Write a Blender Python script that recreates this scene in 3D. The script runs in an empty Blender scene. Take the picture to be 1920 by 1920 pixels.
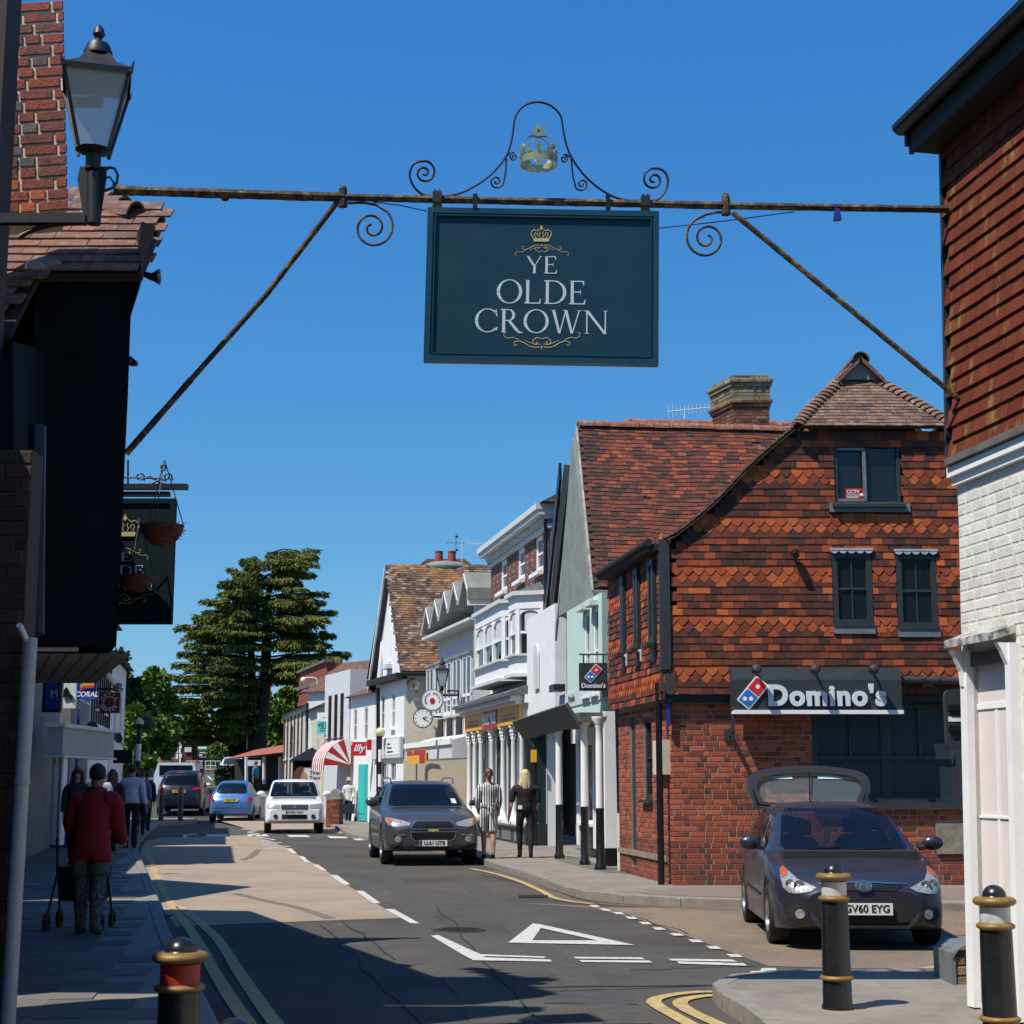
import bpy, bmesh, math, random
from mathutils import Vector, Matrix, Quaternion
from mathutils.bvhtree import BVHTree
R = math.radians
rnd = random.Random(7)
SC = bpy.context.scene
COL = SC.collection
# ------------------------------------------------------------------ camera
FPX = 3000.0; HOR = 1462.0; EYE = 1.6
PITCH = math.atan((HOR - 960) / FPX)
cam = bpy.data.cameras.new('camera'); camo = bpy.data.objects.new('camera', cam); COL.objects.link(camo)
camo.location = (0, 0, EYE); camo.rotation_euler = (R(90) + PITCH, 0, 0)
cam.sensor_width = 36; cam.sensor_fit = 'HORIZONTAL'; cam.lens = 36 * FPX / 1920
cam.clip_start = 0.1; cam.clip_end = 3000
SC.camera = camo
# ------------------------------------------------------------------ sky and sun
SUN_D = Vector((0.50, 0.38, -1.0)).normalized()
w = bpy.data.worlds.new('World'); SC.world = w; w.use_nodes = True
nt = w.node_tree; nt.nodes.clear()
out = nt.nodes.new('ShaderNodeOutputWorld'); bg = nt.nodes.new('ShaderNodeBackground')
sky = nt.nodes.new('ShaderNodeTexSky'); sky.sky_type = 'NISHITA'; sky.sun_disc = False
sky.sun_elevation = math.asin(-SUN_D.z); sky.sun_rotation = math.atan2(-SUN_D.x, -SUN_D.y)
sky.air_density = 1.0; sky.dust_density = 0.35; sky.ozone_density = 5.0; sky.altitude = 40
bg.inputs[1].default_value = 0.087
hs = nt.nodes.new('ShaderNodeHueSaturation'); hs.inputs['Saturation'].default_value = 1.22; hs.inputs['Value'].default_value = 1.0
nt.links.new(sky.outputs[0], hs.inputs['Color'])
sp = nt.nodes.new('ShaderNodeSeparateColor'); cb = nt.nodes.new('ShaderNodeCombineColor'); nt.links.new(hs.outputs[0], sp.inputs[0])
for i, (a_, g_) in enumerate([(.86, .86), (1.06, .69), (1.08, .42)]):      # the clear, deep blue of the day, over the whole dome alike
 m1 = nt.nodes.new('ShaderNodeMath'); m1.operation = 'MULTIPLY'; m1.inputs[1].default_value = .068; nt.links.new(sp.outputs[i], m1.inputs[0])
 m2 = nt.nodes.new('ShaderNodeMath'); m2.operation = 'POWER'; m2.inputs[1].default_value = g_; nt.links.new(m1.outputs[0], m2.inputs[0])
 m3 = nt.nodes.new('ShaderNodeMath'); m3.operation = 'MULTIPLY'; m3.inputs[1].default_value = a_ / .1; nt.links.new(m2.outputs[0], m3.inputs[0]); nt.links.new(m3.outputs[0], cb.inputs[i])
nt.links.new(cb.outputs[0], bg.inputs[0]); nt.links.new(bg.outputs[0], out.inputs[0])
sl = bpy.data.lights.new('sun', 'SUN'); sl.energy = 5.0; sl.angle = R(0.5); sl.color = (1.0, 0.935, 0.83)
so = bpy.data.objects.new('sun', sl); COL.objects.link(so); so.rotation_euler = SUN_D.to_track_quat('-Z', 'Y').to_euler()
so.location = (-30, -25, 60)
SC.view_settings.view_transform = 'Standard'; SC.view_settings.look = 'None'
SC.view_settings.exposure = 0.2; SC.view_settings.gamma = 1.0; SC.view_settings.use_curve_mapping = False
SC.cycles.max_bounces = 5; SC.cycles.diffuse_bounces = 2; SC.cycles.glossy_bounces = 3
SC.cycles.transmission_bounces = 4; SC.cycles.transparent_max_bounces = 8
SC.cycles.use_denoising = True
# ------------------------------------------------------------------ where a line of sight meets the place
_f = Vector((0, math.cos(PITCH), math.sin(PITCH))); _u = Vector((0, -math.sin(PITCH), math.cos(PITCH))); _r = Vector((1, 0, 0))
C0 = Vector((0, 0, EYE))
def ray(px, py): return _r * (px - 960) + _u * (960 - py) + _f * FPX
def P(px, py, Y):
 d = ray(px, py); return C0 + d * (Y / d.y)
def G(px, py, z=0.0):
 d = ray(px, py); return C0 + d * ((z - EYE) / d.z)
def proj(p):
 d = Vector(p) - C0; k = d.dot(_f)
 if k < .05: return None
 return (960 + d.dot(_r) / k * FPX, 960 - d.dot(_u) / k * FPX, k)
def FU(F, px, py):
 Fi = F.inverted(); o = Fi @ C0; d = Fi.to_3x3() @ ray(px, py); t = -o.y / d.y
 q = o + d * t; return q.x, q.z
def frame(p1, p2, z=0.0, off=0.0, lean=0.0):
 """local x runs p1->p2 (left to right seen from outside), z up, y into the building"""
 a = Vector((p1[0], p1[1], 0)); b = Vector((p2[0], p2[1], 0)); x = (b - a).normalized(); zz = Vector((0, 0, 1)); y = zz.cross(x)
 a = a + y * off; a.z = z
 M = Matrix(((x.x, y.x, 0, a.x), (x.y, y.y, 0, a.y), (x.z, y.z, 1, a.z), (0, 0, 0, 1)))
 if lean: M = M @ Matrix.Rotation(lean, 4, 'Y')
 return M
def frame3(o, x, up):
 x = Vector(x).normalized(); up = Vector(up); up = (up - x * up.dot(x)).normalized(); y = up.cross(x)
 o = Vector(o); return Matrix(((x.x, y.x, up.x, o.x), (x.y, y.y, up.y, o.y), (x.z, y.z, up.z, o.z), (0, 0, 0, 1)))
T = Matrix.Translation
def RX(a): return Matrix.Rotation(a, 4, 'X')
def RY(a): return Matrix.Rotation(a, 4, 'Y')
def RZ(a): return Matrix.Rotation(a, 4, 'Z')
I4 = Matrix.Identity(4)
# ------------------------------------------------------------------ materials
MATS = {}
def mat(name, col, rough=.7, metal=0, var=.12, vs=6., bump=0., bs=40., spec=.5, tone=None, col2=None, c2s=3., c2a=.5, coat=0, em=None, detail=4, trans=0, sx=1., sz=1.):
 """procedural principled material; tone = list of colours picked by the face attribute 'tone'"""
 if name in MATS: return MATS[name]
 m = bpy.data.materials.new(name); m.use_nodes = True; n = m.node_tree; L = n.links; bs_ = n.nodes['Principled BSDF']
 bs_.inputs['Roughness'].default_value = rough; bs_.inputs['Metallic'].default_value = metal
 bs_.inputs['Specular IOR Level'].default_value = spec
 if coat: bs_.inputs['Coat Weight'].default_value = coat * .5; bs_.inputs['Coat Roughness'].default_value = .09
 tc = n.nodes.new('ShaderNodeNewGeometry'); mp = n.nodes.new('ShaderNodeMapping'); mp.inputs['Scale'].default_value = (sx, sx, sz)
 L.new(tc.outputs['Position'], mp.inputs['Vector'])
 def noise(s, d=detail, r=.6):
  x = n.nodes.new('ShaderNodeTexNoise'); x.inputs['Scale'].default_value = s; x.inputs['Detail'].default_value = d
  x.inputs['Roughness'].default_value = r; L.new(mp.outputs[0], x.inputs['Vector']); return x
 if tone:
  at = n.nodes.new('ShaderNodeAttribute'); at.attribute_name = 'tone'
  cr = n.nodes.new('ShaderNodeValToRGB'); cr.color_ramp.interpolation = 'LINEAR'
  els = cr.color_ramp.elements
  while len(els) < len(tone): els.new(.5)
  for i, c in enumerate(tone):
   els[i].position = i / (len(tone) - 1); els[i].color = (*c, 1)
  L.new(at.outputs['Fac'], cr.inputs[0]); src = cr.outputs[0]
 else:
  rg = n.nodes.new('ShaderNodeRGB'); rg.outputs[0].default_value = (*col, 1); src = rg.outputs[0]
 if col2:
  nz = noise(c2s, 6, .65); cr2 = n.nodes.new('ShaderNodeValToRGB'); cr2.color_ramp.elements[0].position = .5 - .1 + (.5 - c2a) * .35
  cr2.color_ramp.elements[1].position = .5 + .1 + (.5 - c2a) * .35
  L.new(nz.outputs[0], cr2.inputs[0]); mx = n.nodes.new('ShaderNodeMix'); mx.data_type = 'RGBA'
  L.new(cr2.outputs[0], mx.inputs[0]); L.new(src, mx.inputs[6]); mx.inputs[7].default_value = (*col2, 1); src = mx.outputs[2]
 if var:
  nz = noise(vs); mr = n.nodes.new('ShaderNodeMapRange'); mr.inputs[1].default_value = .3; mr.inputs[2].default_value = .7
  mr.inputs[3].default_value = 1 - var; mr.inputs[4].default_value = 1 + var
  L.new(nz.outputs[0], mr.inputs[0]); mx = n.nodes.new('ShaderNodeMix'); mx.data_type = 'RGBA'; mx.blend_type = 'MULTIPLY'; mx.inputs[0].default_value = 1
  L.new(src, mx.inputs[6]); L.new(mr.outputs[0], mx.inputs[7]); src = mx.outputs[2]
  mr2 = n.nodes.new('ShaderNodeMapRange'); mr2.inputs[3].default_value = max(0, rough - .08); mr2.inputs[4].default_value = min(1, rough + .08)
  L.new(nz.outputs[0], mr2.inputs[0]); L.new(mr2.outputs[0], bs_.inputs['Roughness'])
 L.new(src, bs_.inputs['Base Color'])
 if bump:
  nb = noise(bs, 5, .6); b = n.nodes.new('ShaderNodeBump'); b.inputs['Strength'].default_value = bump; b.inputs['Distance'].default_value = .01
  L.new(nb.outputs[0], b.inputs['Height']); L.new(b.outputs[0], bs_.inputs['Normal'])
 if em:
  bs_.inputs['Emission Color'].default_value = (*em[:3], 1); bs_.inputs['Emission Strength'].default_value = em[3]
 if trans: bs_.inputs['Transmission Weight'].default_value = trans
 MATS[name] = m; return m
def glassmat(name, tint=(.02, .025, .03), alpha=.75, rough=.02, ior=1.5):
 if name in MATS: return MATS[name]
 m = bpy.data.materials.new(name); m.use_nodes = True; n = m.node_tree; L = n.links; b = n.nodes['Principled BSDF']
 b.inputs['Base Color'].default_value = (*tint, 1); b.inputs['Roughness'].default_value = rough; b.inputs['IOR'].default_value = ior
 b.inputs['Specular IOR Level'].default_value = .6
 b.inputs['Alpha'].default_value = alpha
 nz = n.nodes.new('ShaderNodeTexNoise'); nz.inputs['Scale'].default_value = 1.3; bm_ = n.nodes.new('ShaderNodeBump'); bm_.inputs['Strength'].default_value = .03
 bm_.inputs['Distance'].default_value = .05; L.new(nz.outputs[0], bm_.inputs['Height']); L.new(bm_.outputs[0], b.inputs['Normal'])
 MATS[name] = m; return m
TILE_RED = [(.018, .014, .013), (.05, .02, .014), (.12, .03, .016), (.21, .046, .018), (.34, .075, .026)]
TILE_HANG = [(.040, .022, .016), (.085, .030, .019), (.20, .044, .018), (.36, .078, .022), (.50, .125, .032)]
BRICKS = [(.05, .03, .027), (.13, .035, .022), (.24, .052, .026), (.33, .075, .032), (.42, .12, .055)]
M_asph = mat('asphalt', (.084, .077, .067), .92, var=.16, vs=1.3, bump=.5, bs=160, col2=(.058, .054, .048), c2s=.35, c2a=.35, detail=8, spec=.25)
M_buff = mat('buff_surfacing', (.33, .255, .185), .9, var=.2, vs=60, bump=.5, bs=200, col2=(.27, .21, .155), c2s=.7, c2a=.4)
M_buff2 = mat('brown_surfacing', (.22, .155, .10), .9, var=.25, vs=30, bump=.5, bs=180, col2=(.15, .12, .095), c2s=.8, c2a=.45)
M_pave = mat('paving', (.235, .205, .172), .85, var=.15, vs=5, bump=.3, bs=90, tone=None, col2=(.185, .16, .135), c2s=1.2, c2a=.4)
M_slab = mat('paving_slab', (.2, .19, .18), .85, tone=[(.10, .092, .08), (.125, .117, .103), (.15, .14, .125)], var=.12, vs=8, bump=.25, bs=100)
M_kerb = mat('kerb_stone', (.22, .20, .175), .85, var=.2, vs=9, bump=.35, bs=80)
M_wline = mat('road_white', (.52, .51, .46), .8, var=.16, vs=14, col2=(.22, .21, .2), c2s=26, c2a=.1)
M_yline = mat('road_yellow', (.46, .33, .13), .8, var=.2, vs=10, col2=(.2, .16, .1), c2s=18, c2a=.22)
M_mortar = mat('mortar', (.30, .26, .19), .9, var=.2, vs=20, bump=.4, bs=120)
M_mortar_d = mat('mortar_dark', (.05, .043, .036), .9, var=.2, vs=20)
M_brick = mat('brick', (.3, .1, .05), .85, tone=BRICKS, var=.2, vs=30, bump=.5, bs=90)
M_tile = mat('roof_tile', (.1, .04, .03), .82, tone=TILE_RED, var=.25, vs=18, bump=.5, bs=70)
M_hang = mat('hung_tile', (.3, .06, .03), .75, spec=.3, tone=TILE_HANG, var=.16, vs=22, bump=.3, bs=60)
M_lich = mat('lichen_tile', (.2, .1, .05), .88, tone=[(.03, .02, .017), (.08, .045, .033), (.16, .09, .065), (.32, .24, .18)], var=.3, vs=18, bump=.5, bs=60, col2=(.34, .16, .04), c2s=.9, c2a=.16)
M_oldtile = mat('old_tile', (.2, .1, .06), .88, tone=[(.05, .038, .032), (.11, .062, .045), (.17, .085, .058), (.22, .12, .085)], var=.3, vs=25, bump=.5, bs=60, col2=(.30, .26, .18), c2s=9, c2a=.14)
M_underlay = mat('roof_underlay', (.03, .022, .018), .9, var=.2)
M_white = mat('white_paint', (.82, .82, .81), .55, var=.05, vs=4, bump=.12, bs=30)
M_whitebrick = mat('white_masonry', (.70, .68, .62), .6, tone=[(.62, .60, .55), (.70, .68, .62), (.76, .74, .68)], var=.08, vs=12, bump=.5, bs=45, col2=(.6, .57, .5), c2s=5, c2a=.2)
M_cream = mat('cream_render', (.60, .53, .41), .75, var=.06, vs=2.5, bump=.25, bs=60)
M_mint = mat('mint_render', (.50, .67, .60), .7, var=.05, vs=3, bump=.2, bs=50)
M_grey = mat('grey_render', (.21, .23, .21), .8, var=.2, vs=3, bump=.4, bs=40, col2=(.2, .22, .2), c2s=2, c2a=.35)
M_lgrey = mat('pale_grey_paint', (.60, .61, .61), .6, var=.08, vs=3)
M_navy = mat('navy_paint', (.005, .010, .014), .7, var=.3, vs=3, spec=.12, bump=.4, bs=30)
M_signblue = mat('sign_teal', (.004, .036, .062), .42, var=.05, vs=5, bump=.05, bs=40, spec=.35)
M_anth = mat('anthracite_paint', (.028, .034, .037), .5, var=.1, vs=6)
M_black = mat('black_paint', (.008, .008, .009), .35, var=.2, vs=8)
M_blackm = mat('black_matt', (.012, .012, .012), .8, var=.2, vs=8)
M_iron = mat('wrought_iron', (.012, .011, .012), .5, var=.3, vs=20)
M_rust = mat('rusty_iron', (.035, .022, .017), .85, var=.35, vs=18, bump=.9, bs=60, col2=(.22, .14, .045), c2s=14, c2a=.30)
M_gold = mat('gold_paint', (.55, .40, .13), .45, var=.08, spec=.5)
M_goldm = mat('gold_leaf', (.62, .50, .24), .32, .85, var=.12, vs=12)
M_brass = mat('brass_paint', (.21, .12, .03), .5, .1, var=.25, vs=14)
M_lead = mat('lead', (.16, .18, .19), .6, .2, var=.2, vs=6, bump=.3, bs=20)
M_slate = mat('slate', (.10, .105, .115), .7, tone=[(.07, .075, .085), (.12, .125, .135)], var=.2, vs=6)
M_wood = mat('dark_wood', (.05, .032, .022), .7, var=.3, vs=7, bump=.3)
M_gwood = mat('grey_wood', (.12, .11, .10), .75, var=.25, vs=7, bump=.3)
M_red = mat('red_paint', (.40, .012, .012), .45, var=.05)
M_yel = mat('yellow_sign', (.75, .38, .03), .5, var=.05)
M_dblue = mat('deep_blue', (.01, .03, .22), .5, var=.05)
M_teal = mat('teal_paint', (.04, .50, .50), .5, var=.05)
M_glass = glassmat('window_glass', (.012, .015, .017), .93)
M_glassb = glassmat('shop_glass', (.03, .05, .055), .8)
M_gl_int = mat('dark_interior', (.02, .02, .02), .9, var=.3, vs=2)
M_cglass = glassmat('car_glass', (.004, .006, .009), .80, .02, 1.42)
M_rubber = mat('tyre_rubber', (.012, .012, .012), .75, var=.2, vs=30)
M_alloy = mat('alloy', (.45, .46, .47), .28, .9, var=.05)
M_chrome = mat('chrome', (.55, .54, .53), .24, 1.0, var=0)
M_lamp = glassmat('clear_lamp', (.6, .62, .65), .55, .05)
M_lampin = mat('lamp_reflector', (.45, .44, .43), .25, .5, var=.45, vs=40)
M_amber = mat('amber_lens', (.38, .09, .02), .3, var=.3, vs=30)
M_redl = mat('red_lens', (.35, .008, .01), .15, var=.1, vs=30, coat=.5)
M_platew = mat('plate_white', (.72, .72, .7), .4, var=.03)
M_platey = mat('plate_yellow', (.72, .52, .04), .4, var=.03)
M_platek = mat('plate_text', (.01, .01, .01), .5, var=0)
M_skin = mat('skin', (.42, .22, .15), .55, var=.08, vs=20)
M_skinr = mat('skin_tanned', (.30, .14, .085), .55, var=.08, vs=20)
M_blond = mat('blonde_hair', (.62, .48, .28), .5, var=.3, vs=50, sz=.15, bump=.5, bs=80)
M_brownh = mat('brown_hair', (.10, .04, .022), .5, var=.3, vs=50, sz=.2, bump=.5, bs=80)
M_darkh = mat('dark_hair', (.02, .014, .011), .6, var=.3, vs=50)
M_greyh = mat('grey_hair', (.22, .2, .18), .7, var=.2, vs=40)
# ------------------------------------------------------------------ mesh builder
WM = {}
class MB:
 def __init__(s): s.v = []; s.f = []; s.m = []; s.t = []
 def add(s, vs, fs, M=None, mi=0, tone=.5):
  b = len(s.v)
  for p in vs:
   p = Vector(p); s.v.append(M @ p if M is not None else p)
  for f in fs:
   s.f.append([b + i for i in f]); s.m.append(mi); s.t.append(tone)
  return s
 def box(s, x0, x1, y0, y1, z0, z1, M=None, mi=0, tone=.5):
  return s.add([(x0, y0, z0), (x1, y0, z0), (x1, y1, z0), (x0, y1, z0), (x0, y0, z1), (x1, y0, z1), (x1, y1, z1), (x0, y1, z1)],
                     [(0, 3, 2, 1), (4, 5, 6, 7), (0, 1, 5, 4), (1, 2, 6, 5), (2, 3, 7, 6), (3, 0, 4, 7)], M, mi, tone)
 def prism(s, poly, y0, y1, M=None, mi=0, tone=.5):
  """poly in local x,z extruded in y"""
  n = len(poly); vs = [(a, y0, b) for a, b in poly] + [(a, y1, b) for a, b in poly]
  fs = [list(range(n)), list(range(2 * n - 1, n - 1, -1))] + [(i, i + n, (i + 1) % n + n, (i + 1) % n) for i in range(n)]
  return s.add(vs, fs, M, mi, tone)
 def slab(s, poly, z0, z1, M=None, mi=0, tone=.5):
  n = len(poly); vs = [(a, b, z0) for a, b in poly] + [(a, b, z1) for a, b in poly]
  fs = [list(range(n - 1, -1, -1)), list(range(n, 2 * n))] + [(i, (i + 1) % n, (i + 1) % n + n, i + n) for i in range(n)]
  return s.add(vs, fs, M, mi, tone)
 def strip(s, A, B, M=None, mi=0, y0=0, y1=.01, closed=False):
  """ribbon between two 2-D curves (x,z), thickened in y"""
  n = len(A); vs = []
  for a, b in zip(A, B): vs += [(a[0], y0, a[1]), (b[0], y0, b[1]), (a[0], y1, a[1]), (b[0], y1, b[1])]
  fs = []
  for i in range(n if closed else n - 1):
   p = 4 * i; q = 4 * ((i + 1) % n)
   fs += [(p, p + 1, q + 1, q), (p + 2, q + 2, q + 3, p + 3), (p, q, q + 2, p + 2), (p + 1, p + 3, q + 3, q + 1)]
  if not closed: fs += [(0, 2, 3, 1), (4 * n - 4, 4 * n - 3, 4 * n - 1, 4 * n - 2)]
  return s.add(vs, fs, M, mi)
 def tube(s, pts, r, n=8, closed=False, mi=0, tone=.5, flat=None, up=None):
  pts = [Vector(p) for p in pts]; k = len(pts); rs = r if isinstance(r, (list, tuple)) else [r] * k
  tg = []
  for i in range(k):
   a = pts[(i - 1) % k] if (closed or i) else pts[i]; b = pts[(i + 1) % k] if (closed or i < k - 1) else pts[i]
   d = b - a; tg.append(d.normalized() if d.length > 1e-9 else Vector((0, 0, 1)))
  nrm = Vector(up) if up else (Vector((0, 0, 1)) if abs(tg[0].z) < .9 else Vector((1, 0, 0)))
  b0 = len(s.v)
  for i in range(k):
   nrm = (nrm - tg[i] * nrm.dot(tg[i]))
   nrm = nrm.normalized() if nrm.length > 1e-6 else tg[i].orthogonal().normalized()
   bi = tg[i].cross(nrm)
   for j in range(n):
    a = 2 * math.pi * (j + .5) / n
    s.v.append(pts[i] + nrm * (math.cos(a) * rs[i] * (flat or 1)) + bi * (math.sin(a) * rs[i]))
  for i in range(k if closed else k - 1):
   p = b0 + i * n; q = b0 + ((i + 1) % k) * n
   for j in range(n):
    s.f.append([p + j, p + (j + 1) % n, q + (j + 1) % n, q + j]); s.m.append(mi); s.t.append(tone)
  if not closed:
   s.f.append([b0 + j for j in range(n - 1, -1, -1)]); s.f.append([b0 + (k - 1) * n + j for j in range(n)]); s.m += [mi, mi]; s.t += [tone, tone]
  return s
 def lathe(s, prof, n=20, M=None, mi=0, tone=.5, arc=2 * math.pi):
  vs = []; fs = []; full = arc > 6.28; k = len(prof)
  m = n if full else n + 1
  for i in range(m):
   a = arc * i / n
   for r_, z in prof: vs.append((r_ * math.cos(a), r_ * math.sin(a), z))
  for i in range(n):
   p = i * k; q = ((i + 1) % m) * k
   for j in range(k - 1): fs.append((p + j, q + j, q + j + 1, p + j + 1))
  return s.add(vs, fs, M, mi, tone)
 def sphere(s, c, r, n=12, M=None, mi=0, tone=.5):
  r = (r, r, r) if not isinstance(r, (tuple, list)) else r
  pr = [(max(1e-4, math.sin(math.pi * i / n)), -math.cos(math.pi * i / n)) for i in range(n + 1)]
  L_ = T(Vector(c)) @ Matrix.Diagonal((r[0], r[1], r[2], 1))
  return s.lathe(pr, n * 2, (M @ L_) if M is not None else L_, mi, tone)
 def mesh(s, name, mats, inv=None, smooth=False, recalc=True):
  me = bpy.data.meshes.new(name)
  vs = [tuple(inv @ v) for v in s.v] if inv is not None else [tuple(v) for v in s.v]
  me.from_pydata(vs, [], s.f)
  for m in (mats if isinstance(mats, (list, tuple)) else [mats]): me.materials.append(m)
  me.polygons.foreach_set('material_index', s.m)
  a = me.attributes.new('tone', 'FLOAT', 'FACE'); a.data.foreach_set('value', s.t)
  if recalc and len(s.f) < 60000:
   bm = bmesh.new(); bm.from_mesh(me)
   bmesh.ops.remove_doubles(bm, verts=bm.verts, dist=1e-5) if smooth else None
   bmesh.ops.recalc_face_normals(bm, faces=bm.faces); bm.to_mesh(me); bm.free()
  if smooth:
   me.polygons.foreach_set('use_smooth', [True] * len(me.polygons))
   try: me.set_sharp_from_angle(angle=R(smooth if smooth is not True else 40))
   except Exception: pass
  me.update(); return me
 def build(s, name, mats, parent=None, smooth=False, label=None, kind=None, recalc=True):
  inv = WM[parent.name].inverted() if parent is not None else None
  o = bpy.data.objects.new(name, s.mesh(name, mats, inv, smooth, recalc)); COL.objects.link(o)
  if parent is not None: o.parent = parent; WM[o.name] = WM[parent.name]
  else: WM[o.name] = I4
  if label: o['label'] = label
  if kind: o['kind'] = kind
  return o
def thing(name, label, cat, loc=(0, 0, 0), group=None, rot=0.0):
 o = bpy.data.objects.new(name, None); COL.objects.link(o); o.empty_display_size = .3
 o.location = loc; o.rotation_euler = (0, 0, rot); o['label'] = label; o['category'] = cat
 if group: o['group'] = group
 WM[o.name] = T(Vector(loc)) @ RZ(rot); return o
def tag(o, label, cat, group=None):
 o['label'] = label; o['category'] = cat
 if group: o['group'] = group
 return o
def struct(o): o['kind'] = 'structure'; return o
def dup(root, loc, rot, label, group=None, scale=None):
 def cp(o, par):
  c = o.copy(); COL.objects.link(c)
  if par is not None: c.parent = par
  for ch in list(o.children): cp(ch, c)
  return c
 r = cp(root, None); r.location = loc; r.rotation_euler = (0, 0, rot); r['label'] = label
 if group: r['group'] = group
 if scale: r.scale = scale
 WM[r.name] = T(Vector(loc)) @ RZ(rot); return r
PC = {}
def pieces(parent, name, items, maker, mats, limit=300, smooth=False, stuff_name=None):
 """items: (M world, key, tone). maker(mb, key, M, tone). The largest in view are objects of their own, the rest one joined part."""
 scored = []
 for it in items:
  q = proj(it[0].translation); s_ = 0
  if q: s_ = (1 if (-20 < q[0] < 1940 and -20 < q[1] < 1940) else 0) + 1. / q[2]
  scored.append((s_, it))
 scored.sort(key=lambda a: -a[0])
 inv = WM[parent.name].inverted()
 NT = 12
 for s_, (M, key, tone) in scored[:limit]:
  tb = int(max(0, min(NT - 1, tone * NT))); k = (name, maker.__name__, key, tb, tuple(m.name for m in mats))
  if k not in PC:
   mb = MB(); maker(mb, key, None, (tb + .5) / NT); PC[k] = mb.mesh(name, mats, None, smooth)
  o = bpy.data.objects.new(name, PC[k]); COL.objects.link(o); o.parent = parent; o.matrix_local = inv @ M
 rest = scored[limit:]
 if rest:
  mb = MB()
  for s_, (M, key, tone) in rest: maker(mb, key, M, tone)
  mb.build(stuff_name or name + '_field', mats, parent, kind='stuff', recalc=False)
# --- makers
def mk_brick(mb, key, M, tone):
 L_, H_ = key; d = .005; a = L_ / 2; b = H_ / 2
 mb.add([(-a, 0, -b), (a, 0, -b), (a, 0, b), (-a, 0, b), (-a + d, -.006, -b + d), (a - d, -.006, -b + d), (a - d, -.006, b - d), (-a + d, -.006, b - d)],
           [(4, 5, 6, 7), (0, 1, 5, 4), (1, 2, 6, 5), (2, 3, 7, 6), (3, 0, 4, 7)], M, 0, tone)
def mk_tile(mb, key, M, tone):
 w_, h_, kind = key; a = w_ / 2
 if kind == 'p': poly = [(-a, 0), (a, 0), (a, h_), (-a, h_)]
 elif kind == 'o': poly = [(-a, .078), (-a * .82, .058), (-a * .38, .018), (0, 0), (a * .38, .018), (a * .82, .058), (a, .078), (a, h_), (-a, h_)]
 mb.prism(poly, -.014, 0, M, 0, tone)
def brick_items(F, u0, u1, z0, z1, holes=(), L_=.215, H_=.065, j=.011, hd=None, tonef=None, jit=.003, cut=None):
 items = []; row = 0; z = z0 + j; hd = hd or (L_ - j) / 2
 seq = {0: [L_], 1: [hd]}
 while z + H_ * .6 <= z1:
  zt = min(z + H_, z1); pat = ([L_, L_, hd], [L_, hd])[row % 2]
  u = u0 - rnd.uniform(0, L_) if row % 2 else u0 - (hd + j) * .0 - (L_ / 2 if row % 4 == 2 else 0); k = 0
  while u < u1:
   l = pat[k % len(pat)]; k += 1; a = max(u, u0); b = min(u + l, u1)
   segs = [(a, b)] if b - a > .02 else []
   for (h0, h1, g0, g1) in holes:
    if zt > g0 + .01 and z < g1 - .01:
     ns = []
     for (p, q) in segs:
      if q <= h0 or p >= h1: ns.append((p, q)); continue
      if h0 - p > .02: ns.append((p, h0))
      if q - h1 > .02: ns.append((h1, q))
     segs = ns
   for (p, q) in segs:
    if cut and not cut((p + q) / 2, (z + zt) / 2): continue
    t_ = tonef(u, z, l) if tonef else rnd.betavariate(2.6, 2.2)
    Lq = round((q - p) / .01) * .01
    items.append((F @ T(((p + q) / 2, -rnd.uniform(0, jit), (z + zt) / 2)), (Lq, round(zt - z, 3)), t_))
   u += l + j
  z += H_ + j; row += 1
 return items
def tile_items(F, u0, u1, v0, v1, region=None, w_=.165, g=.1, kindf=None, tonef=None, ja=.012, jz=.004, tilt=.09, holes=(), over=1.35, droop=0):
 items = []; row = 0; v = v0
 while v < v1:
  kind = kindf(row) if kindf else 'p'
  u = u0 + (w_ / 2 if row % 2 else 0); wob = rnd.uniform(-.002, .002)
  while u < u1 + w_ * .5:
   uc = u + rnd.uniform(-.003, .003); ok = True
   if region and not region(uc, v + g * .5): ok = False
   wl, wr = uc - w_ / 2, uc + w_ / 2
   for (h0, h1, g0, g1) in holes:
    if wr > h0 and wl < h1 and g0 - .05 < v + g * .4 < g1 - .02:
     if wl >= h0 - .01 and wr <= h1 + .01: ok = False
     elif wl < h0: wr = h0 - .004
     else: wl = h1 + .004
   if wr - wl < .025: ok = False
   ww = w_ if wr - wl > w_ - .01 else round((wr - wl) / .02) * .02 + .004; uc = (wl + wr) / 2; kk = kind if ww == w_ else 'p'
   if ok:
    t_ = tonef(row, kind, uc, v) if tonef else rnd.betavariate(2, 2.2)
    wv = math.sin(uc * 2.1 + row * .05) * droop + math.sin(uc * 5.3 + 1.7) * droop * .4
    M = F @ T((uc, -.010, v - (.045 if kind == 'o' else 0) + rnd.uniform(-jz, jz) + wob + wv)) @ RX(-tilt + rnd.uniform(-.02, .02)) @ RY(rnd.uniform(-ja, ja))
    items.append((M, (ww - .004, g * over + (.05 if kk == 'o' else 0), kk), t_))
   u += w_
  v += g; row += 1
 return items
def wall_boxes(mb, F, u0, u1, z0, z1, holes=(), th=.25, mi=0, y0=0.):
 us = sorted({u0, u1, *[min(max(h[i], u0), u1) for h in holes for i in (0, 1)]}); zs = sorted({z0, z1, *[min(max(h[i], z0), z1) for h in holes for i in (2, 3)]})
 for a, b in zip(us, us[1:]):
  for c, d in zip(zs, zs[1:]):
   m_, n_ = (a + b) / 2, (c + d) / 2
   if b - a < 1e-4 or d - c < 1e-4 or any(h[0] < m_ < h[1] and h[2] < n_ < h[3] for h in holes): continue
   mb.box(a, b, y0, y0 + th, c, d, F, mi)
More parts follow.
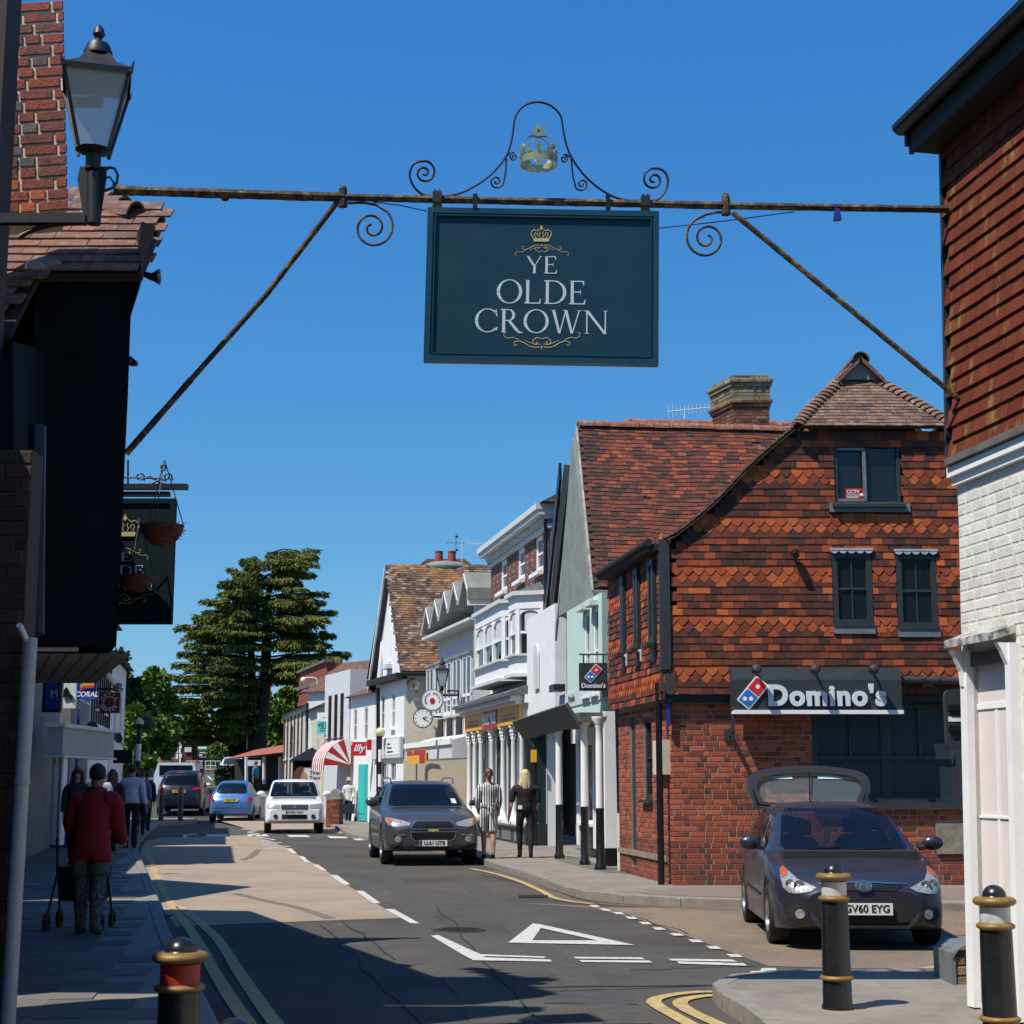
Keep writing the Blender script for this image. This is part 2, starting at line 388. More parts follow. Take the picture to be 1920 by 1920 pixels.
def window(parent, F, u0, u1, z0, z1, fm=None, gm=None, nx=2, nz=2, fw=.06, bw=.025, y=.06, sill=True, sash=False, inside=True, label=None, blind=None, out=0.):
 fm = fm or M_white; gm = gm or M_glass
 y = y - out
 mb = MB(); mb.box(u0, u0 + fw, y - .03, y + .05, z0, z1, F); mb.box(u1 - fw, u1, y - .03, y + .05, z0, z1, F)
 mb.box(u0 + fw, u1 - fw, y - .028, y + .05, z0, z0 + fw, F); mb.box(u0 + fw, u1 - fw, y - .028, y + .05, z1 - fw, z1, F)
 iu0, iu1, iz0, iz1 = u0 + fw, u1 - fw, z0 + fw, z1 - fw
 for i in range(1, nx): c = iu0 + (iu1 - iu0) * i / nx; mb.box(c - bw / 2, c + bw / 2, y - .01, y + .03, iz0, iz1, F)
 for i in range(1, nz):
  c = iz0 + (iz1 - iz0) * i / nz; b2 = bw * (1.7 if sash else 1)
  mb.box(iu0, iu1, y - .015, y + .035, c - b2 / 2, c + b2 / 2, F)
 w_ = mb.build('window', fm, parent, label=label)
 g = MB(); g.box(iu0, iu1, y + .012, y + .018, iz0, iz1, F); g.build('pane', gm, w_)
 if inside:
  g = MB(); g.box(iu0 - .02, iu1 + .02, y + .30, y + .31, iz0 - .02, iz1 + .02, F); g.build('room_dark', M_gl_int, w_)
 if blind:
  g = MB(); a, b, c, d = blind; g.box(iu0 + (iu1 - iu0) * a, iu0 + (iu1 - iu0) * b, y + .05, y + .06, iz0 + (iz1 - iz0) * c, iz0 + (iz1 - iz0) * d, F); g.build('blind', M_white, w_)
 if sill:
  g = MB(); g.box(u0 - .05, u1 + .05, y - .14, y - .03, z0 - .05, z0, F); g.build('sill', fm, w_)
 return w_
def text(parent, s, F, size, m, y=-.01, depth=.006, offset=0., align='CENTER', name='lettering', sx=1., shear=0., spacing=1.):
 cu = bpy.data.curves.new(name, 'FONT'); cu.body = s; cu.size = size; cu.extrude = depth / 2; cu.offset = offset; cu.align_x = align; cu.align_y = 'CENTER'
 cu.space_character = spacing; cu.shear = shear; cu.resolution_u = 4
 tmp = bpy.data.objects.new('tmp', cu); COL.objects.link(tmp)
 dg = bpy.context.evaluated_depsgraph_get(); me = bpy.data.meshes.new_from_object(tmp.evaluated_get(dg)); bpy.data.objects.remove(tmp); bpy.data.curves.remove(cu)
 M = F @ T((0, y, 0)) @ RX(R(90)) @ Matrix.Diagonal((sx, 1, 1, 1))
 me.transform((WM[parent.name].inverted() if parent else I4) @ M); me.materials.clear(); me.materials.append(m)
 me.name = name; o = bpy.data.objects.new(name, me); COL.objects.link(o)
 if parent: o.parent = parent; WM[o.name] = WM[parent.name]
 else: WM[o.name] = I4
 return o
def arc2(cx, cz, rx, rz, a0, a1, n=14): return [(cx + rx * math.cos(R(a0 + (a1 - a0) * i / n)), cz + rz * math.sin(R(a0 + (a1 - a0) * i / n))) for i in range(n + 1)]
def catmull(pts, k=6):
 out_ = []; n = len(pts); pts = [Vector(p) for p in pts]
 for i in range(n - 1):
  p0 = pts[max(i - 1, 0)]; p1 = pts[i]; p2 = pts[i + 1]; p3 = pts[min(i + 2, n - 1)]
  for j in range(k):
   t = j / k; out_.append(.5 * ((2 * p1) + (p2 - p0) * t + (2 * p0 - 5 * p1 + 4 * p2 - p3) * t * t + (3 * p1 - p0 - 3 * p2 + p3) * t ** 3))
 out_.append(pts[-1]); return out_
def spiral_px(cx, cy, r0, r1, a0, a1, n=40):
 """pixel-plane spiral, angles in degrees (0 = right, 90 = down)"""
 return [(cx + (r0 + (r1 - r0) * (i / n) ** .85) * math.cos(R(a0 + (a1 - a0) * i / n)), cy + (r0 + (r1 - r0) * (i / n) ** .85) * math.sin(R(a0 + (a1 - a0) * i / n))) for i in range(n + 1)]
# ================================================================== GROUND, ROAD, PAVEMENTS
def gz(y):
 if y < 60: return 0.
 if y < 112: t = (y - 60) / 52; return 1.9 * (t * t * (3 - 2 * t) * .35 + t * .65)
 return 1.9 + min(2.5, (y - 112) * .02)
def sheet(name, xs, ys, dz, m, rise=None):
 mb = MB(); vs = [(x, y, gz(y) + dz + (rise(x, y) if rise else 0)) for y in ys for x in xs]; n = len(xs)
 mb.add(vs, [(j * n + i, j * n + i + 1, (j + 1) * n + i + 1, (j + 1) * n + i) for j in range(len(ys) - 1) for i in range(n - 1)])
 return struct(mb.build(name, m))
M_ground = mat('ground_earth', (.10, .095, .075), .95, var=.2, vs=.5, col2=(.05, .08, .025), c2s=.2, c2a=.5)
sheet('ground', [-600, -120, -40, -20, 0, 20, 40, 120, 600], [-60, -10, 20, 60] + list(range(66, 124, 6)) + [200, 400, 900, 1600], -.03, M_ground)
sheet('road', [-17, -9, 0, 8, 17], [-12, 0, 20, 40, 60] + list(range(63, 118, 3)) + [140, 190], 0.0, M_asph)
def flat(mb, pxs, dz=.004, z0=0.):
 pts = [G(a, b, z0) for a, b in pxs]
 mb.add([(p.x, p.y, gz(p.y) + z0 + dz) for p in pts], [list(range(len(pts)))])
def ribbon(mb, pxs, wd, dz=.004, k=5, z0=0.):
 pts = [G(a, b, z0) for a, b in pxs]; pts = catmull(pts, k); vs = []
 for i, p in enumerate(pts):
  d = (pts[min(i + 1, len(pts) - 1)] - pts[max(i - 1, 0)]); d.z = 0; d.normalize(); nn = Vector((-d.y, d.x, 0)) * wd / 2
  vs += [(p + nn), (p - nn)]
 vs = [(v.x, v.y, gz(v.y) + z0 + dz) for v in vs]
 mb.add(vs, [(2 * i, 2 * i + 1, 2 * i + 3, 2 * i + 2) for i in range(len(pts) - 1)])
mb = MB(); flat(mb, [(262, 1601), (272, 1578), (300, 1571), (470, 1566), (482, 1569), (512, 1579), (536, 1590), (560, 1604), (590, 1620), (622, 1640), (668, 1671), (750, 1722), (600, 1727), (440, 1733), (330, 1738), (300, 1698), (290, 1680)])
struct(mb.build('buff_road_panel', M_buff))
mb = MB(); flat(mb, [(392, 1539), (430, 1538), (520, 1541), (690, 1548), (700, 1562), (640, 1563), (560, 1560), (470, 1556)])
struct(mb.build('buff_road_panel', M_buff))
mb = MB(); flat(mb, [(975, 1694), (1040, 1696), (1150, 1702), (1385, 1703), (1560, 1702), (1830, 1702), (1830, 1818), (1560, 1816), (1440, 1812), (1385, 1792), (1300, 1760), (1240, 1737), (1180, 1720), (1110, 1703)])
struct(mb.build('side_road', M_buff2))
def gpoly(pxs, z=0.): return [tuple(G(a, b, z).xy) for a, b in pxs]
# dark patches and tyre marks on the asphalt
M_patch = mat('asphalt_patch', (.055, .054, .054), .9, var=.2, vs=4, bump=.5, bs=150)
mb = MB(); flat(mb, [(1440, 1826), (1500, 1818), (1800, 1822), (1800, 1842), (1500, 1838)], .006); struct(mb.build('road_patch', M_patch))
M_tyre = mat('tyre_mark', (.15, .125, .1), .9, var=.3, vs=30)
mb = MB(); ribbon(mb, [(455, 1613), (470, 1607), (480, 1598), (485, 1593)], .16, .007); ribbon(mb, [(440, 1676), (500, 1690), (560, 1703), (620, 1723)], .13, .007)
struct(mb.build('tyre_marks', M_tyre))
# --- white markings, each its own piece under one painted-markings structure
wm = struct(MB().box(0, .001, 4, 4.001, -.02, -.019).build('road_markings', M_wline))
def mark(pxs, m=M_wline, dz=.009, name='white_mark'):
 mb = MB(); flat(mb, pxs, dz); return mb.build(name, m, wm)
c1 = lambda a, b: (760 + a / 2.8235, 1560 + b / 2.8235)
def marks(lst, f, **k):
 for pl in lst: mark([f(*p) for p in pl], **k)
marks([[(135, 553), (175, 550), (240, 580), (330, 622), (400, 652), (735, 664), (742, 672), (430, 662), (405, 668), (770, 680), (775, 691), (360, 684), (300, 652)],
       [(888, 666), (1250, 669), (1270, 679), (905, 675)], [(918, 683), (1290, 686), (1310, 697), (935, 693)],
       [(1393, 676), (1730, 680), (1760, 692), (1410, 686)], [(1436, 690), (1790, 700), (1812, 713), (1450, 702)]], c1)
mb = MB()
for q in ([(545, 590), (675, 488), (717, 513), (672, 578)], [(675, 488), (712, 492), (1215, 603), (1020, 579), (722, 513), (717, 513)], [(672, 578), (1020, 579), (1215, 603), (545, 590)]): flat(mb, [c1(*p) for p in q], .009)
mb.build('white_mark', M_wline, wm, label='give way triangle painted on the road')
for (x, y) in [(972, 392), (1030, 412), (1097, 430), (1163, 455), (1235, 483), (1305, 512), (1398, 543), (1495, 577), (1590, 612), (1697, 655)]:
 s_ = 1 + (y - 392) / 500
 mark([c1(x, y - 3 * s_), c1(x + 42 * s_, y - 2 * s_), c1(x + 62 * s_, y + 8 * s_), c1(x + 18 * s_, y + 8 * s_)])
for (x, y) in [(1730, 822), (1795, 772), (1830, 748), (1885, 733), (1725, 823)]: mark([c1(x, y - 6), c1(x + 75, y - 8), c1(x + 80, y + 4), c1(x - 5, y + 8)])
c2 = lambda a, b: (240 + a / 3.4286, 1500 + b / 3.4286)
marks([[(1015, 315), (1050, 315), (1088, 345), (1060, 345)], [(1095, 363), (1128, 364), (1170, 403), (1140, 402)], [(1185, 418), (1222, 418), (1280, 457), (1245, 456)],
       [(1298, 485), (1345, 486), (1430, 548), (1385, 547)], [(1462, 587), (1512, 588), (1625, 668), (1578, 668)], [(1652, 705), (1710, 706), (1875, 798), (1815, 797)],
       [(505, 222), (640, 222), (640, 237), (500, 238)], [(765, 222), (890, 222), (910, 235), (775, 236)], [(1020, 226), (1150, 228), (1175, 240), (1040, 240)], [(1280, 232), (1400, 238), (1420, 248), (1300, 248)],
       [(1440, 250), (1490, 250), (1530, 260), (1470, 262)], [(350, 225), (445, 219), (445, 223), (380, 230), (376, 243), (355, 243)]], c2)
zz_ = [(700, 155), (770, 165), (705, 172), (800, 180), (735, 188), (830, 200), (770, 208), (860, 224), (800, 232), (945, 258), (850, 266), (985, 276), (855, 290), (1040, 300), (880, 316), (1065, 314)]
mb = MB()
for a, b in zip(zz_, zz_[1:]): ribbon(mb, [c2(*a), c2(*b)], .10, .009, 1)
mb.build('zigzag_mark', M_wline, wm, kind='stuff')
def ykerb(pl, wd=.1): mb = MB(); ribbon(mb, pl, wd, .010); mb.build('yellow_line', M_yline, wm)
ykerb([c1(*p) for p in [(345, 195), (470, 222), (600, 262), (680, 296), (740, 325), (770, 345), (830, 362), (900, 374), (990, 384)]])
ykerb([c1(*p) for p in [(1650, 851), (1540, 853), (1420, 866), (1340, 884), (1315, 905), (1350, 935), (1420, 975), (1520, 1030)]], .11)
ykerb([c1(*p) for p in [(1660, 868), (1560, 876), (1475, 893), (1455, 915), (1490, 945), (1560, 980), (1680, 1034)]], .11)
ykerb([c2(*p) for p in [(125, 350), (160, 430), (215, 560), (270, 660), (330, 750), (400, 840), (470, 950), (550, 1100), (640, 1250), (770, 1440), (900, 1620)]], .11)
ykerb([c2(*p) for p in [(330, 690), (400, 740), (470, 800), (550, 870), (620, 960), (700, 1090), (800, 1240), (900, 1380), (1040, 1560)]], .11)
ykerb([(700, 1528), (560, 1490), (530, 1480)], .08); ykerb([(395, 1477), (430, 1489), (470, 1503)], .09); ykerb([(1810, 1806), (1700, 1822), (1600, 1838), (1480, 1843)], .08)
# centre dashes far
for (a, b) in [((375, 1500), (382, 1503)), ((388, 1507), (396, 1511)), ((372, 1494), (377, 1496))]:
 mb = MB(); ribbon(mb, [a, b], .12, .009, 1); mb.build('white_mark', M_wline, wm)
for yy_, a, b in [(1513, 372, 392), (1529, 366, 398)]: mark([(a, yy_), (b, yy_), (b + 1, yy_ + 1.6), (a, yy_ + 1.6)])
# --- pavements
def pavement(name, poly, m, h=.11):
 mb = MB(); mb.slab(poly, -.25, h); o = mb.build(name, m); return struct(o)
def kerbs(par, pxs, step=.9, wd=.13, h=.118, inward=1):
 pts = catmull([G(a, b) for a, b in pxs], 5); s_ = [0]
 for a, b in zip(pts, pts[1:]): s_.append(s_[-1] + (b - a).length)
 def at(s):
  for i in range(len(pts) - 1):
   if s <= s_[i + 1]: return pts[i].lerp(pts[i + 1], (s - s_[i]) / max(1e-6, s_[i + 1] - s_[i]))
  return pts[-1]
 s = 0
 items = []
 while s + step * .6 < s_[-1]:
  e = min(s + step, s_[-1]); a = at(s); b = at(e); d = b - a
  M = T((a + b) / 2) @ RZ(math.atan2(d.y, d.x)) @ T((0, inward * (wd / 2 - .008), rnd.uniform(-.003, .003)))
  items.append((M, (round(d.length - .008, 2), wd, h), rnd.random())); s = e
 pieces(par, 'kerb_stone', items, mk_kerb, [M_kerb])
def mk_kerb(mb, key, M, tone):
 l, w_, h = key; mb.prism([(-w_ / 2, -.1), (w_ / 2, -.1), (w_ / 2, h - .0), (w_ / 2 - .004, h), (-w_ / 2 + .02, h), (-w_ / 2, h - .02)], -l / 2, l / 2, (M if M is not None else I4) @ RZ(R(90)), 0, tone)
kr = [c1(430, 180), c1(520, 210), c1(600, 235), c1(700, 268), c1(760, 293), c1(830, 322), c1(900, 346), c1(980, 360), c1(1050, 368), c1(1180, 380), c1(1300, 388), c1(1500, 398), c1(1770, 407), (1560, 1707), (1840, 1710)]
far_r = [(545, 1534), (600, 1545), (635, 1557), (655, 1569), (700, 1577), (760, 1588), (830, 1600), (880, 1612)]
pg = gpoly([p for p in far_r] + kr) + [(9, 21.0), (9, 75), (-5, 75)]
pr = pavement('pavement', pg, M_pave); kerbs(pr, far_r + kr)
# warmer block paving by the corner building
mb = MB(); flat(mb, [c1(1230, 322), c1(1420, 303), c1(1790, 285), (1500, 1664), (1840, 1666), (1840, 1687), (1560, 1684), c1(1770, 348), c1(1500, 341), c1(1300, 331)], .004, .11)
struct(mb.build('paving_panel', mat('block_paving', (.19, .15, .125), .9, var=.2, vs=25, bump=.4, bs=60)))
mb = MB(); flat(mb, [(1040, 1612), (1076, 1607), (1200, 1640), (1130, 1635)], .005, .11); struct(mb.build('paving_panel', M_slab))
k2 = [(1560, 2150), (1470, 1990), (1410, 1930), (1372, 1905), (1345, 1888), (1338, 1874), (1352, 1862), (1390, 1853), (1440, 1848), (1560, 1846), (1700, 1845), (1800, 1842), (1900, 1840)]
p2_ = pavement('pavement', gpoly(k2) + [(8, 12.8), (8, 2), (2.2, 2)], M_pave); kerbs(p2_, k2, .6, inward=-1)
k3 = [(420, 2400), (480, 2150), (425, 1990), (378, 1890), (340, 1815), (312, 1755), (296, 1702), (286, 1672), (272, 1640), (260, 1610), (258, 1590), (272, 1570), (283, 1560), (296, 1550), (330, 1547), (366, 1545), (368, 1541), (330, 1538), (298, 1534), (285, 1520), (292, 1500), (305, 1488), (318, 1480)]
g3 = gpoly(k3)
p3_ = pavement('pavement', g3[::-1] + [(-3, 1), (-20, 1), (-30, 110)], M_pave); kerbs(p3_, k3, .9, inward=1)
# paving slabs on the left pavement
items = []
def inpoly(x, y, poly):
 c = False; n = len(poly)
 for i in range(n):
  x0, y0 = poly[i]; x1, y1 = poly[i - 1]
  if (y0 > y) != (y1 > y) and x < (x1 - x0) * (y - y0) / (y1 - y0) + x0: c = not c
 return c
pl3 = g3[::-1] + [(-3, 1), (-20, 1), (-30, 110)]
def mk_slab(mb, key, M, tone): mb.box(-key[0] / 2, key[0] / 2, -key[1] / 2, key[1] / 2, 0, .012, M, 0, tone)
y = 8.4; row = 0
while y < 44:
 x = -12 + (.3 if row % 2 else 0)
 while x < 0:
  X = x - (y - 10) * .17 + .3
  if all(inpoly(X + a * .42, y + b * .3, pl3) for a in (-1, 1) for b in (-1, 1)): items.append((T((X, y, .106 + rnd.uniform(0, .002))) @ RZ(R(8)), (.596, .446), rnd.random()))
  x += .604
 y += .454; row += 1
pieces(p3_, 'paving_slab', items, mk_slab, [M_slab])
# ================================================================== CORNER TAKEAWAY (tile-hung, frontmost on the right)
cA = G(1265, 1660, .11); FA = frame((cA.x, cA.y), (cA.x + 5, cA.y + .05)); FA_far = G(1163, 1634, .11)
A = thing('tile_hung_building', 'tile-hung brick corner building with half-hipped roof and a dark fascia over its ground floor', 'building', (cA.x, cA.y, 0))
u_w0, _ = FU(FA, 1522, 1400); u_w1, _ = FU(FA, 1803, 1400); _, z_wb = FU(FA, 1600, 1505); _, z_tb = FU(FA, 1300, 1300); WA = 5.6
_, z_top = FU(FA, 1600, 797)
FH = FA @ T((0, -.14, 0))            # plane of the hung tiles, jettied out
def fz(px, py): return FU(FH, px, py)
hole_g = (u_w0, u_w1, z_wb, z_tb - .12)
mb = MB(); wall_boxes(mb, FA, .01, WA, 0, z_tb, [hole_g], .2)
lw = (FA_far - cA).length
FS = frame((FA_far.x, FA_far.y), (cA.x, cA.y))   # street side, x from far to near
def su(px, py): return FU(FS, px, py)
holes_s = []
for (a, b, t_, bt) in [(1181, 1195, 1345, 1625), (1206, 1224, 1345, 1500), (1237, 1241, 1352, 1500)]:
 u0, z1 = su(a, t_); u1, z0 = su(b, bt); holes_s.append((u0, u1, max(.12, z0), z1))
wall_boxes(mb, FS, 0, lw - .2, 0, z_tb, holes_s, .2)
mb.build('wall', M_mortar, A)
# upper shell behind the tiles: street slope profile
eave = [fz(1258, 1008), fz(1290, 985), fz(1340, 942), fz(1400, 880), fz(1450, 835), fz(1500, 795)]
um = fz(1632, 700)[0]
prof = eave + [(2 * um - a, b) for a, b in eave[::-1]]
mb = MB(); mb.prism([(prof[0][0] + .05, z_tb - .02)] + [(a, b - .08) for a, b in prof] + [(prof[-1][0] - .05, z_tb - .02)], .12, 4.6, FH); mb.build('upper_wall', M_underlay, A)
mb = MB(); mb.box(-.02, WA, -.12, .02, z_tb - .14, z_tb - .015, FA); mb.box(-.16, .02, -.14, lw, z_tb - .14, z_tb - .02, FA); mb.build('jetty_beam', M_black, A)
# bricks front + side
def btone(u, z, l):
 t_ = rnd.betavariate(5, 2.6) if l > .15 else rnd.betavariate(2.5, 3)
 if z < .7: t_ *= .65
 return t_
plinth = (u_w0 + 1.75, WA, .55, .98)
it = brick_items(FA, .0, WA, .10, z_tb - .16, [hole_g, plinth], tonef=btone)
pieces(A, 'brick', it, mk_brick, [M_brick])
it = brick_items(FS, 0, lw, .10, z_tb - .16, holes_s, tonef=btone); pieces(A, 'side_brick', it, mk_brick, [M_brick], 120)
mb = MB(); mb.box(plinth[0], WA, -.05, .05, plinth[2], plinth[3], FA); mb.build('stone_plinth', mat('plinth_stone', (.22, .20, .15), .9, var=.25, vs=8, bump=.5, bs=30), A); mb = MB(); mb.box(-.0, lw - .35, -.035, .05, .42, .50, FS); mb.build('stone_plinth', MATS['plinth_stone'], A)
# corner rounding post (dark timber) and tile hanging
u0_, zt_ = fz(1262, 1012); u1_, zb_ = fz(1281, 1256)
mb = MB(); mb.box(-.17, -.02, -.05, .12, zb_, zt_, FH @ T((0, 0, 0))); mb.build('corner_post', M_anth, A)
mb = MB(); mb.prism([(-.18, -.3), (-.04, -.36), (.06, -.3), (.05, -.02), (-.16, -.0)], -.03, .10, FH @ T((0, 0, zb_)))
mb.build('rotten_timber', M_wood, A)
def row_kind(r): return 'o' if (r % 7) in (2, 3) else 'p'
def tone_A(row, kind, u, v):
 if kind == 'o': return rnd.betavariate(6, 2.6)
 r = rnd.random(); return rnd.betavariate(2.4, 5.5) if r < .84 + .1 * math.sin(u * 1.7 + v * 2.3) else rnd.betavariate(5, 2)
win = []
for (a, b, c, d) in [(1562, 833, 1690, 946), (1558, 1036, 1638, 1172), (1678, 1038, 1760, 1178)]:
 p = fz(a, c) if False else fz(a, b); q = fz(c, d); win.append((p[0], q[0], q[1], p[1]))
lead = [(win[0][0] - .09, win[0][1] + .12, win[0][2] - .12, win[0][2] + .02), (win[1][0], win[1][1] + .02, win[1][2] - .13, win[1][2]), (win[2][0], win[2][1] + .02, win[2][2] - .13, win[2][2])]
fa_u0, fa_z1 = fz(1367, 1253); fa_u1, fa_z0 = fz(1684, 1340)
def roofz(u):
 u = u if u < um else 2 * um - u
 for (a, b), (c, d) in zip(eave, eave[1:]):
  if a <= u <= c: return b + (d - b) * (u - a) / (c - a)
 return eave[0][1] - 1 if u < eave[0][0] else eave[-1][1]
def regA(u, v): return v < roofz(u) - .10 and v < z_top + .0 and not (fa_u0 < u < fa_u1 and v < fa_z1 - .03)
it = tile_items(FH, -.0, WA - .1, z_tb - .02, z_top, regA, .165, .1045, row_kind, tone_A, holes=[(w_[0], w_[1], w_[2], w_[3]) for w_ in win] + lead, ja=.01)
pieces(A, 'hung_tile', it, mk_tile, [M_hang])
# street side: upper tiles
FSU = FS @ T((0, -.14, 0)); s_top = eave[0][1] + .05
sw_ = []
for (a, b, c, d) in [(1168, 1090, 1178, 1270), (1193, 1075, 1205, 1245), (1220, 1060, 1235, 1215)]:
 p = FU(FSU, a, b); q = FU(FSU, c, d); sw_.append((p[0], q[0], q[1], min(p[1], s_top - .25)))
for i, s_ in enumerate(sw_): sw_[i] = (s_[0], min(s_[1], s_[0] + .62), 3.45, 4.85)
it = tile_items(FSU, 0, lw, z_tb - .1, s_top - .1, None, .165, .1045, lambda r: 'o' if (r % 7) in (2, 3) else 'p', tone_A, holes=sw_, ja=.03, tilt=.12)
pieces(A, 'side_tile', it, mk_tile, [M_hang], 80)
for s_ in sw_:
 window(A, FSU, s_[0] + .05, s_[1] - .05, s_[2] + .15, s_[3], M_anth, nx=1, nz=2, fw=.09, out=.1)
 mb = MB(); mb.box(s_[0] + .1, s_[1] - .1, -.05, -.02, s_[2] - .12, s_[2] + .1, FSU); mb.build('lead_apron', M_lead, A)
# ground floor side: door, windows
for i, h in enumerate(holes_s):
 if i == 0:
  mb = MB(); mb.box(h[0], h[1], .03, .08, h[2], h[3], FS); mb.build('side_door', M_anth, A)
 elif i == 1: window(A, FS, h[0], h[1], h[2], h[3], M_anth, nx=1, nz=2, fw=.09)
 else: window(A, FS, h[0], h[1], h[2], h[3], M_anth, nx=1, nz=1, fw=.05)
# windows front
w_ = win[0]; wt = window(A, FH, *w_, M_anth, nx=2, nz=1, fw=.05, bw=.07, y=.03, sill=True)
mb = MB(); mb.box(w_[0] + .05, (w_[0] + w_[1]) / 2 - .02, -.03, .0, w_[2] + .04, w_[2] + .08, FH); mb.box((w_[0] + w_[1]) / 2 - .07, (w_[0] + w_[1]) / 2 - .02, -.03, 0, w_[2] + .05, w_[3] - .06, FH); mb.box(w_[0] + .05, (w_[0] + w_[1]) / 2 - .02, -.03, 0, w_[3] - .1, w_[3] - .06, FH); mb.build('sash_rail', M_lead, wt)
p = fz(1585, 915); q = fz(1624, 936); mb = MB(); mb.box(p[0], q[0], .02, .026, q[1], p[1], FH); mb.build('warning_sticker', M_red, wt)
text(wt, 'CCTV', FH @ T(((p[0] * .62 + q[0] * .38), 0.018, p[1] - .055)), .072, M_white, -.004, .003, .002)
mb = MB(); mb.prism([(0, 0), (.05, .02), (.07, 0), (.05, -.03), (.02, -.03)], .014, .02, FH @ T((q[0] - .1, 0, p[1] - .09))); mb.build('camera_icon', M_white, wt)
for k in range(3): mb = MB(); mb.box(p[0] + .02, p[0] + .2, .015, .02, q[1] + .02 + k * .022, q[1] + .028 + k * .022, FH); mb.build('small_print', M_white, wt)
for w_ in win[1:]:
 x = window(A, FH, *w_, M_anth, nx=2, nz=2, fw=.085, bw=.022, y=.02, sash=True, sill=False)
 mb = MB(); mb.box(w_[0] + .0, w_[1], -.06, .02, w_[2] - .02, w_[2] + .03, FH); mb.build('sill', M_anth, x)
 mb = MB(); n = 5; du = (w_[1] - w_[0] + .04) / n; mb.box(w_[0] - .02, w_[1] + .02, -.06, .0, w_[3] + .03, w_[3] + .06, FH)
 for k in range(n): mb.prism([(a, b) for a, b in arc2(w_[0] - .02 + du * (k + .5), w_[3] + .03, du / 2 - .003, .05, 180, 360, 10)], -.055, -.045, FH)
 mb.build('scalloped_flashing', mat('pale_lead', (.42, .45, .47), .5, .1, var=.15), x)
for l_ in lead: mb = MB(); mb.box(l_[0], l_[1], -.045, -.02, l_[2], l_[3], FH); mb.build('lead_apron', M_lead, A)
# ground-floor shop window
h = hole_g; sw = window(A, FA, h[0], h[1], h[2], h[3], M_anth, M_glassb, nx=2, nz=1, fw=.09, bw=.16, y=.05)
um2 = (h[0] + h[1]) / 2; zm_ = h[2] + .62
mb = MB(); mb.box(h[0] + .1, h[1] - .1, .02, .07, zm_, zm_ + .05, FA); mb.box(h[0] + .55, h[0] + .58, .02, .06, zm_, h[3], FA); mb.box(h[1] - .62, h[1] - .58, .02, .06, zm_, h[3], FA); mb.build('glazing_bar', M_anth, sw)
mb = MB(); mb.box(h[0] - .02, h[1] + .02, -.1, .05, h[2] - .09, h[2] - .002, FA); mb.build('sill', M_anth, sw)
mb = MB(); mb.box(h[0] + .1, h[1] - .1, .2, .21, h[2], zm_ + .35, FA); mb.build('blind', mat('frosted_blind', (.24, .34, .32), .6, var=.1), sw)
mb = MB(); mb.box(h[0] - .1, h[1] + .2, -.03, .12, h[3], z_tb - .14, FA); mb.build('lintel', M_black, A)
# fascia sign
fs = thing('fascia_sign', 'long charcoal fascia sign with domino logo and big white letters on the corner building', 'sign', tuple(FH @ Vector((fa_u0, -.2, fa_z0))))
FF = FH @ T((0, -.26, 0)); hh = fa_z1 - fa_z0
mb = MB(); mb.box(fa_u0, fa_u1, 0, .24, fa_z0 + .06, fa_z1 - .18, FF); mb.prism([(0, 0), (.08, 0), (.24, .17), (0, .17)], 0, 1, I4) if False else None
vs = [(fa_u0, 0, fa_z1 - .18), (fa_u1, 0, fa_z1 - .18), (fa_u1, .05, fa_z1), (fa_u0, .05, fa_z1), (fa_u0, .24, fa_z1), (fa_u1, .24, fa_z1), (fa_u0, .24, fa_z1 - .18), (fa_u1, .24, fa_z1 - .18)]
mb.add(vs, [(0, 1, 2, 3), (3, 2, 5, 4), (0, 3, 4, 6), (1, 7, 5, 2)], FF); mb.build('panel', M_anth, fs)
mb = MB(); mb.box(fa_u0 + .01, fa_u1 + .01, -.03, .2, fa_z0, fa_z0 + .055, FF); mb.build('white_rail', M_white, fs)
def domino(parent, F, cu, cz, s, d=0.03):
 D = F @ T((cu, 0, cz)) @ RY(R(-50))
 def rr(x0, x1, z0, z1, r): return arc2(x1 - r, z0 + r, r, r, -90, 0, 4) + arc2(x1 - r, z1 - r, r, r, 0, 90, 4) + arc2(x0 + r, z1 - r, r, r, 90, 180, 4) + arc2(x0 + r, z0 + r, r, r, 180, 270, 4)
 mb = MB(); mb.prism(rr(-s, s, -s * .5, s * .5, s * .1), -d, 0, D); mb.build('logo_plate', M_white, parent)
 e = s * .07
 mb = MB(); mb.prism(rr(-s + e, -e * .4, -s * .5 + e, s * .5 - e, s * .06), -d - .003, -d, D); mb.build('logo_blue', mat('logo_blue', (.01, .16, .52), .5, var=0), parent)
 mb = MB(); mb.prism(rr(e * .4, s - e, -s * .5 + e, s * .5 - e, s * .06), -d - .003, -d, D); mb.build('logo_red', mat('logo_red', (.62, .02, .03), .5, var=0), parent)
 mb = MB()
 Q = F @ T((cu, 0, cz))
 ca, sa = math.cos(R(50)), math.sin(R(50))
 for (lx, lz) in [(.5, 0)]: mb.prism(arc2(ca * s * .5, sa * s * .5, s * .14, s * .14, 0, 345, 16), -d - .007, -d - .003, Q)
 for dx in (-.2, .2): mb.prism(arc2(-ca * s * .5 + dx * s, -sa * s * .5, s * .14, s * .14, 0, 345, 16), -d - .007, -d - .003, Q)
 mb.build('logo_dots', M_white, parent)
lc = FU(FF, 1411, 1299); domino(fs, FF, lc[0], lc[1], .225)
a_ = FU(FF, 1439, 1308); b_ = FU(FF, 1660, 1308)
t_ = text(fs, "Domino's", FF @ T(((a_[0] + b_[0]) / 2, 0, a_[1] + .015)), .40, mat('sign_white', (.68, .70, .74), .45, var=0), -.03, .04, .017, spacing=1.12)
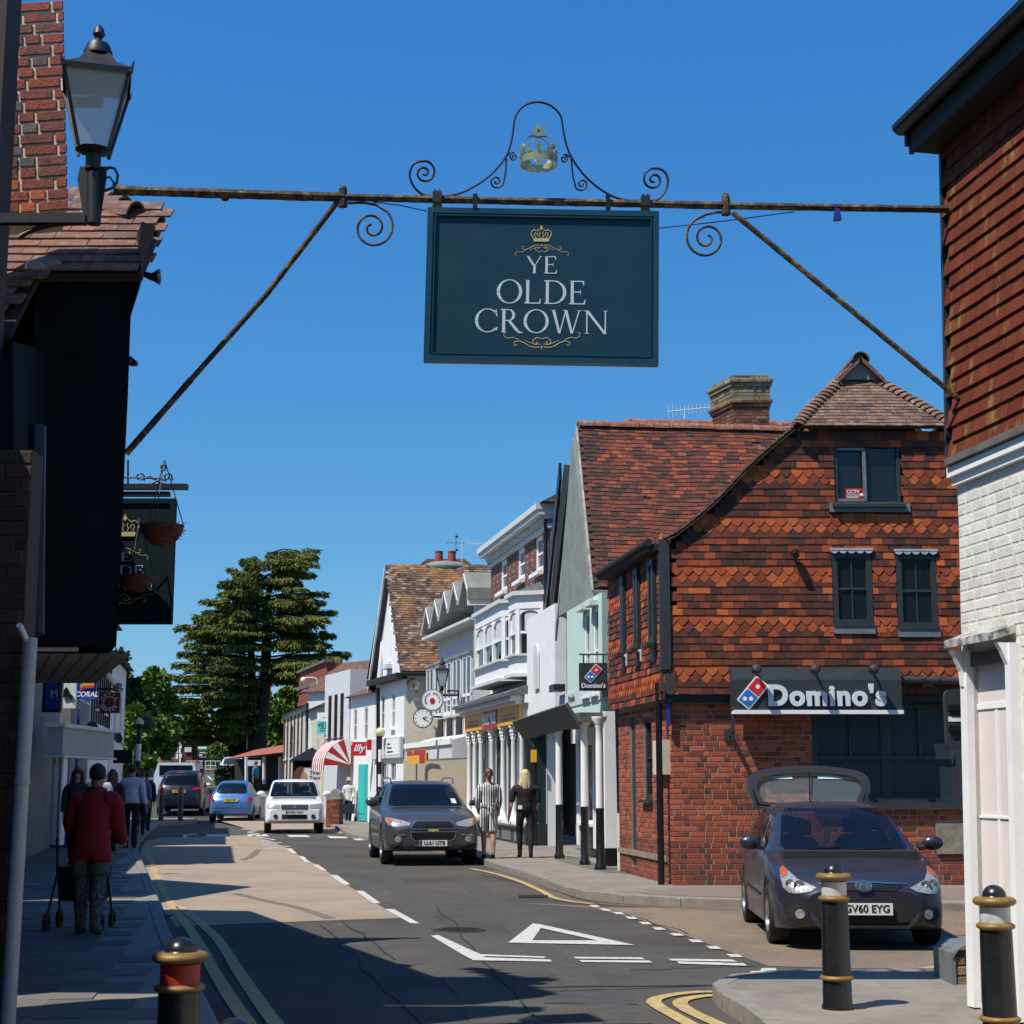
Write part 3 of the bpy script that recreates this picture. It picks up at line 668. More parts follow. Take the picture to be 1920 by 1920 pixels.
bb = [v.co.x for v in t_.data.vertices]; cur = max(bb) - min(bb); want = b_[0] - a_[0]
SXD = want / cur
bpy.data.objects.remove(t_); t_ = text(fs, "Domino's", FF @ T(((a_[0] + b_[0]) / 2, 0, a_[1] + .015)), .40, MATS['sign_white'], -.03, .04, .017, sx=SXD, spacing=1.12)
for px in (1414, 1523, 1632):
 q = FU(FF, px, 1262); mb = MB(); mb.lathe([(.02, 0), (.07, .02), (.075, .08), (.05, .12), (0.001, .13)], 14, FF @ T((q[0], -.16, q[1] + .02)) @ RX(R(70))); mb.tube([FF @ Vector((q[0], .0, q[1] + .08)), FF @ Vector((q[0], -.08, q[1] + .09)), FF @ Vector((q[0], -.13, q[1] + .04))], .018); mb.build('spot_lamp', M_anth, fs, smooth=True)
for px in (1367,):
 q = FU(FA, px, 1345); mb = MB(); mb.box(q[0] + .0, q[0] + .04, -.30, -.02, q[1] - .62, q[1] + .06, FA) if False else None
 mb.box(q[0] - .02, q[0] + .03, -.36, -.30, fa_z0 - .36, fa_z0, FA); mb.box(q[0] - .02, q[0] + .03, -.36, .0, fa_z0 - .30, fa_z0 - .25, FA); mb.box(q[0] - .08, q[0] + .02, -.04, .0, fa_z0 - .36, fa_z0 - .2, FA); mb.build('bracket', M_anth, fs)
# gutter pipe right of the sign
q0 = FU(FH, 1686, 1275); q1 = FU(FH, 1860, 1280); mb = MB(); mb.tube([FH @ Vector((q0[0], -.08, q0[1])), FH @ Vector((q1[0], -.08, q1[1]))], .055, 12)
for k in (.35, .62): c = q0[0] + .7 * k * 1.2; mb.tube([FH @ Vector((c, -.08, q0[1])), FH @ Vector((c + .05, -.08, q0[1]))], .07, 12)
mb.build('waste_pipe', M_anth, A, smooth=40)
# cctv lamp on wall
q = fz(1488, 1045); mb = MB(); mb.lathe([(.001, 0), (.05, .0), (.065, .1), (.05, .14), (.001, .15)], 14, FH @ T((q[0], -.2, q[1])) @ RX(R(-60))); mb.tube([FH @ Vector((q[0] + .02, 0, q[1] - .04)), FH @ Vector((q[0], -.12, q[1]))], .02)
tag(mb.build('wall_lamp', M_black, None, smooth=40), 'small round black floodlight fixed to the hung tiles left of the sash windows', 'light')
# ---- roof
mb = MB(); L_A = 5.0
out_p = [(a - .03, b + .02) for a, b in eave];
top = [(a, b + .06) for a, b in eave]; bot = [(a + .02, b - .03) for a, b in eave]
# street-side slope as slab, plus the other side
for sgn in (0, 1):
 tp = [(2 * um - a, b) if sgn else (a, b) for a, b in top]; bt = [(2 * um - a, b) if sgn else (a, b) for a, b in bot]
 tp2 = tp + [(um, z_top + 1.12)]; bt2 = bt + [(um, z_top + 1.04)]
 mb.strip(tp, bt, FH, 0, -.1, 1.0); mb.strip(tp2, bt2, FH, 0, 1.0, L_A)
mb.build('roof', M_underlay, A)
# verge tiles stacked along the rake
items = []
pts_ = catmull([Vector((a, 0, b)) for a, b in [(eave[0][0] - .05, eave[0][1] - .03)] + eave], 8); acc = 0
for a, b in zip(pts_, pts_[1:]):
 d = b - a; acc += d.length
 if acc >= .075:
  acc = 0; ang = math.atan2(d.z, d.x); M = FH @ T((b.x, -.11, b.z + .035)) @ RY(-ang + .10)
  items.append((M, 'v', rnd.uniform(.5, .95)))
  M = FH @ T((b.x + .03, -.10, b.z + .005)) @ RY(-ang + .03); items.append((M, 'v', rnd.uniform(.3, .8)))
def mk_verge(mb, key, M, tone): mb.box(-.13, .10, 0, .25, -.009, .009, M, 0, tone)
pieces(A, 'verge_tile', items, mk_verge, [M_oldtile])
# half hip
hl = fz(1492, 800); hr = (2 * um - hl[0], hl[1]); ap = (um, hl[1] + 1.12); depth = .98
Ahip = FH @ Vector((hl[0], -.16, hl[1] - .03)); Bhip = FH @ Vector((hr[0], -.16, hr[1] - .03)); Pk = FH @ Vector((um, depth, ap[1]))
FHp = frame3(Ahip, Bhip - Ahip, Pk - (Ahip + Bhip) / 2); W_ = (Bhip - Ahip).length; Hs = (Pk - (Ahip + Bhip) / 2).length
def edge_u(v): t = v / Hs; return W_ / 2 * (t ** 1.12)
mb = MB(); mb.prism([(0, 0), (W_, 0), (W_ / 2 + .05, Hs), (W_ / 2 - .05, Hs)], .0, .04, FHp); mb.build('hip_roof', M_underlay, A)
it = tile_items(FHp, -.02, W_ + .02, 0, Hs - .12, lambda u, v: edge_u(v) - .02 < u < W_ - edge_u(v) + .02, .165, .088, None, lambda r, k, u, v: rnd.betavariate(2.5, 2.2), ja=.03, jz=.008, tilt=.12)
pieces(A, 'roof_tile', it, mk_tile, [M_oldtile])
items = []
v = .0
while v < Hs - .12:
 e = edge_u(v); sl_ = math.atan2(.088, edge_u(v + .088) - e + 1e-3)
 for s_ in (0, 1):
  u = e if not s_ else W_ - e
  items.append((FHp @ T((u, -.03, v + .02)) @ RY((-1 if s_ else 1) * .35) , 'b', rnd.betavariate(3, 2)))
 v += .088
def mk_bonnet(mb, key, M, tone):
 pts = arc2(0, 0, .10, .05, 10, 170, 6); pin = arc2(0, 0, .082, .035, 10, 170, 6)
 # curved hip tile, axis up the slope
 vs = []
 for (a, b), (c, d) in zip(pts, pin): vs += [(a, -b, -.03), (c, -d, -.03), (a * .85, -b * .6 + .02, .15), (c * .85, -d * .6 + .02, .15)]
 n = len(pts); fs = []
 for i in range(n - 1): p_, q_ = 4 * i, 4 * i + 4; fs += [(p_, q_, q_ + 2, p_ + 2), (p_ + 1, p_ + 3, q_ + 3, q_ + 1), (p_, p_ + 1, q_ + 1, q_)]
 mb.add(vs, fs, M, 0, tone)
pieces(A, 'bonnet_tile', items, mk_bonnet, [M_oldtile])
# little gablet on the top and ridge behind
mb = MB(); mb.prism([(-.32, -.20), (.32, -.20), (0, .24)], -.02, .05, FH @ T((um, depth - .28, ap[1] - .02))); mb.build('gablet_mortar', M_grey, A)
items = []
for k in range(14): items.append((FH @ T((um, depth - .42 + k * .28, ap[1] + .14)) , 'r', rnd.uniform(.3, .8)))
def mk_ridge(mb, key, M, tone):
 o_ = arc2(0, -.08, .14, .14, 0, 180, 8); i_ = arc2(0, -.08, .12, .12, 0, 180, 8); mb.strip(o_, i_, M, 0, 0, .28)
pieces(A, 'ridge_tile', items, mk_ridge, [M_oldtile])
mb = MB()
for s_ in (-1, 1):
 for k in range(4): mb.prism([(0, 0), (s_ * .36, -.36), (s_ * .36, -.335), (0, .03)], -.02 - .01 * k, .25, FH @ T((um + s_ * .01 * k, depth - .36, ap[1] + .12 - .03 * k)))
mb.build('gablet_verge', M_oldtile, A)
# street eave: dark soffit and gutter
mb = MB(); mb.box(-.02, lw + .1, -.20, .15, s_top - .24, s_top - .14, FSU); mb.tube([FSU @ Vector((-.02, -.20, s_top - .14)), FSU @ Vector((lw + .12, -.20, s_top - .12))], .055, 10); mb.build('gutter', M_blackm, A)
q = cA + Vector((-.30, -.02, 0)); mb = MB(); mb.tube([(q.x + .12, q.y + .15, 0.1), (q.x + .12, q.y + .15, 3.0)], .05, 10); mb.build('drainpipe', M_black, A, smooth=40)
q = G(1163, 1632, .11); mb = MB(); mb.tube([(q.x, q.y - .1, .1), (q.x, q.y - .1, 1.05)], .055, 10); mb.tube([(q.x - .02, q.y - .1, .95), (q.x + .08, q.y - .1, .95)], .05, 8); mb.build('drainpipe', mat('cream_plastic', (.55, .53, .45), .5), A, smooth=40)
mb = MB(); mb.tube([(q.x, q.y - .1, 1.05), (q.x - .02, q.y - .05, 3.0), (q.x - .05, q.y - .1, 5.0)], .05, 10); mb.build('drainpipe', M_black, A, smooth=40)
# side meter boxes and blue strip
q = su(1248, 1420); mb = MB(); mb.box(q[0] - .3, q[0] + .3, -.12, 0, q[1] - .25, q[1] + .25, FS); mb.build('meter_box', M_cream, A)
mb = MB(); q = FU(FA, 1262, 1330); mb.box(-.09, -.04, -.12, -.05, q[1] - .25, q[1] + .2, FA); mb.build('blue_tag', M_dblue, A)
# small projecting lit menu sign over the side door
q = su(1200, 1330); ms = thing('projecting_sign', 'small white menu box sign with grey lamps projecting over the corner building side door', 'sign', tuple(FS @ Vector((q[0], 0, q[1]))))
Fm = frame((0, 0), (1, 0)); pm = P(1181, 1348, 26.2); pn = P(1213, 1308, 26.2)
Fm = frame((pm.x, 26.2), (pm.x + 1, 26.2)); mb = MB(); mb.box(0, pn.x - pm.x, 0, .5, pm.z, pn.z, Fm); mb.build('box', M_lgrey, ms)
mb = MB(); mb.box(.0, pn.x - pm.x + .06, -.01, .52, pn.z, pn.z + .14, Fm); mb.box(pn.x - pm.x, pn.x - pm.x + .05, -.01, .5, pm.z + .05, pn.z, Fm); mb.build('frame', M_anth, ms)
for k in range(3): mb = MB(); mb.sphere(Fm @ Vector((-.02 + .09 * k, -.05, pn.z + .19)), .06, 8); mb.build('lamp', M_anth, ms, smooth=True)
for k in range(4): mb = MB(); mb.box(.03, .26 - .03 * (k % 2), -.008, -.001, pm.z + .05 + k * .075, pm.z + .09 + k * .075, Fm); mb.build('menu_line', M_blackm if k % 2 else M_lead, ms)
# canister on the sill
w_ = win[0]; cz_ = w_[2] + .06; mb = MB(); cu_ = w_[1] - .13
mb.prism([(-.075, 0), (.075, 0), (.075, .17), (.05, .2), (-.06, .2), (-.075, .17)], .06, .16, FH @ T((cu_, 0, cz_))); mb.strip([(-.05, .2), (-.05, .235), (.0, .235), (.0, .2)], [(-.035, .2), (-.035, .22), (-.015, .22), (-.015, .2)], FH @ T((cu_, 0, cz_)), 0, .09, .12); mb.box(.02, .05, .09, .12, .2, .225, FH @ T((cu_, 0, cz_)))
tag(mb.build('canister', M_white), 'white plastic canister standing in the open top window', 'canister')
# ================================================================== RIGHT EDGE: TILE-HUNG, WHITE-BRICK BUILDING
Yc = 11.1; cb_ = P(1813, 1800, Yc); LEAN = 0.0
dir_s = Vector((530.0, -3041.0, 0)).normalized()      # along the street toward the camera on the right side
pn_ = Vector((cb_.x, Yc, 0)) + dir_s * 3.2
FR = frame((cb_.x, Yc), (pn_.x, pn_.y)) @ RY(0) @ RX(-.026)    # the old wall leans in a little
RB = thing('white_brick_building', 'building on the right edge, white-painted brick below and hung tiles above', 'building', (cb_.x, Yc, 0))
def ru(px, py, off=0): return FU(FR @ T((0, off, 0)), px, py)
zt0 = ru(1800, 868)[1]; zeave = ru(1776, 262, -.06)[1]
dl = ru(1826, 1300); dr = ru(1896, 1300); dtop = ru(1835, 1235)[1];
door_h = (dl[0], dr[0], .15, dtop)
mb = MB(); wall_boxes(mb, FR, 0, 2.6, 0, zt0 - .0, [door_h], .3)
mb.box(0.0, 5.99, .0, .3, 0, zt0 - .01, frame((cb_.x + 6, Yc + 1.0), (cb_.x, Yc + .01))) ; mb.build('wall', M_whitebrick, RB)
it = brick_items(FR @ T((0, .003, 0)), .005, 2.5, .3, zt0 - .12, [(door_h[0] - .13, door_h[1] + .16, 0, dtop + .1)], L_=.215, H_=.064, j=.012, jit=.0015, tonef=lambda u, z, l: rnd.random())
pieces(RB, 'brick', it, mk_brick, [M_whitebrick])
mb = MB(); mb.box(-.03, 2.6, -.07, .0, zt0 - .10, zt0 - .03, FR); mb.box(-.01, 2.6, -.04, .0, zt0 - .16, zt0 - .10, FR); mb.build('cornice', M_white, RB)
mb = MB(); mb.prism([(0, 0), (.0, 0), (0, .0)], 0, .01, FR) if False else None
mb.add([(-.0, -.10, zt0 - .02), (2.6, -.10, zt0 - .02), (2.6, 0, zt0 - .03), (-.0, 0, zt0 - .03), (-.0, -.10, zt0 + .03), (2.6, -.10, zt0 + .03), (2.6, 0, zt0 + .06), (-.0, 0, zt0 + .06)], [(0, 3, 2, 1), (4, 5, 6, 7), (0, 1, 5, 4), (1, 2, 6, 5), (2, 3, 7, 6), (3, 0, 4, 7)], FR); mb.build('tilting_fillet', M_gwood, RB)
it = tile_items(FR @ T((0, -.062, 0)), .085, 2.5, zt0 + .02, zeave, None, .168, .112, None, lambda r, k, u, v: .55 + rnd.gauss(0, .07), ja=.004, jz=.002, tilt=.16, over=1.25)
mb = MB(); mb.box(.01, 2.6, -.012, .3, zt0, zeave + .3, FR); mb.build('batten_wall', M_underlay, RB)
M_hang2 = mat('machine_tile', (.3, .06, .03), .85, spec=.12, tone=[(.06, .018, .010), (.105, .025, .013), (.16, .038, .018), (.21, .055, .025)], var=.14, vs=9, bump=.3, bs=60, col2=(.28, .2, .05), c2s=6, c2a=.02, sz=.4)
pieces(RB, 'hung_tile', it, mk_tile, [M_hang2])
mb = MB(); mb.box(-.02, .012, -.085, .08, zt0 + .0, zeave, FR); mb.build('corner_board', M_anth, RB)
# eaves, soffit and gutter
ge = FU(FR @ T((0, -.32, 0)), 1692, 242);
mb = MB(); mb.box(-.10, 2.7, -.26, .2, ge[1] - .18, ge[1] - .12, FR); mb.box(-.13, -.08, -.30, .25, ge[1] - .13, ge[1] + .0, FR); mb.build('soffit', M_blackm, RB)
mb = MB(); mb.box(-.1, 2.7, -.28, -.25, ge[1] - .20, ge[1] - .02, FR); mb.build('fascia_board', M_blackm, RB)
mb = MB(); A_ = arc2(0, 0, .07, .07, 180, 360, 8); B_ = arc2(0, 0, .055, .055, 180, 360, 8); mb.strip(A_, B_, FR @ T((-.13, -.33, ge[1] + .02)) @ RZ(R(-90)), 0, 0, 3.0); mb.build('gutter', M_black, RB)
Fr_ = frame3(FR @ Vector((-.13, -.36, ge[1] + .03)), FR.to_3x3() @ Vector((1, 0, 0)), FR.to_3x3() @ Vector((0, 1, .75)))
mb = MB(); mb.box(0, 3.0, -.02, .04, 0, 4.0, Fr_); mb.build('roof', M_underlay, RB)
it = tile_items(Fr_, 0.02, 2.9, 0, 1.6, None, .168, .10, None, lambda r, k, u, v: rnd.betavariate(2, 2)); pieces(RB, 'roof_tile', it, mk_tile, [M_tile], 60)
# door with bracketed hood
mb = MB(); mb.box(door_h[0], door_h[1], .03, .08, .2, dtop - .02, FR); dp = mb.build('door', mat('pinkish_door', (.72, .64, .63), .5, var=.05, vs=3, bump=.1, bs=8), RB)
mb = MB(); c_ = (door_h[0] + door_h[1]) / 2; mb.box(c_ - .01, c_ + .02, .022, .03, .25, dtop - .35, FR); mb.box(door_h[0], door_h[1], .02, .03, dtop - .34, dtop - .30, FR); mb.box(door_h[0], door_h[1], .02, .03, 1.35, 1.365, FR); mb.build('door_panel', M_white, dp)
mb = MB(); mb.box(door_h[0] - .10, door_h[0], -.05, .06, .12, dtop + .06, FR); mb.build('door_jamb', M_white, dp)
mb = MB(); mb.box(door_h[1], door_h[1] + .06, -.04, .06, .12, dtop + .06, FR); mb.box(door_h[1] + .07, door_h[1] + .13, -.07, .03, .12, dtop + .06, FR); mb.build('door_jamb', M_white, dp)
for u in (door_h[0] - .06, door_h[1] + .08):
 mb = MB(); mb.prism([(0, 0), (0, -.26), (-.02, -.24), (-.03, -.14), (-.07, -.05), (-.10, 0)], 0, .05, FR @ T((u + .025, -.04, dtop + .06)) @ RZ(R(90))); mb.build('hood_bracket', M_white, dp)
mb = MB(); mb.add([(door_h[0] - .13, 0, dtop + .19), (door_h[1] + .1, 0, dtop + .19), (door_h[1] + .1, -.15, dtop + .13), (door_h[0] - .13, -.15, dtop + .13), (door_h[0] - .13, 0, dtop + .13), (door_h[1] + .1, 0, dtop + .13), (door_h[1] + .1, -.15, dtop + .08), (door_h[0] - .13, -.15, dtop + .08)], [(0, 1, 2, 3), (4, 7, 6, 5), (0, 3, 7, 4), (1, 5, 6, 2), (3, 2, 6, 7), (0, 4, 5, 1)], FR)
mb.build('hood', mat('weathered_hood', (.45, .44, .42), .8, var=.3, vs=14, col2=(.08, .08, .08), c2s=12, c2a=.45), dp)
mb = MB(); mb.box(door_h[0] - .02, door_h[1] + .02, -.02, .05, dtop - .05, dtop + .04, FR); mb.build('lintel', M_gwood, dp)
# little brick stub with a slate cap
sp_ = G(1795, 1875); s2 = G(1838, 1888)
ST = thing('plinth_wall', 'low brick stub with a slate cap at the foot of the white brick corner', 'wall', (sp_.x, sp_.y, 0))
Fst = frame((sp_.x, sp_.y), (sp_.x + .6, sp_.y + .0)); mb = MB(); mb.box(0, .35, 0, .5, 0, .36, Fst); mb.build('core', M_mortar_d, ST)
M_stubbrick = mat('stub_brick', (.3, .2, .12), .9, tone=[(.16, .10, .06), (.30, .20, .12), (.24, .12, .07)], var=.2, vs=20, bump=.4)
it = brick_items(Fst, .0, .35, .02, .36, L_=.2, H_=.062, tonef=lambda u, z, l: rnd.random()); pieces(ST, 'brick', it, mk_brick, [M_stubbrick])
mb = MB(); mb.prism([(-.03, .30), (.0, .36), (.08, .40), (.36, .40), (.36, .365), (.02, .36)], -.03, .5, Fst); mb.box(-.035, -.005, -.02, .5, .0, .34, Fst); mb.build('slate_cap', M_lead, ST)
# back of a traffic-signal head clipped to the corner
tq = P(1790, 1350, 13.5); TS = thing('sign_backboard', 'dark oblong backboard clipped beside the white brick corner, small white sticker', 'sign', (tq.x, tq.y, tq.z))
a_ = P(1771, 1292, 13.5); b_ = P(1812, 1405, 13.5); Fq = frame((a_.x, 13.5), (a_.x + 1, 13.5))
w0 = b_.x - a_.x
mb = MB(); mb.prism([(p.x if False else x, z) for x, z in arc2(.06, b_.z + .06, .06, .06, 180, 270, 4) + [(w0, b_.z)] + [(w0, a_.z)] + arc2(.06, a_.z - .06, .06, .06, 90, 180, 4)], 0, .07, Fq); mb.build('board', M_anth, TS)
mb = MB(); mb.box(.02, w0, -.03, 0, b_.z + .15, b_.z + .2, Fq); mb.box(.02, w0, -.03, 0, a_.z - .18, a_.z - .13, Fq); mb.build('strap', M_black, TS)
mb = MB(); mb.box(.02, .13, -.006, 0, b_.z + .23, b_.z + .27, Fq); mb.build('sticker', M_white, TS)
mb = MB(); mb.tube([(tq.x + .22, 13.6, 0.1), (tq.x + .22, 13.6, a_.z)], .05); mb.build('post', M_anth, TS)
# ================================================================== OVERHEAD BEAM, GALLOWS SIGN AND IRONWORK
YB = 10.9
def PB(x, y, Y=YB): return P(x, y, Y)
def ppath(pts, Y=YB, k=0): q = [P(a, b, Y) for a, b in pts]; return catmull(q, k) if k else q
BG = thing('sign_beam', 'rusty iron beam spanning the street with braces and scrolls, carrying the inn sign', 'beam', tuple(PB(1010, 380)))
def rough_bar(pts, wv, hv, m, name, n=24):
 mb = MB(); p = [Vector(q) for q in pts]; L_ = [];
 for i in range(n + 1): L_.append(p[0].lerp(p[-1], i / n) if len(p) == 2 else p[i])
 rr = [1 + rnd.uniform(-.07, .07) for _ in L_]
 mb.tube(L_, [wv * r_ for r_ in rr], 6); return mb.build(name, m, BG, smooth=30)
rough_bar([PB(214, 357, 10.75), PB(645, 370)], .034, .03, M_rust, 'beam_arm', 40); rough_bar([PB(645, 370), PB(1365, 386)], .027, .03, M_rust, 'beam_arm', 50); rough_bar([PB(1365, 386), PB(1795, 393, 11.0)], .026, .03, M_rust, 'beam_arm', 30)
rough_bar([PB(634, 377), PB(500, 552)], .020, .02, M_rust, 'brace', 30); rough_bar([PB(500, 552), PB(358, 712)], .020, .02, M_rust, 'brace', 30); rough_bar([PB(358, 712), PB(236, 851)], .023, .02, M_rust, 'brace', 10); rough_bar([PB(1374, 399), PB(1798, 748)], .020, .02, M_rust, 'brace', 40)
for (x, y) in [(643, 370), (1361, 385)]:
 mb = MB(); c = PB(x, y); mb.tube([c + Vector((0, 0, -.07)), c + Vector((0, 0, .05))], [.035, .03], 8); mb.lathe([(.001, .09), (.02, .085), (.03, .06), (.03, .05)], 8, T(c)); mb.build('collar', M_rust, BG)
for pts in ([(650, 384), (676, 384), (700, 388), (722, 402)], None):
 pass
sp1 = [(652, 381), (680, 380), (705, 384)] + spiral_px(698, 427, 43, 6, -68, 620, 60)[2:]
sp2 = [(1362, 398), (1345, 398), (1325, 402)] + [(2 * 1325 - a, b) for a, b in spiral_px(1325, 447, 43, 6, -80, 610, 60)][2:]
for sp in (sp1, sp2): mb = MB(); mb.tube(ppath(sp, YB), .0095, 6); mb.build('scroll', M_rust, BG, smooth=60)
mb = MB(); mb.tube(ppath([(700, 379), (750, 385), (800, 396)], YB + .02), .004, 5); mb.tube(ppath([(1234, 428), (1300, 421), (1370, 413), (1430, 405), (1490, 397)], YB + .02, 3), .004, 5); mb.build('cable', M_black, BG)
mb = MB(); c = PB(1570, 400); mb.prism([(-.018, .03), (.014, .03), (.026, -.05), (-.03, -.055)], -.02, .02, T(c)); mb.tube([c + Vector((-.012, 0, .06)), c + Vector((-.008, 0, .0))], .006, 5); mb.build('tape_scrap', M_dblue, BG)
mb = MB(); mb.sphere(PB(422, 373), (.03, .02, .016), 6); mb.build('rust_lump', M_rust, BG)
# cresting above the sign
CR = thing('iron_cresting', 'black scrolled wrought-iron arch standing on the beam around the gilded crown', 'ironwork', tuple(PB(1010, 380)))
cz = lambda a, b: (740 + a / 3.4286, 160 + b / 3.4286)
main = [(250, 712), (340, 712), (430, 690), (520, 645), (600, 590), (670, 520), (725, 440), (755, 340), (765, 260), (778, 200), (810, 150), (860, 118), (920, 108), (980, 120), (1035, 155), (1070, 205), (1082, 280), (1100, 370), (1130, 450), (1180, 530), (1250, 610), (1340, 680), (1430, 725), (1520, 742), (1600, 742)]
mb = MB(); mb.tube(ppath([cz(*p) for p in main], YB, 4), .0095, 6, flat=.8); mb.build('arch', M_iron, CR, smooth=60)
def sc(pts, r=.009): mb = MB(); mb.tube(ppath(pts, YB), r, 6); mb.build('scroll', M_iron, CR, smooth=60)
s1 = spiral_px(*cz(185, 570), 27, 3, 95, 780, 70); s1 = [cz(240, 712), cz(185, 705), cz(130, 660), cz(100, 600), cz(98, 560)] + [cz(115, 515)] + [cz(150, 492)] + spiral_px(*cz(190, 562), 23, 3, -90, 480, 60)[1:]
sc([tuple(p)[:2] for p in catmull([Vector((a, b, 0)) for a, b in s1[:8]], 4)] + s1[8:])
s2 = [cz(1620, 745), cz(1690, 735), cz(1740, 680), cz(1757, 620), cz(1745, 570), cz(1710, 540)] + [(2 * cz(1665, 0)[0] - a, b) for a, b in spiral_px(*cz(1665, 607), 22, 3, -90, 480, 60)][1:]
sc([tuple(p)[:2] for p in catmull([Vector((a, b, 0)) for a, b in s2[:7]], 4)] + s2[7:])
s3 = [cz(718, 470), cz(714, 560), cz(700, 625)] + spiral_px(*cz(653, 618), 13.5, 2, 30, 560, 40)
s4 = [cz(1135, 470), cz(1145, 580), cz(1160, 640)] + [(2 * cz(1203, 0)[0] - a, b) for a, b in spiral_px(*cz(1203, 636), 13, 2, 30, 560, 40)]
sc(s3, .007); sc(s4, .007)
sc([cz(722, 455), cz(745, 432)] + spiral_px(*cz(765, 460), 8.5, 1.5, -80, -620, 30), .006); sc([cz(1128, 462), cz(1105, 445)] + [(2 * cz(1088, 0)[0] - a, b) for a, b in spiral_px(*cz(1088, 474), 8, 1.5, -80, -620, 30)], .006)
for (x, y) in [(820, 372), (1210, 380)]:
 c = PB(x, y); mb = MB(); mb.box(-.032, .032, -.04, .04, -.035, .042, T(c)); mb.tube([c + Vector((-.016, -.02, .04)), c + Vector((-.016, -.02, .06))], .006); mb.tube([c + Vector((.016, -.02, .04)), c + Vector((.016, -.02, .06))], .006); mb.build('clamp', M_iron, CR)
# gilded crown
cr = PB(*cz(925, 470)); k_ = YB / 3000 / 3.4286
CW = thing('gilded_crown', 'gilded openwork metal crown topped by a cross inside the iron arch', 'crown', tuple(cr))
Rk = 127 * k_ * 1.0
def ringpt(a, r_, z): return cr + Vector((math.cos(a) * r_, math.sin(a) * r_, z))
z0_ = -50 * k_; z1_ = 8 * k_
mb = MB(); n = 48; vs = []; fs = []
for i in range(n):
 a = 2 * math.pi * i / n
 for (r_, z) in [(Rk, z0_), (Rk * 1.02, z1_), (Rk * 1.02 - .004, z1_), (Rk - .004, z0_)]: vs.append(ringpt(a, r_, z))
for i in range(n):
 p_, q_ = 4 * i, 4 * ((i + 1) % n)
 for j in range(4): fs.append((p_ + j, q_ + j, q_ + (j + 1) % 4, p_ + (j + 1) % 4))
mb.add(vs, fs)
mb.build('band', M_goldm, CW, smooth=40)
for i in range(12):
 a = 2 * math.pi * i / 12; out_r = Rk * 1.05
 M = T(ringpt(a, out_r, z1_)) @ RZ(a + math.pi / 2) @ RX(.12)
 mb = MB()
 if i % 3 == 0:  # cross with flared arms
  for q in range(4): mb.prism([(0.004, 0), (.013, .028), (-.013, .028), (-.004, 0)], -.002, .002, M @ T((0, 0, .035)) @ RY(q * math.pi / 2))
  mb.box(-.006, .006, -.002, .002, -.005, .035, M)
 else:
  for dx, dz in [(-.012, .012), (.012, .012), (0, .027)]: mb.prism(arc2(dx, dz, .010, .010, 0, 340, 10), -.002, .002, M)
  mb.box(-.006, .006, -.0018, .0018, -.005, .02, M)
 mb.build('finial', M_goldm, CW)
for q in range(4):
 a = q * math.pi / 2 + .75; pts = [ringpt(a, Rk * r_, z) for r_, z in [(1.04, z1_), (1.10, .045), (1.02, .085), (.78, .128), (.42, .152), (.0, .160)]]
 mb = MB(); mb.tube(catmull(pts, 4), .0085, 6, flat=.4); mb.build('arch_strap', M_goldm, CW, smooth=50)
for q in range(4):
 a = q * math.pi / 2 + .75; mb = MB(); mb.lathe([(.001, -.002), (.024, -.002), (.024, .002), (.008, .006), (.001, .007)], 14, T(ringpt(a, Rk * 1.12, .045)) @ RZ(a + math.pi / 2) @ RX(R(90))); mb.build('boss', M_goldm, CW)
mb = MB(); M = T(cr + Vector((0, 0, .21)))
for q in range(4): mb.prism([(.006, 0), (.024, .046), (.006, .040), (-.006, .040), (-.024, .046), (-.006, 0)], -.003, .003, M @ RY(q * math.pi / 2))
mb.prism([(-.008, -.03), (.008, -.03), (.016, -.052), (-.016, -.052)], -.0028, .0028, M); mb.build('cross', M_goldm, CW)
# ------------------------------------------------------------------ the big sign
s_tl = PB(797, 391); s_br = PB(1234, 684); s_tr = PB(1234, 400); SW = s_br.x - s_tl.x; SH = s_tl.z - PB(797, 678).z
SG = thing('hanging_sign', 'large dark teal inn sign lettered YE OLDE CROWN, hanging under the beam over the street', 'sign', tuple(s_tl))
FG_ = frame((s_tl.x, YB), (s_br.x, YB), z=PB(797, 678).z) @ RY(math.atan2(s_tl.z - s_tr.z, SW) * .85)
mb = MB(); mb.box(.02, SW - .02, -.012, .03, .02, SH - .02, FG_); mb.build('board', M_signblue, SG)
def frame_ring(mb, o, wd, ya, yb):
 mb.box(o, SW - o, ya, yb, o, o + wd, FG_); mb.box(o, SW - o, ya, yb, SH - o - wd, SH - o, FG_); mb.box(o, o + wd, ya, yb - .001, o + wd, SH - o - wd, FG_); mb.box(SW - o - wd, SW - o, ya, yb - .001, o + wd, SH - o - wd, FG_)
mb = MB(); frame_ring(mb, 0, .040, -.032, .045); frame_ring(mb, .041, .008, -.024, .0); frame_ring(mb, .052, .008, -.032, .0); mb.build('frame', mat('sign_frame_teal', (.006, .045, .072), .35, var=.05, vs=5), SG)
for x in (891, 1140):
 c = PB(x, 378); mb = MB(); mb.box(-.016, .016, -.04, .04, -.06, .045, T(c)); mb.build('strap', M_black, SG)
for x, y in [(820, 378), (1210, 386)]:
 c = PB(x, y); mb = MB(); mb.box(-.035, .035, -.03, .03, -.055, -.037, T(c)); mb.build('hanger', M_black, SG)
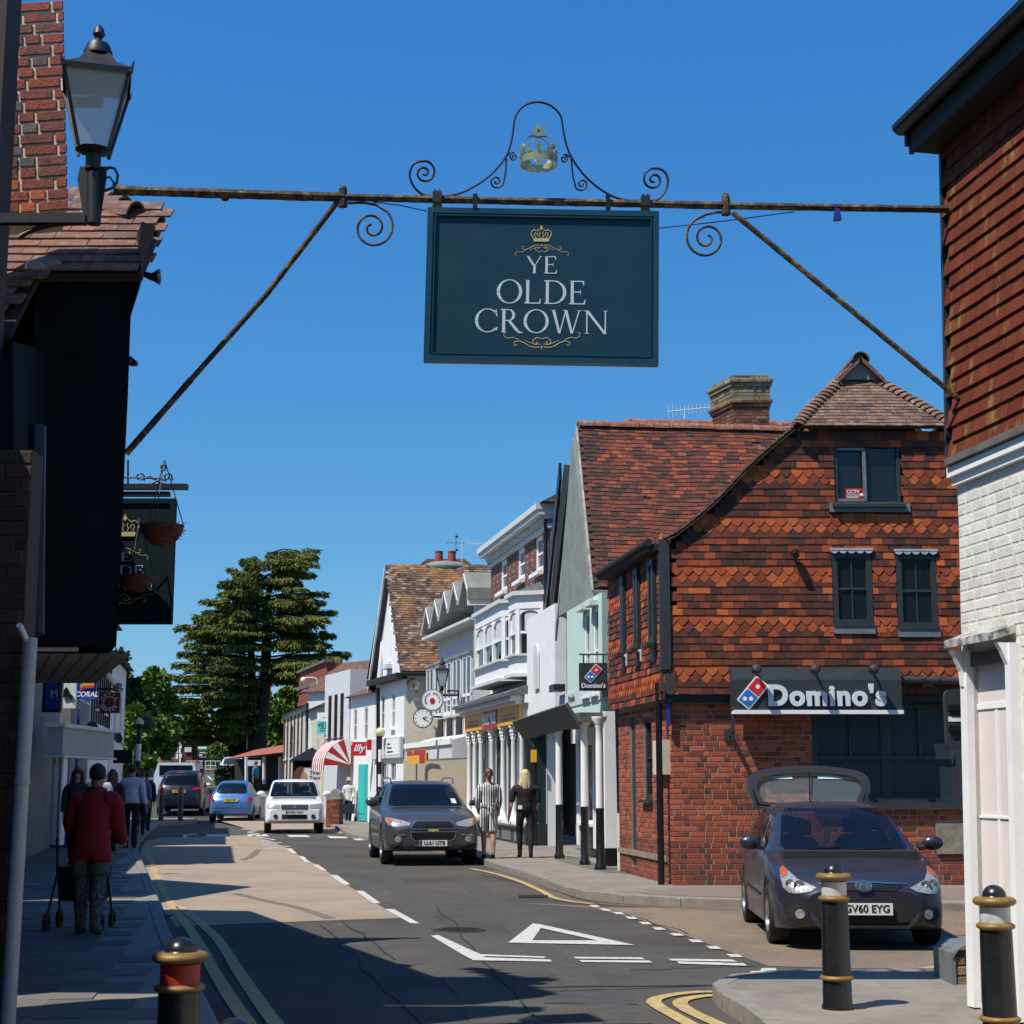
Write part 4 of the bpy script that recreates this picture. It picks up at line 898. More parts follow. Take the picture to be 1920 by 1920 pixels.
# serif capitals drawn from strokes
def glyph(ch):
 P_ = []; tk, th, sf = .115, .042, .028
 def poly(*p): P_.append(list(p))
 def bar(x0, z0, x1, z1, w0, w1=None): w1 = w1 or w0; poly((x0 - w0 / 2, z0), (x0 + w0 / 2, z0), (x1 + w1 / 2, z1), (x1 - w1 / 2, z1))
 def serif(x, z, l, up): poly((x - l, z), (x + l, z), (x + l * .35, z + sf * up), (x - l * .35, z + sf * up)) if up > 0 else poly((x - l, z), (x - l * .35, z + sf * up), (x + l * .35, z + sf * up), (x + l, z))
 def ring(cx, rx, a0=0, a1=360, t1=tk * 1.05, t2=th * .9, cz_=.5, rz=.515, n=40):
  for i in range(n):
   q = []
   for a in (a0 + (a1 - a0) * i / n, a0 + (a1 - a0) * (i + 1) / n):
    c, s = math.cos(R(a)), math.sin(R(a)); q.append(((cx + rx * c, cz_ + rz * s), (cx + (rx - t1) * c, cz_ + (rz - t2) * s)))
   poly(q[0][0], q[1][0], q[1][1], q[0][1])
 if ch == 'Y':
  bar(.44, .0, .44, .5, tk); bar(.40, .46, .11, 1, tk * 1.0, tk * .95); bar(.47, .46, .74, 1, th * 1.2, th); serif(.44, 0, .13, 1); serif(.11, 1, .12, -1); serif(.74, 1, .1, -1); return P_, .84
 if ch == 'E' or ch == 'L':
  bar(.15, 0, .15, 1, tk); serif(.15, 1, .12, -1); poly((.03, 0), (.60, 0), (.60, .045), (.03, .045)); poly((.56, .0), (.64, .0), (.67, .21), (.645, .21))
  if ch == 'E':
   poly((.15, .955), (.56, .955), (.56, 1), (.15, 1)); poly((.52, 1), (.60, 1), (.61, .80), (.585, .80)); poly((.15, .5), (.48, .5), (.48, .545), (.15, .545)); poly((.455, .61), (.48, .61), (.48, .43), (.455, .43))
  return P_, .72
 if ch == 'O': ring(.49, .49); return P_, 1.0
 if ch == 'D':
  bar(.15, 0, .15, 1, tk); poly((.03, 0), (.4, 0), (.4, .045), (.03, .045)); poly((.03, .955), (.4, .955), (.4, 1), (.03, 1)); ring(.38, .50, -90, 90, tk * 1.1, .045, rz=.5, n=24); return P_, .92
 if ch == 'C':
  ring(.49, .49, 42, 318); poly((.80, .98), (.84, .98), (.87, .68), (.845, .68), (.78, .86)); poly((.80, .13), (.87, .24), (.895, .235), (.86, .09), (.80, .07)); return P_, .93
 if ch == 'R':
  bar(.15, 0, .15, 1, tk); serif(.15, 0, .12, 1); poly((.03, .955), (.36, .955), (.36, 1), (.03, 1)); ring(.34, .25, -90, 90, tk, .045, .745, .255, 20); poly((.2, .49), (.36, .49), (.36, .533), (.2, .533))
  poly((.30, .50), (.42, .50), (.76, .06), (.62, .06)); poly((.60, .085), (.75, .07), (.92, -.015), (.72, -.02)); return P_, .88
 if ch == 'W':
  bar(.36, 0, .12, 1, tk * .75, tk); bar(.37, 0, .60, 1, th * 1.1); bar(.84, 0, .60, 1, tk * .8, tk); bar(.86, 0, 1.12, 1, th * 1.1); serif(.12, 1, .12, -1); serif(.58, 1, .12, -1); serif(1.13, 1, .11, -1); return P_, 1.24
 if ch == 'N':
  bar(.14, 0, .14, 1, th * 1.15); bar(.86, 0, .14, 1, tk, tk * 1.1); bar(.86, 0, .86, 1, th * 1.15); serif(.14, 0, .12, 1); serif(.86, 1, .12, -1); serif(.08, 1, .11, -1); return P_, 1.0
def serif_text(parent, s, F, x0, x1, z0, h, m, y=-.014):
 tot = sum(glyph(c)[1] for c in s) + .04 * (len(s) - 1); k = (x1 - x0) / (tot); x = x0
 for c in s:
  pl, wd = glyph(c); mb = MB()
  for i, p in enumerate(pl): mb.prism([(x + a * k, z0 + b * h) for a, b in p], y - .0003 * (i % 5), y + .002, F)
  mb.build('letter', m, parent, recalc=True); x += (wd + .04) * k
M_letter = mat('sign_letter_white', (.50, .58, .68), .5, var=0)
M_goldl = mat('sign_gold', (.50, .42, .15), .5, var=.04)
def us(px, py): q = FU(FG_ @ T((0, -.014, 0)), px, py); return q
for s, (xa, ya), (xb, yb) in [('YE', (985, 512), (1047, 481)), ('OLDE', (931, 568), (1101, 527)), ('CROWN', (890, 622), (1142, 583))]:
 a = us(xa, ya); b = us(xb, yb); serif_text(SG, s, FG_, a[0], b[0], a[1], b[1] - a[1], M_letter)
def orn(pts, r, m=M_goldl, name='flourish', par=None, F=None, fu=None, n=6):
 fu = fu or us; F = F or FG_; q = [fu(a, b) for a, b in pts]; mb = MB(); mb.tube([F @ Vector((a, -.014, b)) for a, b in q], r, 6, flat=.35, up=F.to_3x3() @ Vector((0, 1, 0))); mb.build(name, m, par or SG)
def flourish(cx, cy, s, fl, par=SG, F=None, fu=None, wd=1.):
 for m_ in (-1, 1):
  f = lambda a, b: (cx + m_ * a * s * wd, cy + fl * b * s)
  orn([f(*p) for p in [(1, 10), (7, 12), (13, 8), (13, 3), (9, 1), (6, 4), (9, 6)]], .0022 * s, par=par, F=F, fu=fu)
  orn([f(*p) for p in [(3, -2), (10, -3), (18, -1), (26, 4), (34, 7), (41, 5), (40, 0), (36, 1)]], .0022 * s, par=par, F=F, fu=fu)
  orn([f(*p) for p in [(34, 9), (42, 12), (50, 11), (55, 13), (56, 18), (52, 19)]], .0017 * s, par=par, F=F, fu=fu)
  orn([f(*p) for p in [(2, 2), (9, 2), (17, 4), (25, 8)]], .0014 * s, par=par, F=F, fu=fu)
 orn([(cx, cy - fl * 5 * s), (cx, cy - fl * 1 * s), (cx, cy)], .0032 * s, par=par, F=F, fu=fu)
flourish(1016, 462, .9, 1); flourish(1016, 648, 1.28, -1)
def emblem(cx, cy, s, par=SG, F=None, fu=None):
 F = F or FG_; fu = fu or us; f = lambda a, b: (cx + a * s, cy + b * s)
 c0 = fu(*f(-14, 13)); c1_ = fu(*f(14, 8)); mb = MB(); mb.prism([fu(*f(-14, 13)), fu(*f(14, 13)), fu(*f(15, 7)), fu(*f(-15, 7))], -.0165, -.013, F); mb.build('crown_band', M_goldl, par)
 for m_ in (-1, 1):
  orn([f(m_ * a, b) for a, b in [(15, 7), (19, 0), (18, -6), (13, -9), (8, -7), (4, -10)]], .0030 * s, name='crown_arch', par=par, F=F, fu=fu)
  orn([f(m_ * a, b) for a, b in [(10, 6), (13, 0), (11, -4), (7, -2), (8, 2)]], .0026 * s, name='crown_leaf', par=par, F=F, fu=fu)
  orn([f(m_ * a, b) for a, b in [(2, 6), (5, 2), (2, -2), (4, -6)]], .0026 * s, name='crown_leaf', par=par, F=F, fu=fu)
 mb = MB(); mb.prism([fu(*f(a, b)) for a, b in [(0, -18), (3, -12), (0, -8), (-3, -12)]], -.0165, -.013, F); mb.build('crown_tip', M_goldl, par)
emblem(1015, 440, 1.0)
# ================================================================== MINT GABLED BUILDING (B)
B = thing('gabled_shop', 'mint and white gabled shop with big red tiled roof, next to the corner building', 'building', (1.62, 28.8, 0))
def off(F, d): return F @ T((0, -d, 0))
FB = frame((1.62 - .15 * 5.0, 33.8), (1.62, 28.8)); LB = 5.055
bn = P(1112, 1100, 29.6); ba = P(1081, 796, 31.5); bf = P(1046, 1178, 33.3)
def bu(px, py, d=0): return FU(off(FB, d), px, py)
eN = bu(1112, 1100); eA = bu(1081, 800); eF = bu(1046, 1178)
ze = 4.95
ua = (eN[0] + eF[0]) / 2
hs_ = []
for (a, b) in [(3.35, 3.95), (4.2, 4.75)]: hs_.append((a, b, 3.15, 4.75))
mb = MB(); wall_boxes(mb, FB, 1.6, LB, 2.75, ze, hs_, .25); mb.build('wall', M_mint, B)
mb = MB(); mb.box(LB - .25, LB, .01, 4, 0, ze, FB); mb.build('flank_wall', M_white, B)
mb = MB(); mb.prism([(.5, ze), (LB - .98, ze), (LB - 2.73, P(1083, 797, 31.5).z - .25)], .0, .2, FB); mb.build('gable_wall', M_grey, B)
for h in hs_:
 w_ = window(B, FB, *h, M_white, nx=2, nz=2, fw=.08, y=.06, sash=True)
 mb = MB(); mb.box(h[0] - .02, h[1] + .02, -.16, .02, h[3], h[3] + .09, FB); mb.build('hood', M_lgrey, w_)
# verges
def board(mb, a, b, w_, ya, yb, F=FB): mb.prism([(a[0], a[1]), (b[0], b[1]), (b[0], b[1] - w_), (a[0], a[1] - w_)], ya, yb, F)
apx = (ua, eA[1] + .02)
M_bargeg = mat('weathered_board', (.34, .34, .32), .8, var=.3, vs=8, col2=(.15, .15, .14), c2s=6, c2a=.3)
for pa, pb_, wd in ((P(1083, 797, 31.5), P(1044, 1182, 33.4), .22), (P(1083, 799, 31.5), P(1113, 1106, 29.6), .16)):
 mb = MB(); dd = Vector((-.04, 0, 0)); z_ = Vector((0, 0, -wd)); mb.add([pa, pb_, pb_ + z_, pa + z_, pa + dd, pb_ + dd, pb_ + z_ + dd, pa + z_ + dd], [(0, 1, 2, 3), (7, 6, 5, 4), (0, 4, 5, 1), (1, 5, 6, 2), (2, 6, 7, 3), (3, 7, 4, 0)]); mb.build('bargeboard', M_bargeg, B)
# the camera-facing slope
ro = P(1113, 1102, 29.6); rt = P(1083, 797, 31.5); xd = Vector((1, .11, 0))
FRf = frame3(ro, xd, rt - ro); LR = (rt - ro - Vector(FRf.col[0][:3]) * (rt - ro).dot(Vector(FRf.col[0][:3]))).length; sh = (rt - ro).dot(Vector(FRf.col[0][:3]))
def lft(v): return sh * v / LR
mb = MB(); mb.prism([(0, 0), (7, 0), (7, LR), (sh, LR)], .0, .10, FRf);
bk = FB @ Vector((eF[0] - .3, 0, 4.7));
mb.build('roof', M_underlay, B)
FRb = frame3(rt + xd * 7, -xd, Vector((0, -2.2, 4.0)));
mb = MB(); mb.add([rt, rt + xd * 7, rt + xd * 7 + Vector((-.3, 2.4, -3.6)), rt + Vector((-.3, 2.4, -3.6))], [(0, 1, 2, 3)]); mb.build('roof', M_underlay, B)
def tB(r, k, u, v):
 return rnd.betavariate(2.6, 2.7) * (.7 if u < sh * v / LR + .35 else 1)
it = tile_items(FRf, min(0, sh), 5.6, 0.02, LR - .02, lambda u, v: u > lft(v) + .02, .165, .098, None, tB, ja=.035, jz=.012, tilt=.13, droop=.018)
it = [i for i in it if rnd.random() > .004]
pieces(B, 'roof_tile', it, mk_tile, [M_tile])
def mk_ridgeB(mb, key, M, tone): mb.strip(arc2(0, -.08, .13, .13, 0, 180, 8), arc2(0, -.08, .11, .11, 0, 180, 8), M, 0, 0, .30)
Mr = frame3(rt + Vector((0, 0, .07)), Vector((-.11, 1, 0)), Vector((0, 0, 1)))   # y axis along -x? keep the half-rounds along the ridge
items = []
for k in range(18):
 o_ = rt + xd * (.31 * k + .0) + Vector((0, .03, .05 + rnd.uniform(-.01, .01))); Mx = Matrix(((-.11, .994, 0, o_.x), (.994, .11, 0, o_.y), (0, 0, 1, o_.z), (0, 0, 0, 1))); items.append((Mx, 'r', rnd.uniform(.7, .98)))
M_ridge = mat('ridge_tile', (.25, .09, .05), .85, tone=[(.10, .05, .035), (.22, .08, .05), (.34, .12, .075)], var=.25, vs=14, bump=.4, col2=(.3, .27, .2), c2s=8, c2a=.2)
pieces(B, 'ridge_tile', items, mk_ridgeB, [M_ridge])
# second range behind, with its own ridge
r2 = [P(1150, 812, 34), P(1185, 790, 34), P(1350, 792, 34.2), P(1500, 794, 34.4)]
mb = MB(); mb.add([r2[0], r2[1], r2[2], r2[3], r2[3] + Vector((0, -2, -1.3)), r2[0] + Vector((0, -2, -1.3))], [(0, 1, 2, 3, 4, 5)]); mb.build('rear_roof', M_oldtile, B)
items = []
for k in range(17):
 o_ = r2[1] + (r2[3] - r2[1]) * (k / 12.); Mx = Matrix(((0, 1, 0, o_.x), (1, 0, 0, o_.y), (0, 0, 1, o_.z - .0), (0, 0, 0, 1))); items.append((Mx, 'r', rnd.uniform(.5, .95)))
pieces(B, 'ridge_tile', items[:12], mk_ridgeB, [M_ridge]); mb = MB(); mb.tube([r2[0], r2[1]], .11, 8); mb.build('hip_tile_run', M_ridge, B)
# gutter
mb = MB(); mb.tube([ro + Vector((.0, -.05, -.1)), ro + xd * 1.2 + Vector((0, -.05, -.12))], .06, 8); mb.build('gutter', M_gwood, B)
mb = MB(); mb.tube(catmull([P(1145, 1107, 29), P(1152, 1125, 29), P(1168, 1128, 28.8), P(1182, 1108, 28.6)], 5), .008, 5); mb.build('cable', M_white, B)
# chimney
CH = thing('brick_chimney', 'broad brick chimney stack with stepped courses on the red tiled roof', 'chimney', tuple(P(1390, 800, 32.3)))
ca_ = P(1378, 800, 32.0); cw = 70 / 3041 * 32; Fc = frame((ca_.x - .02, 32.0), (ca_.x + cw, 32.0), z=P(1390, 806, 32).z - .5)
htot = P(1390, 703, 32).z - (P(1390, 806, 32).z - .5); zc = P(1390, 762, 32).z - (P(1390, 806, 32).z - .5)
M_chb = mat('chimney_brick', (.2, .1, .07), .9, tone=[(.035, .02, .017), (.11, .04, .028), (.17, .06, .035), (.22, .15, .07)], var=.25, vs=12, bump=.5)
M_chb2 = mat('chimney_brick_weathered', (.2, .15, .1), .9, tone=[(.05, .03, .022), (.14, .07, .04), (.22, .17, .07), (.2, .18, .13)], var=.25, vs=12, bump=.5, col2=(.2, .2, .17), c2s=5, c2a=.3)
Fcl = frame((ca_.x - .34, 32.95), (ca_.x - .02, 32.0), z=P(1390, 806, 32).z - .5)
mb = MB(); dpt = 1.0
steps = [(0, zc, 0), (zc, zc + .07, .035), (zc + .07, zc + .14, .06), (zc + .14, zc + .42, .02), (zc + .42, zc + .50, .05), (zc + .50, zc + .58, .08), (zc + .58, htot - .07, .05), (htot - .07, htot, .0)]
def chpoly(e):
 a = Fc @ Vector((-e, -e, 0)); b = Fc @ Vector((cw + e, -e, 0)); c = Fc @ Vector((cw + e, dpt + e, 0)); d = Fcl @ Vector((-e, -e, 0))
 return [(p.x, p.y) for p in (a, b, c, d)]
zb0 = Fc.translation.z
for (a, b, e) in steps: mb.slab(chpoly(e - .008), zb0 + a, zb0 + b)
mb.build('core', M_mortar, CH)
items = []; itw = []
for (a, b, e) in steps:
 tgt = items if b <= zc + .15 else itw
 tgt += brick_items(off(Fc, e), -e, cw + e, a - .011, b, L_=.215, H_=.062, tonef=lambda u, z, l: rnd.betavariate(2, 2)); tgt += brick_items(off(Fcl, e), -e, 1.0 + e, a - .011, b, L_=.215, H_=.062, tonef=lambda u, z, l: rnd.betavariate(2, 2))
pieces(CH, 'brick', items, mk_brick, [M_chb], 150); pieces(CH, 'capping_brick', itw, mk_brick, [M_chb2], 150)
def aerial(name, label, pts, mast, Y, n, cat='aerial'):
 a, b = P(*pts[0], Y), P(*pts[1], Y); mb = MB(); mb.tube([a, b], .012, 5); m1 = P(*mast[0], Y); m2 = P(*mast[1], Y); mb.tube([m1, m2], .016, 5)
 for i in range(n):
  c = a.lerp(b, (i + .5) / n); h = .10 + .06 * (i < 2); mb.tube([c + Vector((0, 0, -h)), c + Vector((0, 0, h))], .006, 4)
 return tag(mb.build(name, M_lgrey), label, cat)
aerial('tv_aerial', 'television aerial with many short rods beside the broad brick chimney', [(1250, 772), (1347, 762)], [(1284, 765), (1284, 786)], 33.5, 13)
# recessed shopfront, canopy and posts
mb = MB(); FBr = frame((.72, 38.2), (1.96, 28.9)); Lr = 9.38
def ru2(px, py): return FU(FBr, px, py)
mb.box(4.0, Lr, 0, .2, 2.35, 2.9, FBr); mb.box(4.9, 5.2, -.05, .15, .3, 2.4, FBr); mb.build('shopfront_head', M_white, B)
mb = MB(); mb.box(Lr - 2.6, Lr, 0.0, .2, .25, 2.4, FBr); mb.build('shopfront_panel', M_white, B)
for k in range(6): mb = MB(); mb.box(Lr - 2.55 + k * .42, Lr - 2.45 + k * .42, -.06, .0, .3, 2.4, FBr); mb.build('pilaster_strip', M_white, B)
mb = MB(); mb.box(5.2, Lr - 2.6, .0, .2, .1, .72, FBr); mb.build('stall_riser', M_anth, B)
for k in range(4): mb = MB(); mb.box(5.2, Lr - 2.6, -.02, -.001, .14 + k * .14, .26 + k * .14, FBr); mb.build('riser_plank', M_anth, B)
window(B, FBr, 5.25, Lr - 2.65, .75, 2.35, M_white, M_glassb, nx=3, nz=1, fw=.06, y=.05, sill=True, inside=False)
mb = MB(); mb.box(4.9, Lr, .9, 1.0, .1, 2.9, FBr); mb.build('shop_back_wall', M_mint, B)
for k in range(3): mb = MB(); mb.box(5.5 + k * .5, 5.8 + k * .5, .1, .12, .95 + .3 * (k % 2), 1.5 + .3 * (k % 2), FBr); mb.build('window_poster', (M_white, M_yel, M_lgrey)[k], B)
mb = MB(); mb.box(6.4, 6.8, .03, .05, .8, .95, FBr); mb.build('green_sticker', mat('green_sticker', (.1, .5, .08), .5), B)
mb = MB(); mb.box(LB - .02, LB + .25, -.02, .5, .3, 2.8, FB); mb.build('end_pier', M_white, B)
mb = MB(); mb.box(LB - .03, LB + .26, -.03, .5, .1, .42, FB); mb.build('pier_foot', M_black, B)
mb = MB(); c0 = off(FB, .45); mb.box(.6, LB + .15, .0, 1.3, 2.62, 2.78, c0); mb.build('canopy_roof', M_gwood, B)
zt_c, zb_c = 2.98, 2.5
mb = MB(); mb.add([(-1.2, -.25, zb_c + .33), (LB + .1, -.25, zb_c + .42), (LB + .1, .0, zb_c + .03), (-1.2, .0, zb_c - .05), (-1.2, -.2, zb_c + .36), (LB + .1, -.2, zb_c + .46), (LB + .1, .05, zb_c + .06), (-1.2, .05, zb_c - .02)], [(0, 1, 2, 3), (4, 7, 6, 5), (0, 4, 5, 1), (3, 2, 6, 7), (0, 3, 7, 4), (1, 5, 6, 2)], c0); mb.build('canopy_fascia', mat('grey_panel', (.085, .085, .08), .7, var=.2, vs=4, sx=3), B)
for k in (0.05, .36):
 a = -1.2 + k * (LB + 1.3)
 mb = MB(); mb.add([(a, -.256, zb_c + .34), (a + .05, -.256, zb_c + .34), (a + .05, -.006, zb_c - .03), (a, -.006, zb_c - .04)], [(0, 1, 2, 3)], c0); mb.build('fascia_batten', M_black, B)
mb = MB(); mb.box(.4, LB, -.02, .06, 3.02, 3.3, FB); mb.build('name_board', M_lgrey, B);
q_ = FB @ T((2.2, 0, 3.17)); text(B, 'Pumpkin', q_, .2, M_blackm, -.03, .004)
mb = MB(); mb.box(.9, 1.5, -.25, -.02, 3.36, 3.5, FB); mb.build('flood_lamp', M_black, B)
for (px, py) in [(1049, 1610), (1097, 1622), (1126, 1631)]:
 g = G(px, py, .11); t_ = thing('canopy_post', {1049: 'white post with black lower half under the grey canopy, furthest from the corner building', 1097: 'middle of the three black-footed white posts under the grey canopy', 1126: 'black-footed white post of the grey canopy nearest the corner building'}[px], 'post', (g.x, g.y, .11), 'cast-iron posts under the shop canopy')
 mb = MB(); mb.lathe([(.001, 0), (.10, 0), (.10, .06), (.075, .1), (.07, .85), (.07, 1.02)], 14, T((g.x, g.y, .11))); mb.build('black_base', M_black, t_, smooth=40)
 mb = MB(); mb.lathe([(.068, 1.0), (.065, 2.1), (.06, 2.35), (.075, 2.38), (.075, 2.43), (.13, 2.5), (.13, 2.55), (.001, 2.55)], 14, T((g.x, g.y, .11))); mb.build('white_shaft', M_white, t_, smooth=40)
# domino projecting square sign
pj = thing('projecting_sign', 'square charcoal domino logo sign hanging from a bracket above the grey canopy', 'sign', tuple(P(1112, 1268, 28.6)))
a = P(1086, 1295, 28.6); b = P(1139, 1243, 28.6); Fj = frame((a.x, 28.6), (b.x, 28.6)); mb = MB(); mb.box(0, b.x - a.x, 0, .10, a.z, b.z, Fj); mb.build('panel', M_anth, pj)
domino(pj, Fj, (b.x - a.x) * .5, a.z + (b.z - a.z) * .62, .16, .012)
t_ = text(pj, "Domino's", Fj @ T(((b.x - a.x) / 2, 0, a.z + .085)), .11, MATS['sign_white'], -.01, .01, .004);
mb = MB(); mb.tube([P(1086, 1227, 28.6), P(1156, 1227, 28.6)], .018, 6)
for x in (1094, 1131): mb.tube([P(x, 1227, 28.6), P(x, 1244, 28.6)], .014, 6)
mb.tube([P(1156, 1225, 28.6), P(1156, 1350, 28.6)], .022, 6); mb.tube([P(1140, 1253, 28.6), P(1156, 1253, 28.6)], .014, 6); mb.tube([P(1140, 1289, 28.6), P(1156, 1289, 28.6)], .014, 6); mb.build('bracket', M_anth, pj)
# ================================================================== NARROW WHITE GABLE (B2)
B2 = thing('narrow_gable', 'narrow white house with black bargeboard between mint gable and brick cornice house', 'building', (.6, 36, 0))
F2 = frame((.30, 37.45), (.86, 33.85)); L2 = 3.64
mb = MB(); mb.box(0, L2, .05, .3, 2.7, 5.3, F2); mb.build('wall', M_white, B2)
q1 = FU(F2, 1056, 1180); mb = MB(); mb.prism([(x, z) for x, z in [(1.2, 3.6), (1.75, 3.6), (1.75, 4.3)] + arc2(1.475, 4.3, .275, .3, 0, 180, 8)], .0, .04, F2); mb.build('niche', M_lgrey, B2)
P1 = P(1076, 880, 35.4); P2_ = P(1019, 1200, 37.6)
mb = MB(); F3 = frame3(P2_, Vector((0.15, -1, 0)), Vector((0, 0, 1))); d_ = F3.inverted() @ P1
mb.prism([(0, 0), (.05, -.3), (d_.x + .25, d_.z - .3), (d_.x + .2, d_.z + .1)], -.06, .0, F3); mb.build('bargeboard', M_black, B2)
mb = MB(); mb.prism([(.35, 0), (.5, -.5), (d_.x + .9, d_.z - .6), (d_.x + .5, d_.z + .0)], .0, .35, F3); mb.build('verge_soffit', M_blackm, B2)
mb = MB(); mb.tube(catmull([P(1026, 1140, 37), P(1016, 1165, 37), P(1008, 1172, 37), P(1012, 1182, 37)], 4), .05, 8); mb.build('hopper_pipe', M_black, B2, smooth=True)
mb = MB(); mb.tube([P(1032, 1190, 37), P(1033, 1345, 37)], .055, 8); mb.build('drainpipe', M_black, B2)
# ================================================================== BRICK CORNICE HOUSE (C)
Cc = thing('cornice_house', 'patterned brick house with white cornice and bay windows over an orange-signed shopfront', 'building', (.92, 37.5, 0))
FC = frame((-.59, 45.0), (.92, 37.5)); LC = 7.65
def cu(px, py, d=0): return FU(off(FC, d), px, py)
zc0, zc1 = 7.50, 8.06
hC = []
for (a, b, t_, bt) in [(938, 953, 1030, 1106), (971, 985, 1005, 1085), (1004, 1019, 983, 1070)]:
 u0 = cu(a, t_)[0]; u1 = cu(b, t_)[0]; c = (u0 + u1) / 2; hC.append((c - .42, c + .42, cu(b, bt)[1] + .05, zc0 - .02))
mb = MB(); wall_boxes(mb, FC, 0, LC, 2.8, zc0, hC, .3); mb.box(0, .3, .3, 4, 2.8, zc0, FC); mb.build('wall', M_mortar, Cc)
M_cbrick = mat('chequer_brick', (.2, .08, .06), .85, tone=[(.10, .035, .028), (.17, .055, .042), (.23, .08, .06), (.34, .26, .22), (.42, .36, .30)], var=.15, vs=20, bump=.4)
it = brick_items(FC, 0, LC, 5.0, zc0, hC, tonef=lambda u, z, l: (.85 + rnd.uniform(-.1, .1)) if (l < .15 and int(z / .076) % 2) else rnd.uniform(.05, .5)); pieces(Cc, 'brick', it, mk_brick, [M_cbrick], 300)
for h in hC:
 w_ = window(Cc, FC, *h, M_white, nx=1, nz=2, fw=.10, y=.05, sash=True, sill=True); mb = MB(); mb.box(h[0] - .1, h[1] + .1, -.16, -.02, h[2] - .14, h[2] - .05, FC); mb.build('sill_block', M_white, w_)
mb = MB()
for (d, a, b) in [(.08, zc0 - .0, zc0 + .10), (.14, zc0 + .22, zc0 + .30), (.32, zc0 + .30, zc0 + .42), (.38, zc0 + .42, zc1)]: mb.box(-.1 - d * .3, LC + d * .3, -d, .3, a, b, FC)
mb.build('cornice', M_lgrey, Cc)
def mk_mod(mb, key, M, tone): mb.prism([(0, 0), (.0, .12), (.18, .12), (.16, .06), (.06, .0)], 0, .09, M, 0, tone)
pieces(Cc, 'modillion', [(off(FC, .0) @ T((.1 + k * .21, 0, zc0 + .11)) @ RZ(R(-90)), 'm', .5) for k in range(36)], mk_mod, [M_lgrey])
rz = 8.95
mb = MB(); a0 = FC @ Vector((-.1, -.3, zc1)); a1 = FC @ Vector((LC + .4, -.3, zc1)); a2 = FC @ Vector((LC + .4, 2.0, rz + .35)); a3 = FC @ Vector((-.1, 2.0, rz + .35)); a4 = FC @ Vector((LC + .4, 4.5, zc1)); a5 = FC @ Vector((-.1, 4.5, zc1))
mb.add([a0, a1, a2, a3, a4, a5], [(0, 1, 2, 3), (3, 2, 4, 5), (0, 3, 5), (1, 4, 2)]); mb.build('roof', M_oldtile, Cc)
mb = MB(); mb.tube(catmull([P(918, 1026, 45.2), P(915, 1045, 45.2), P(916, 1055, 45.2), P(921, 1062, 45.2)], 3), .05, 8); mb.build('hopper_pipe', M_black, Cc)
mb = MB(); mb.tube([FC @ Vector((LC - .1, -.1, 5.0)), FC @ Vector((LC - .1, -.1, zc0 + .3))], .05, 8); mb.build('drainpipe', M_black, Cc)
def bay(parent, F, u0, u1, pj_, z0, z1, cant, m=M_white, label=None):
 c = cant; plan = [(u0, 0), (u0 + c, -pj_), (u1 - c, -pj_), (u1, 0)]
 b = MB(); b.slab([(x, y) for x, y in plan] + [(u1, .1), (u0, .1)], z0, z0 + .42, F); b.slab(plan, z1 - .32, z1, F)
 o = b.build('bay_window', m, parent, label=label)
 b = MB(); e = .10; b.slab([(u0 - e, 0), (u0 + c - e * .5, -pj_ - e), (u1 - c + e * .5, -pj_ - e), (u1 + e, 0)], z1, z1 + .10, F); b.slab([(u0 - e, 0), (u0 + c - e * .5, -pj_ - e), (u1 - c + e * .5, -pj_ - e), (u1 + e, 0)], z0 + .42, z0 + .47, F)
 b.slab([(u0 - e, 0), (u0 + c - e * .5, -pj_ - e), (u1 - c + e * .5, -pj_ - e), (u1 + e, 0)], z0 - .08, z0, F); b.build('bay_moulding', M_lgrey, o)
 b = MB(); b.add([(u0, .0, z1 + .35), (u1, .0, z1 + .35), (u0 + c, -pj_, z1 + .101), (u1 - c, -pj_, z1 + .101), (u0, 0, z1 + .1), (u1, 0, z1 + .1)], [(0, 1, 3, 2), (0, 2, 4), (1, 5, 3)], F); b.build('bay_roof', M_lead, o)
 for (p, q) in zip(plan, plan[1:]):
  a_ = F @ Vector((p[0], p[1], 0)); b_ = F @ Vector((q[0], q[1], 0)); Fk = frame((a_.x, a_.y), (b_.x, b_.y)); L_ = (b_ - a_).length
  n_ = 3 if L_ > 1.2 else 1; g = MB()
  for i in range(n_ + 1):
   x = L_ * i / n_; wd = .09; g.box(max(0, x - wd), min(L_, x + wd), .005, .14, z0 + .47, z1 - .32, Fk)
  for i in range(n_):
   x0 = L_ * i / n_ + .09; x1 = L_ * (i + 1) / n_ - .09; zm = (z0 + z1) / 2 + .05
   g.box(x0, x1, .02, .1, zm - .03, zm + .03, Fk)
   g.prism([(x0, z1 - .30), (x0, z1 - .5)] + arc2((x0 + x1) / 2, z1 - .52, (x1 - x0) / 2, .16, 180, 0, 8) + [(x1, z1 - .5), (x1, z1 - .30)], .02, .1, Fk)
  g.build('bay_frame', m, o)
  g = MB(); g.box(.05, L_ - .05, .08, .09, z0 + .45, z1 - .3, Fk); g.build('bay_pane', M_glass, o)
  g = MB()
  for i in range(n_):
   x0 = L_ * i / n_ + .09; x1 = L_ * (i + 1) / n_ - .09; g.box(x0 + .12, x1, .055, .075, (z0 + z1) / 2 + .1, z1 - .34, Fk)
  g.build('bay_blind', M_lgrey, o)
 return o
ub = cu(953, 1130, .55)[0]; bay(Cc, FC, ub - .1, LC - .85, .60, 4.12, 6.0, .36, label='right-hand white bay window'); bay(Cc, FC, cu(892, 1150, .55)[0] - .15, ub - .22, .60, 4.12, 6.0, .36)
mb = MB(); mb.box(0, LC, -.03, .1, 3.9, 5.0, FC); mb.build('render_band', M_white, Cc)
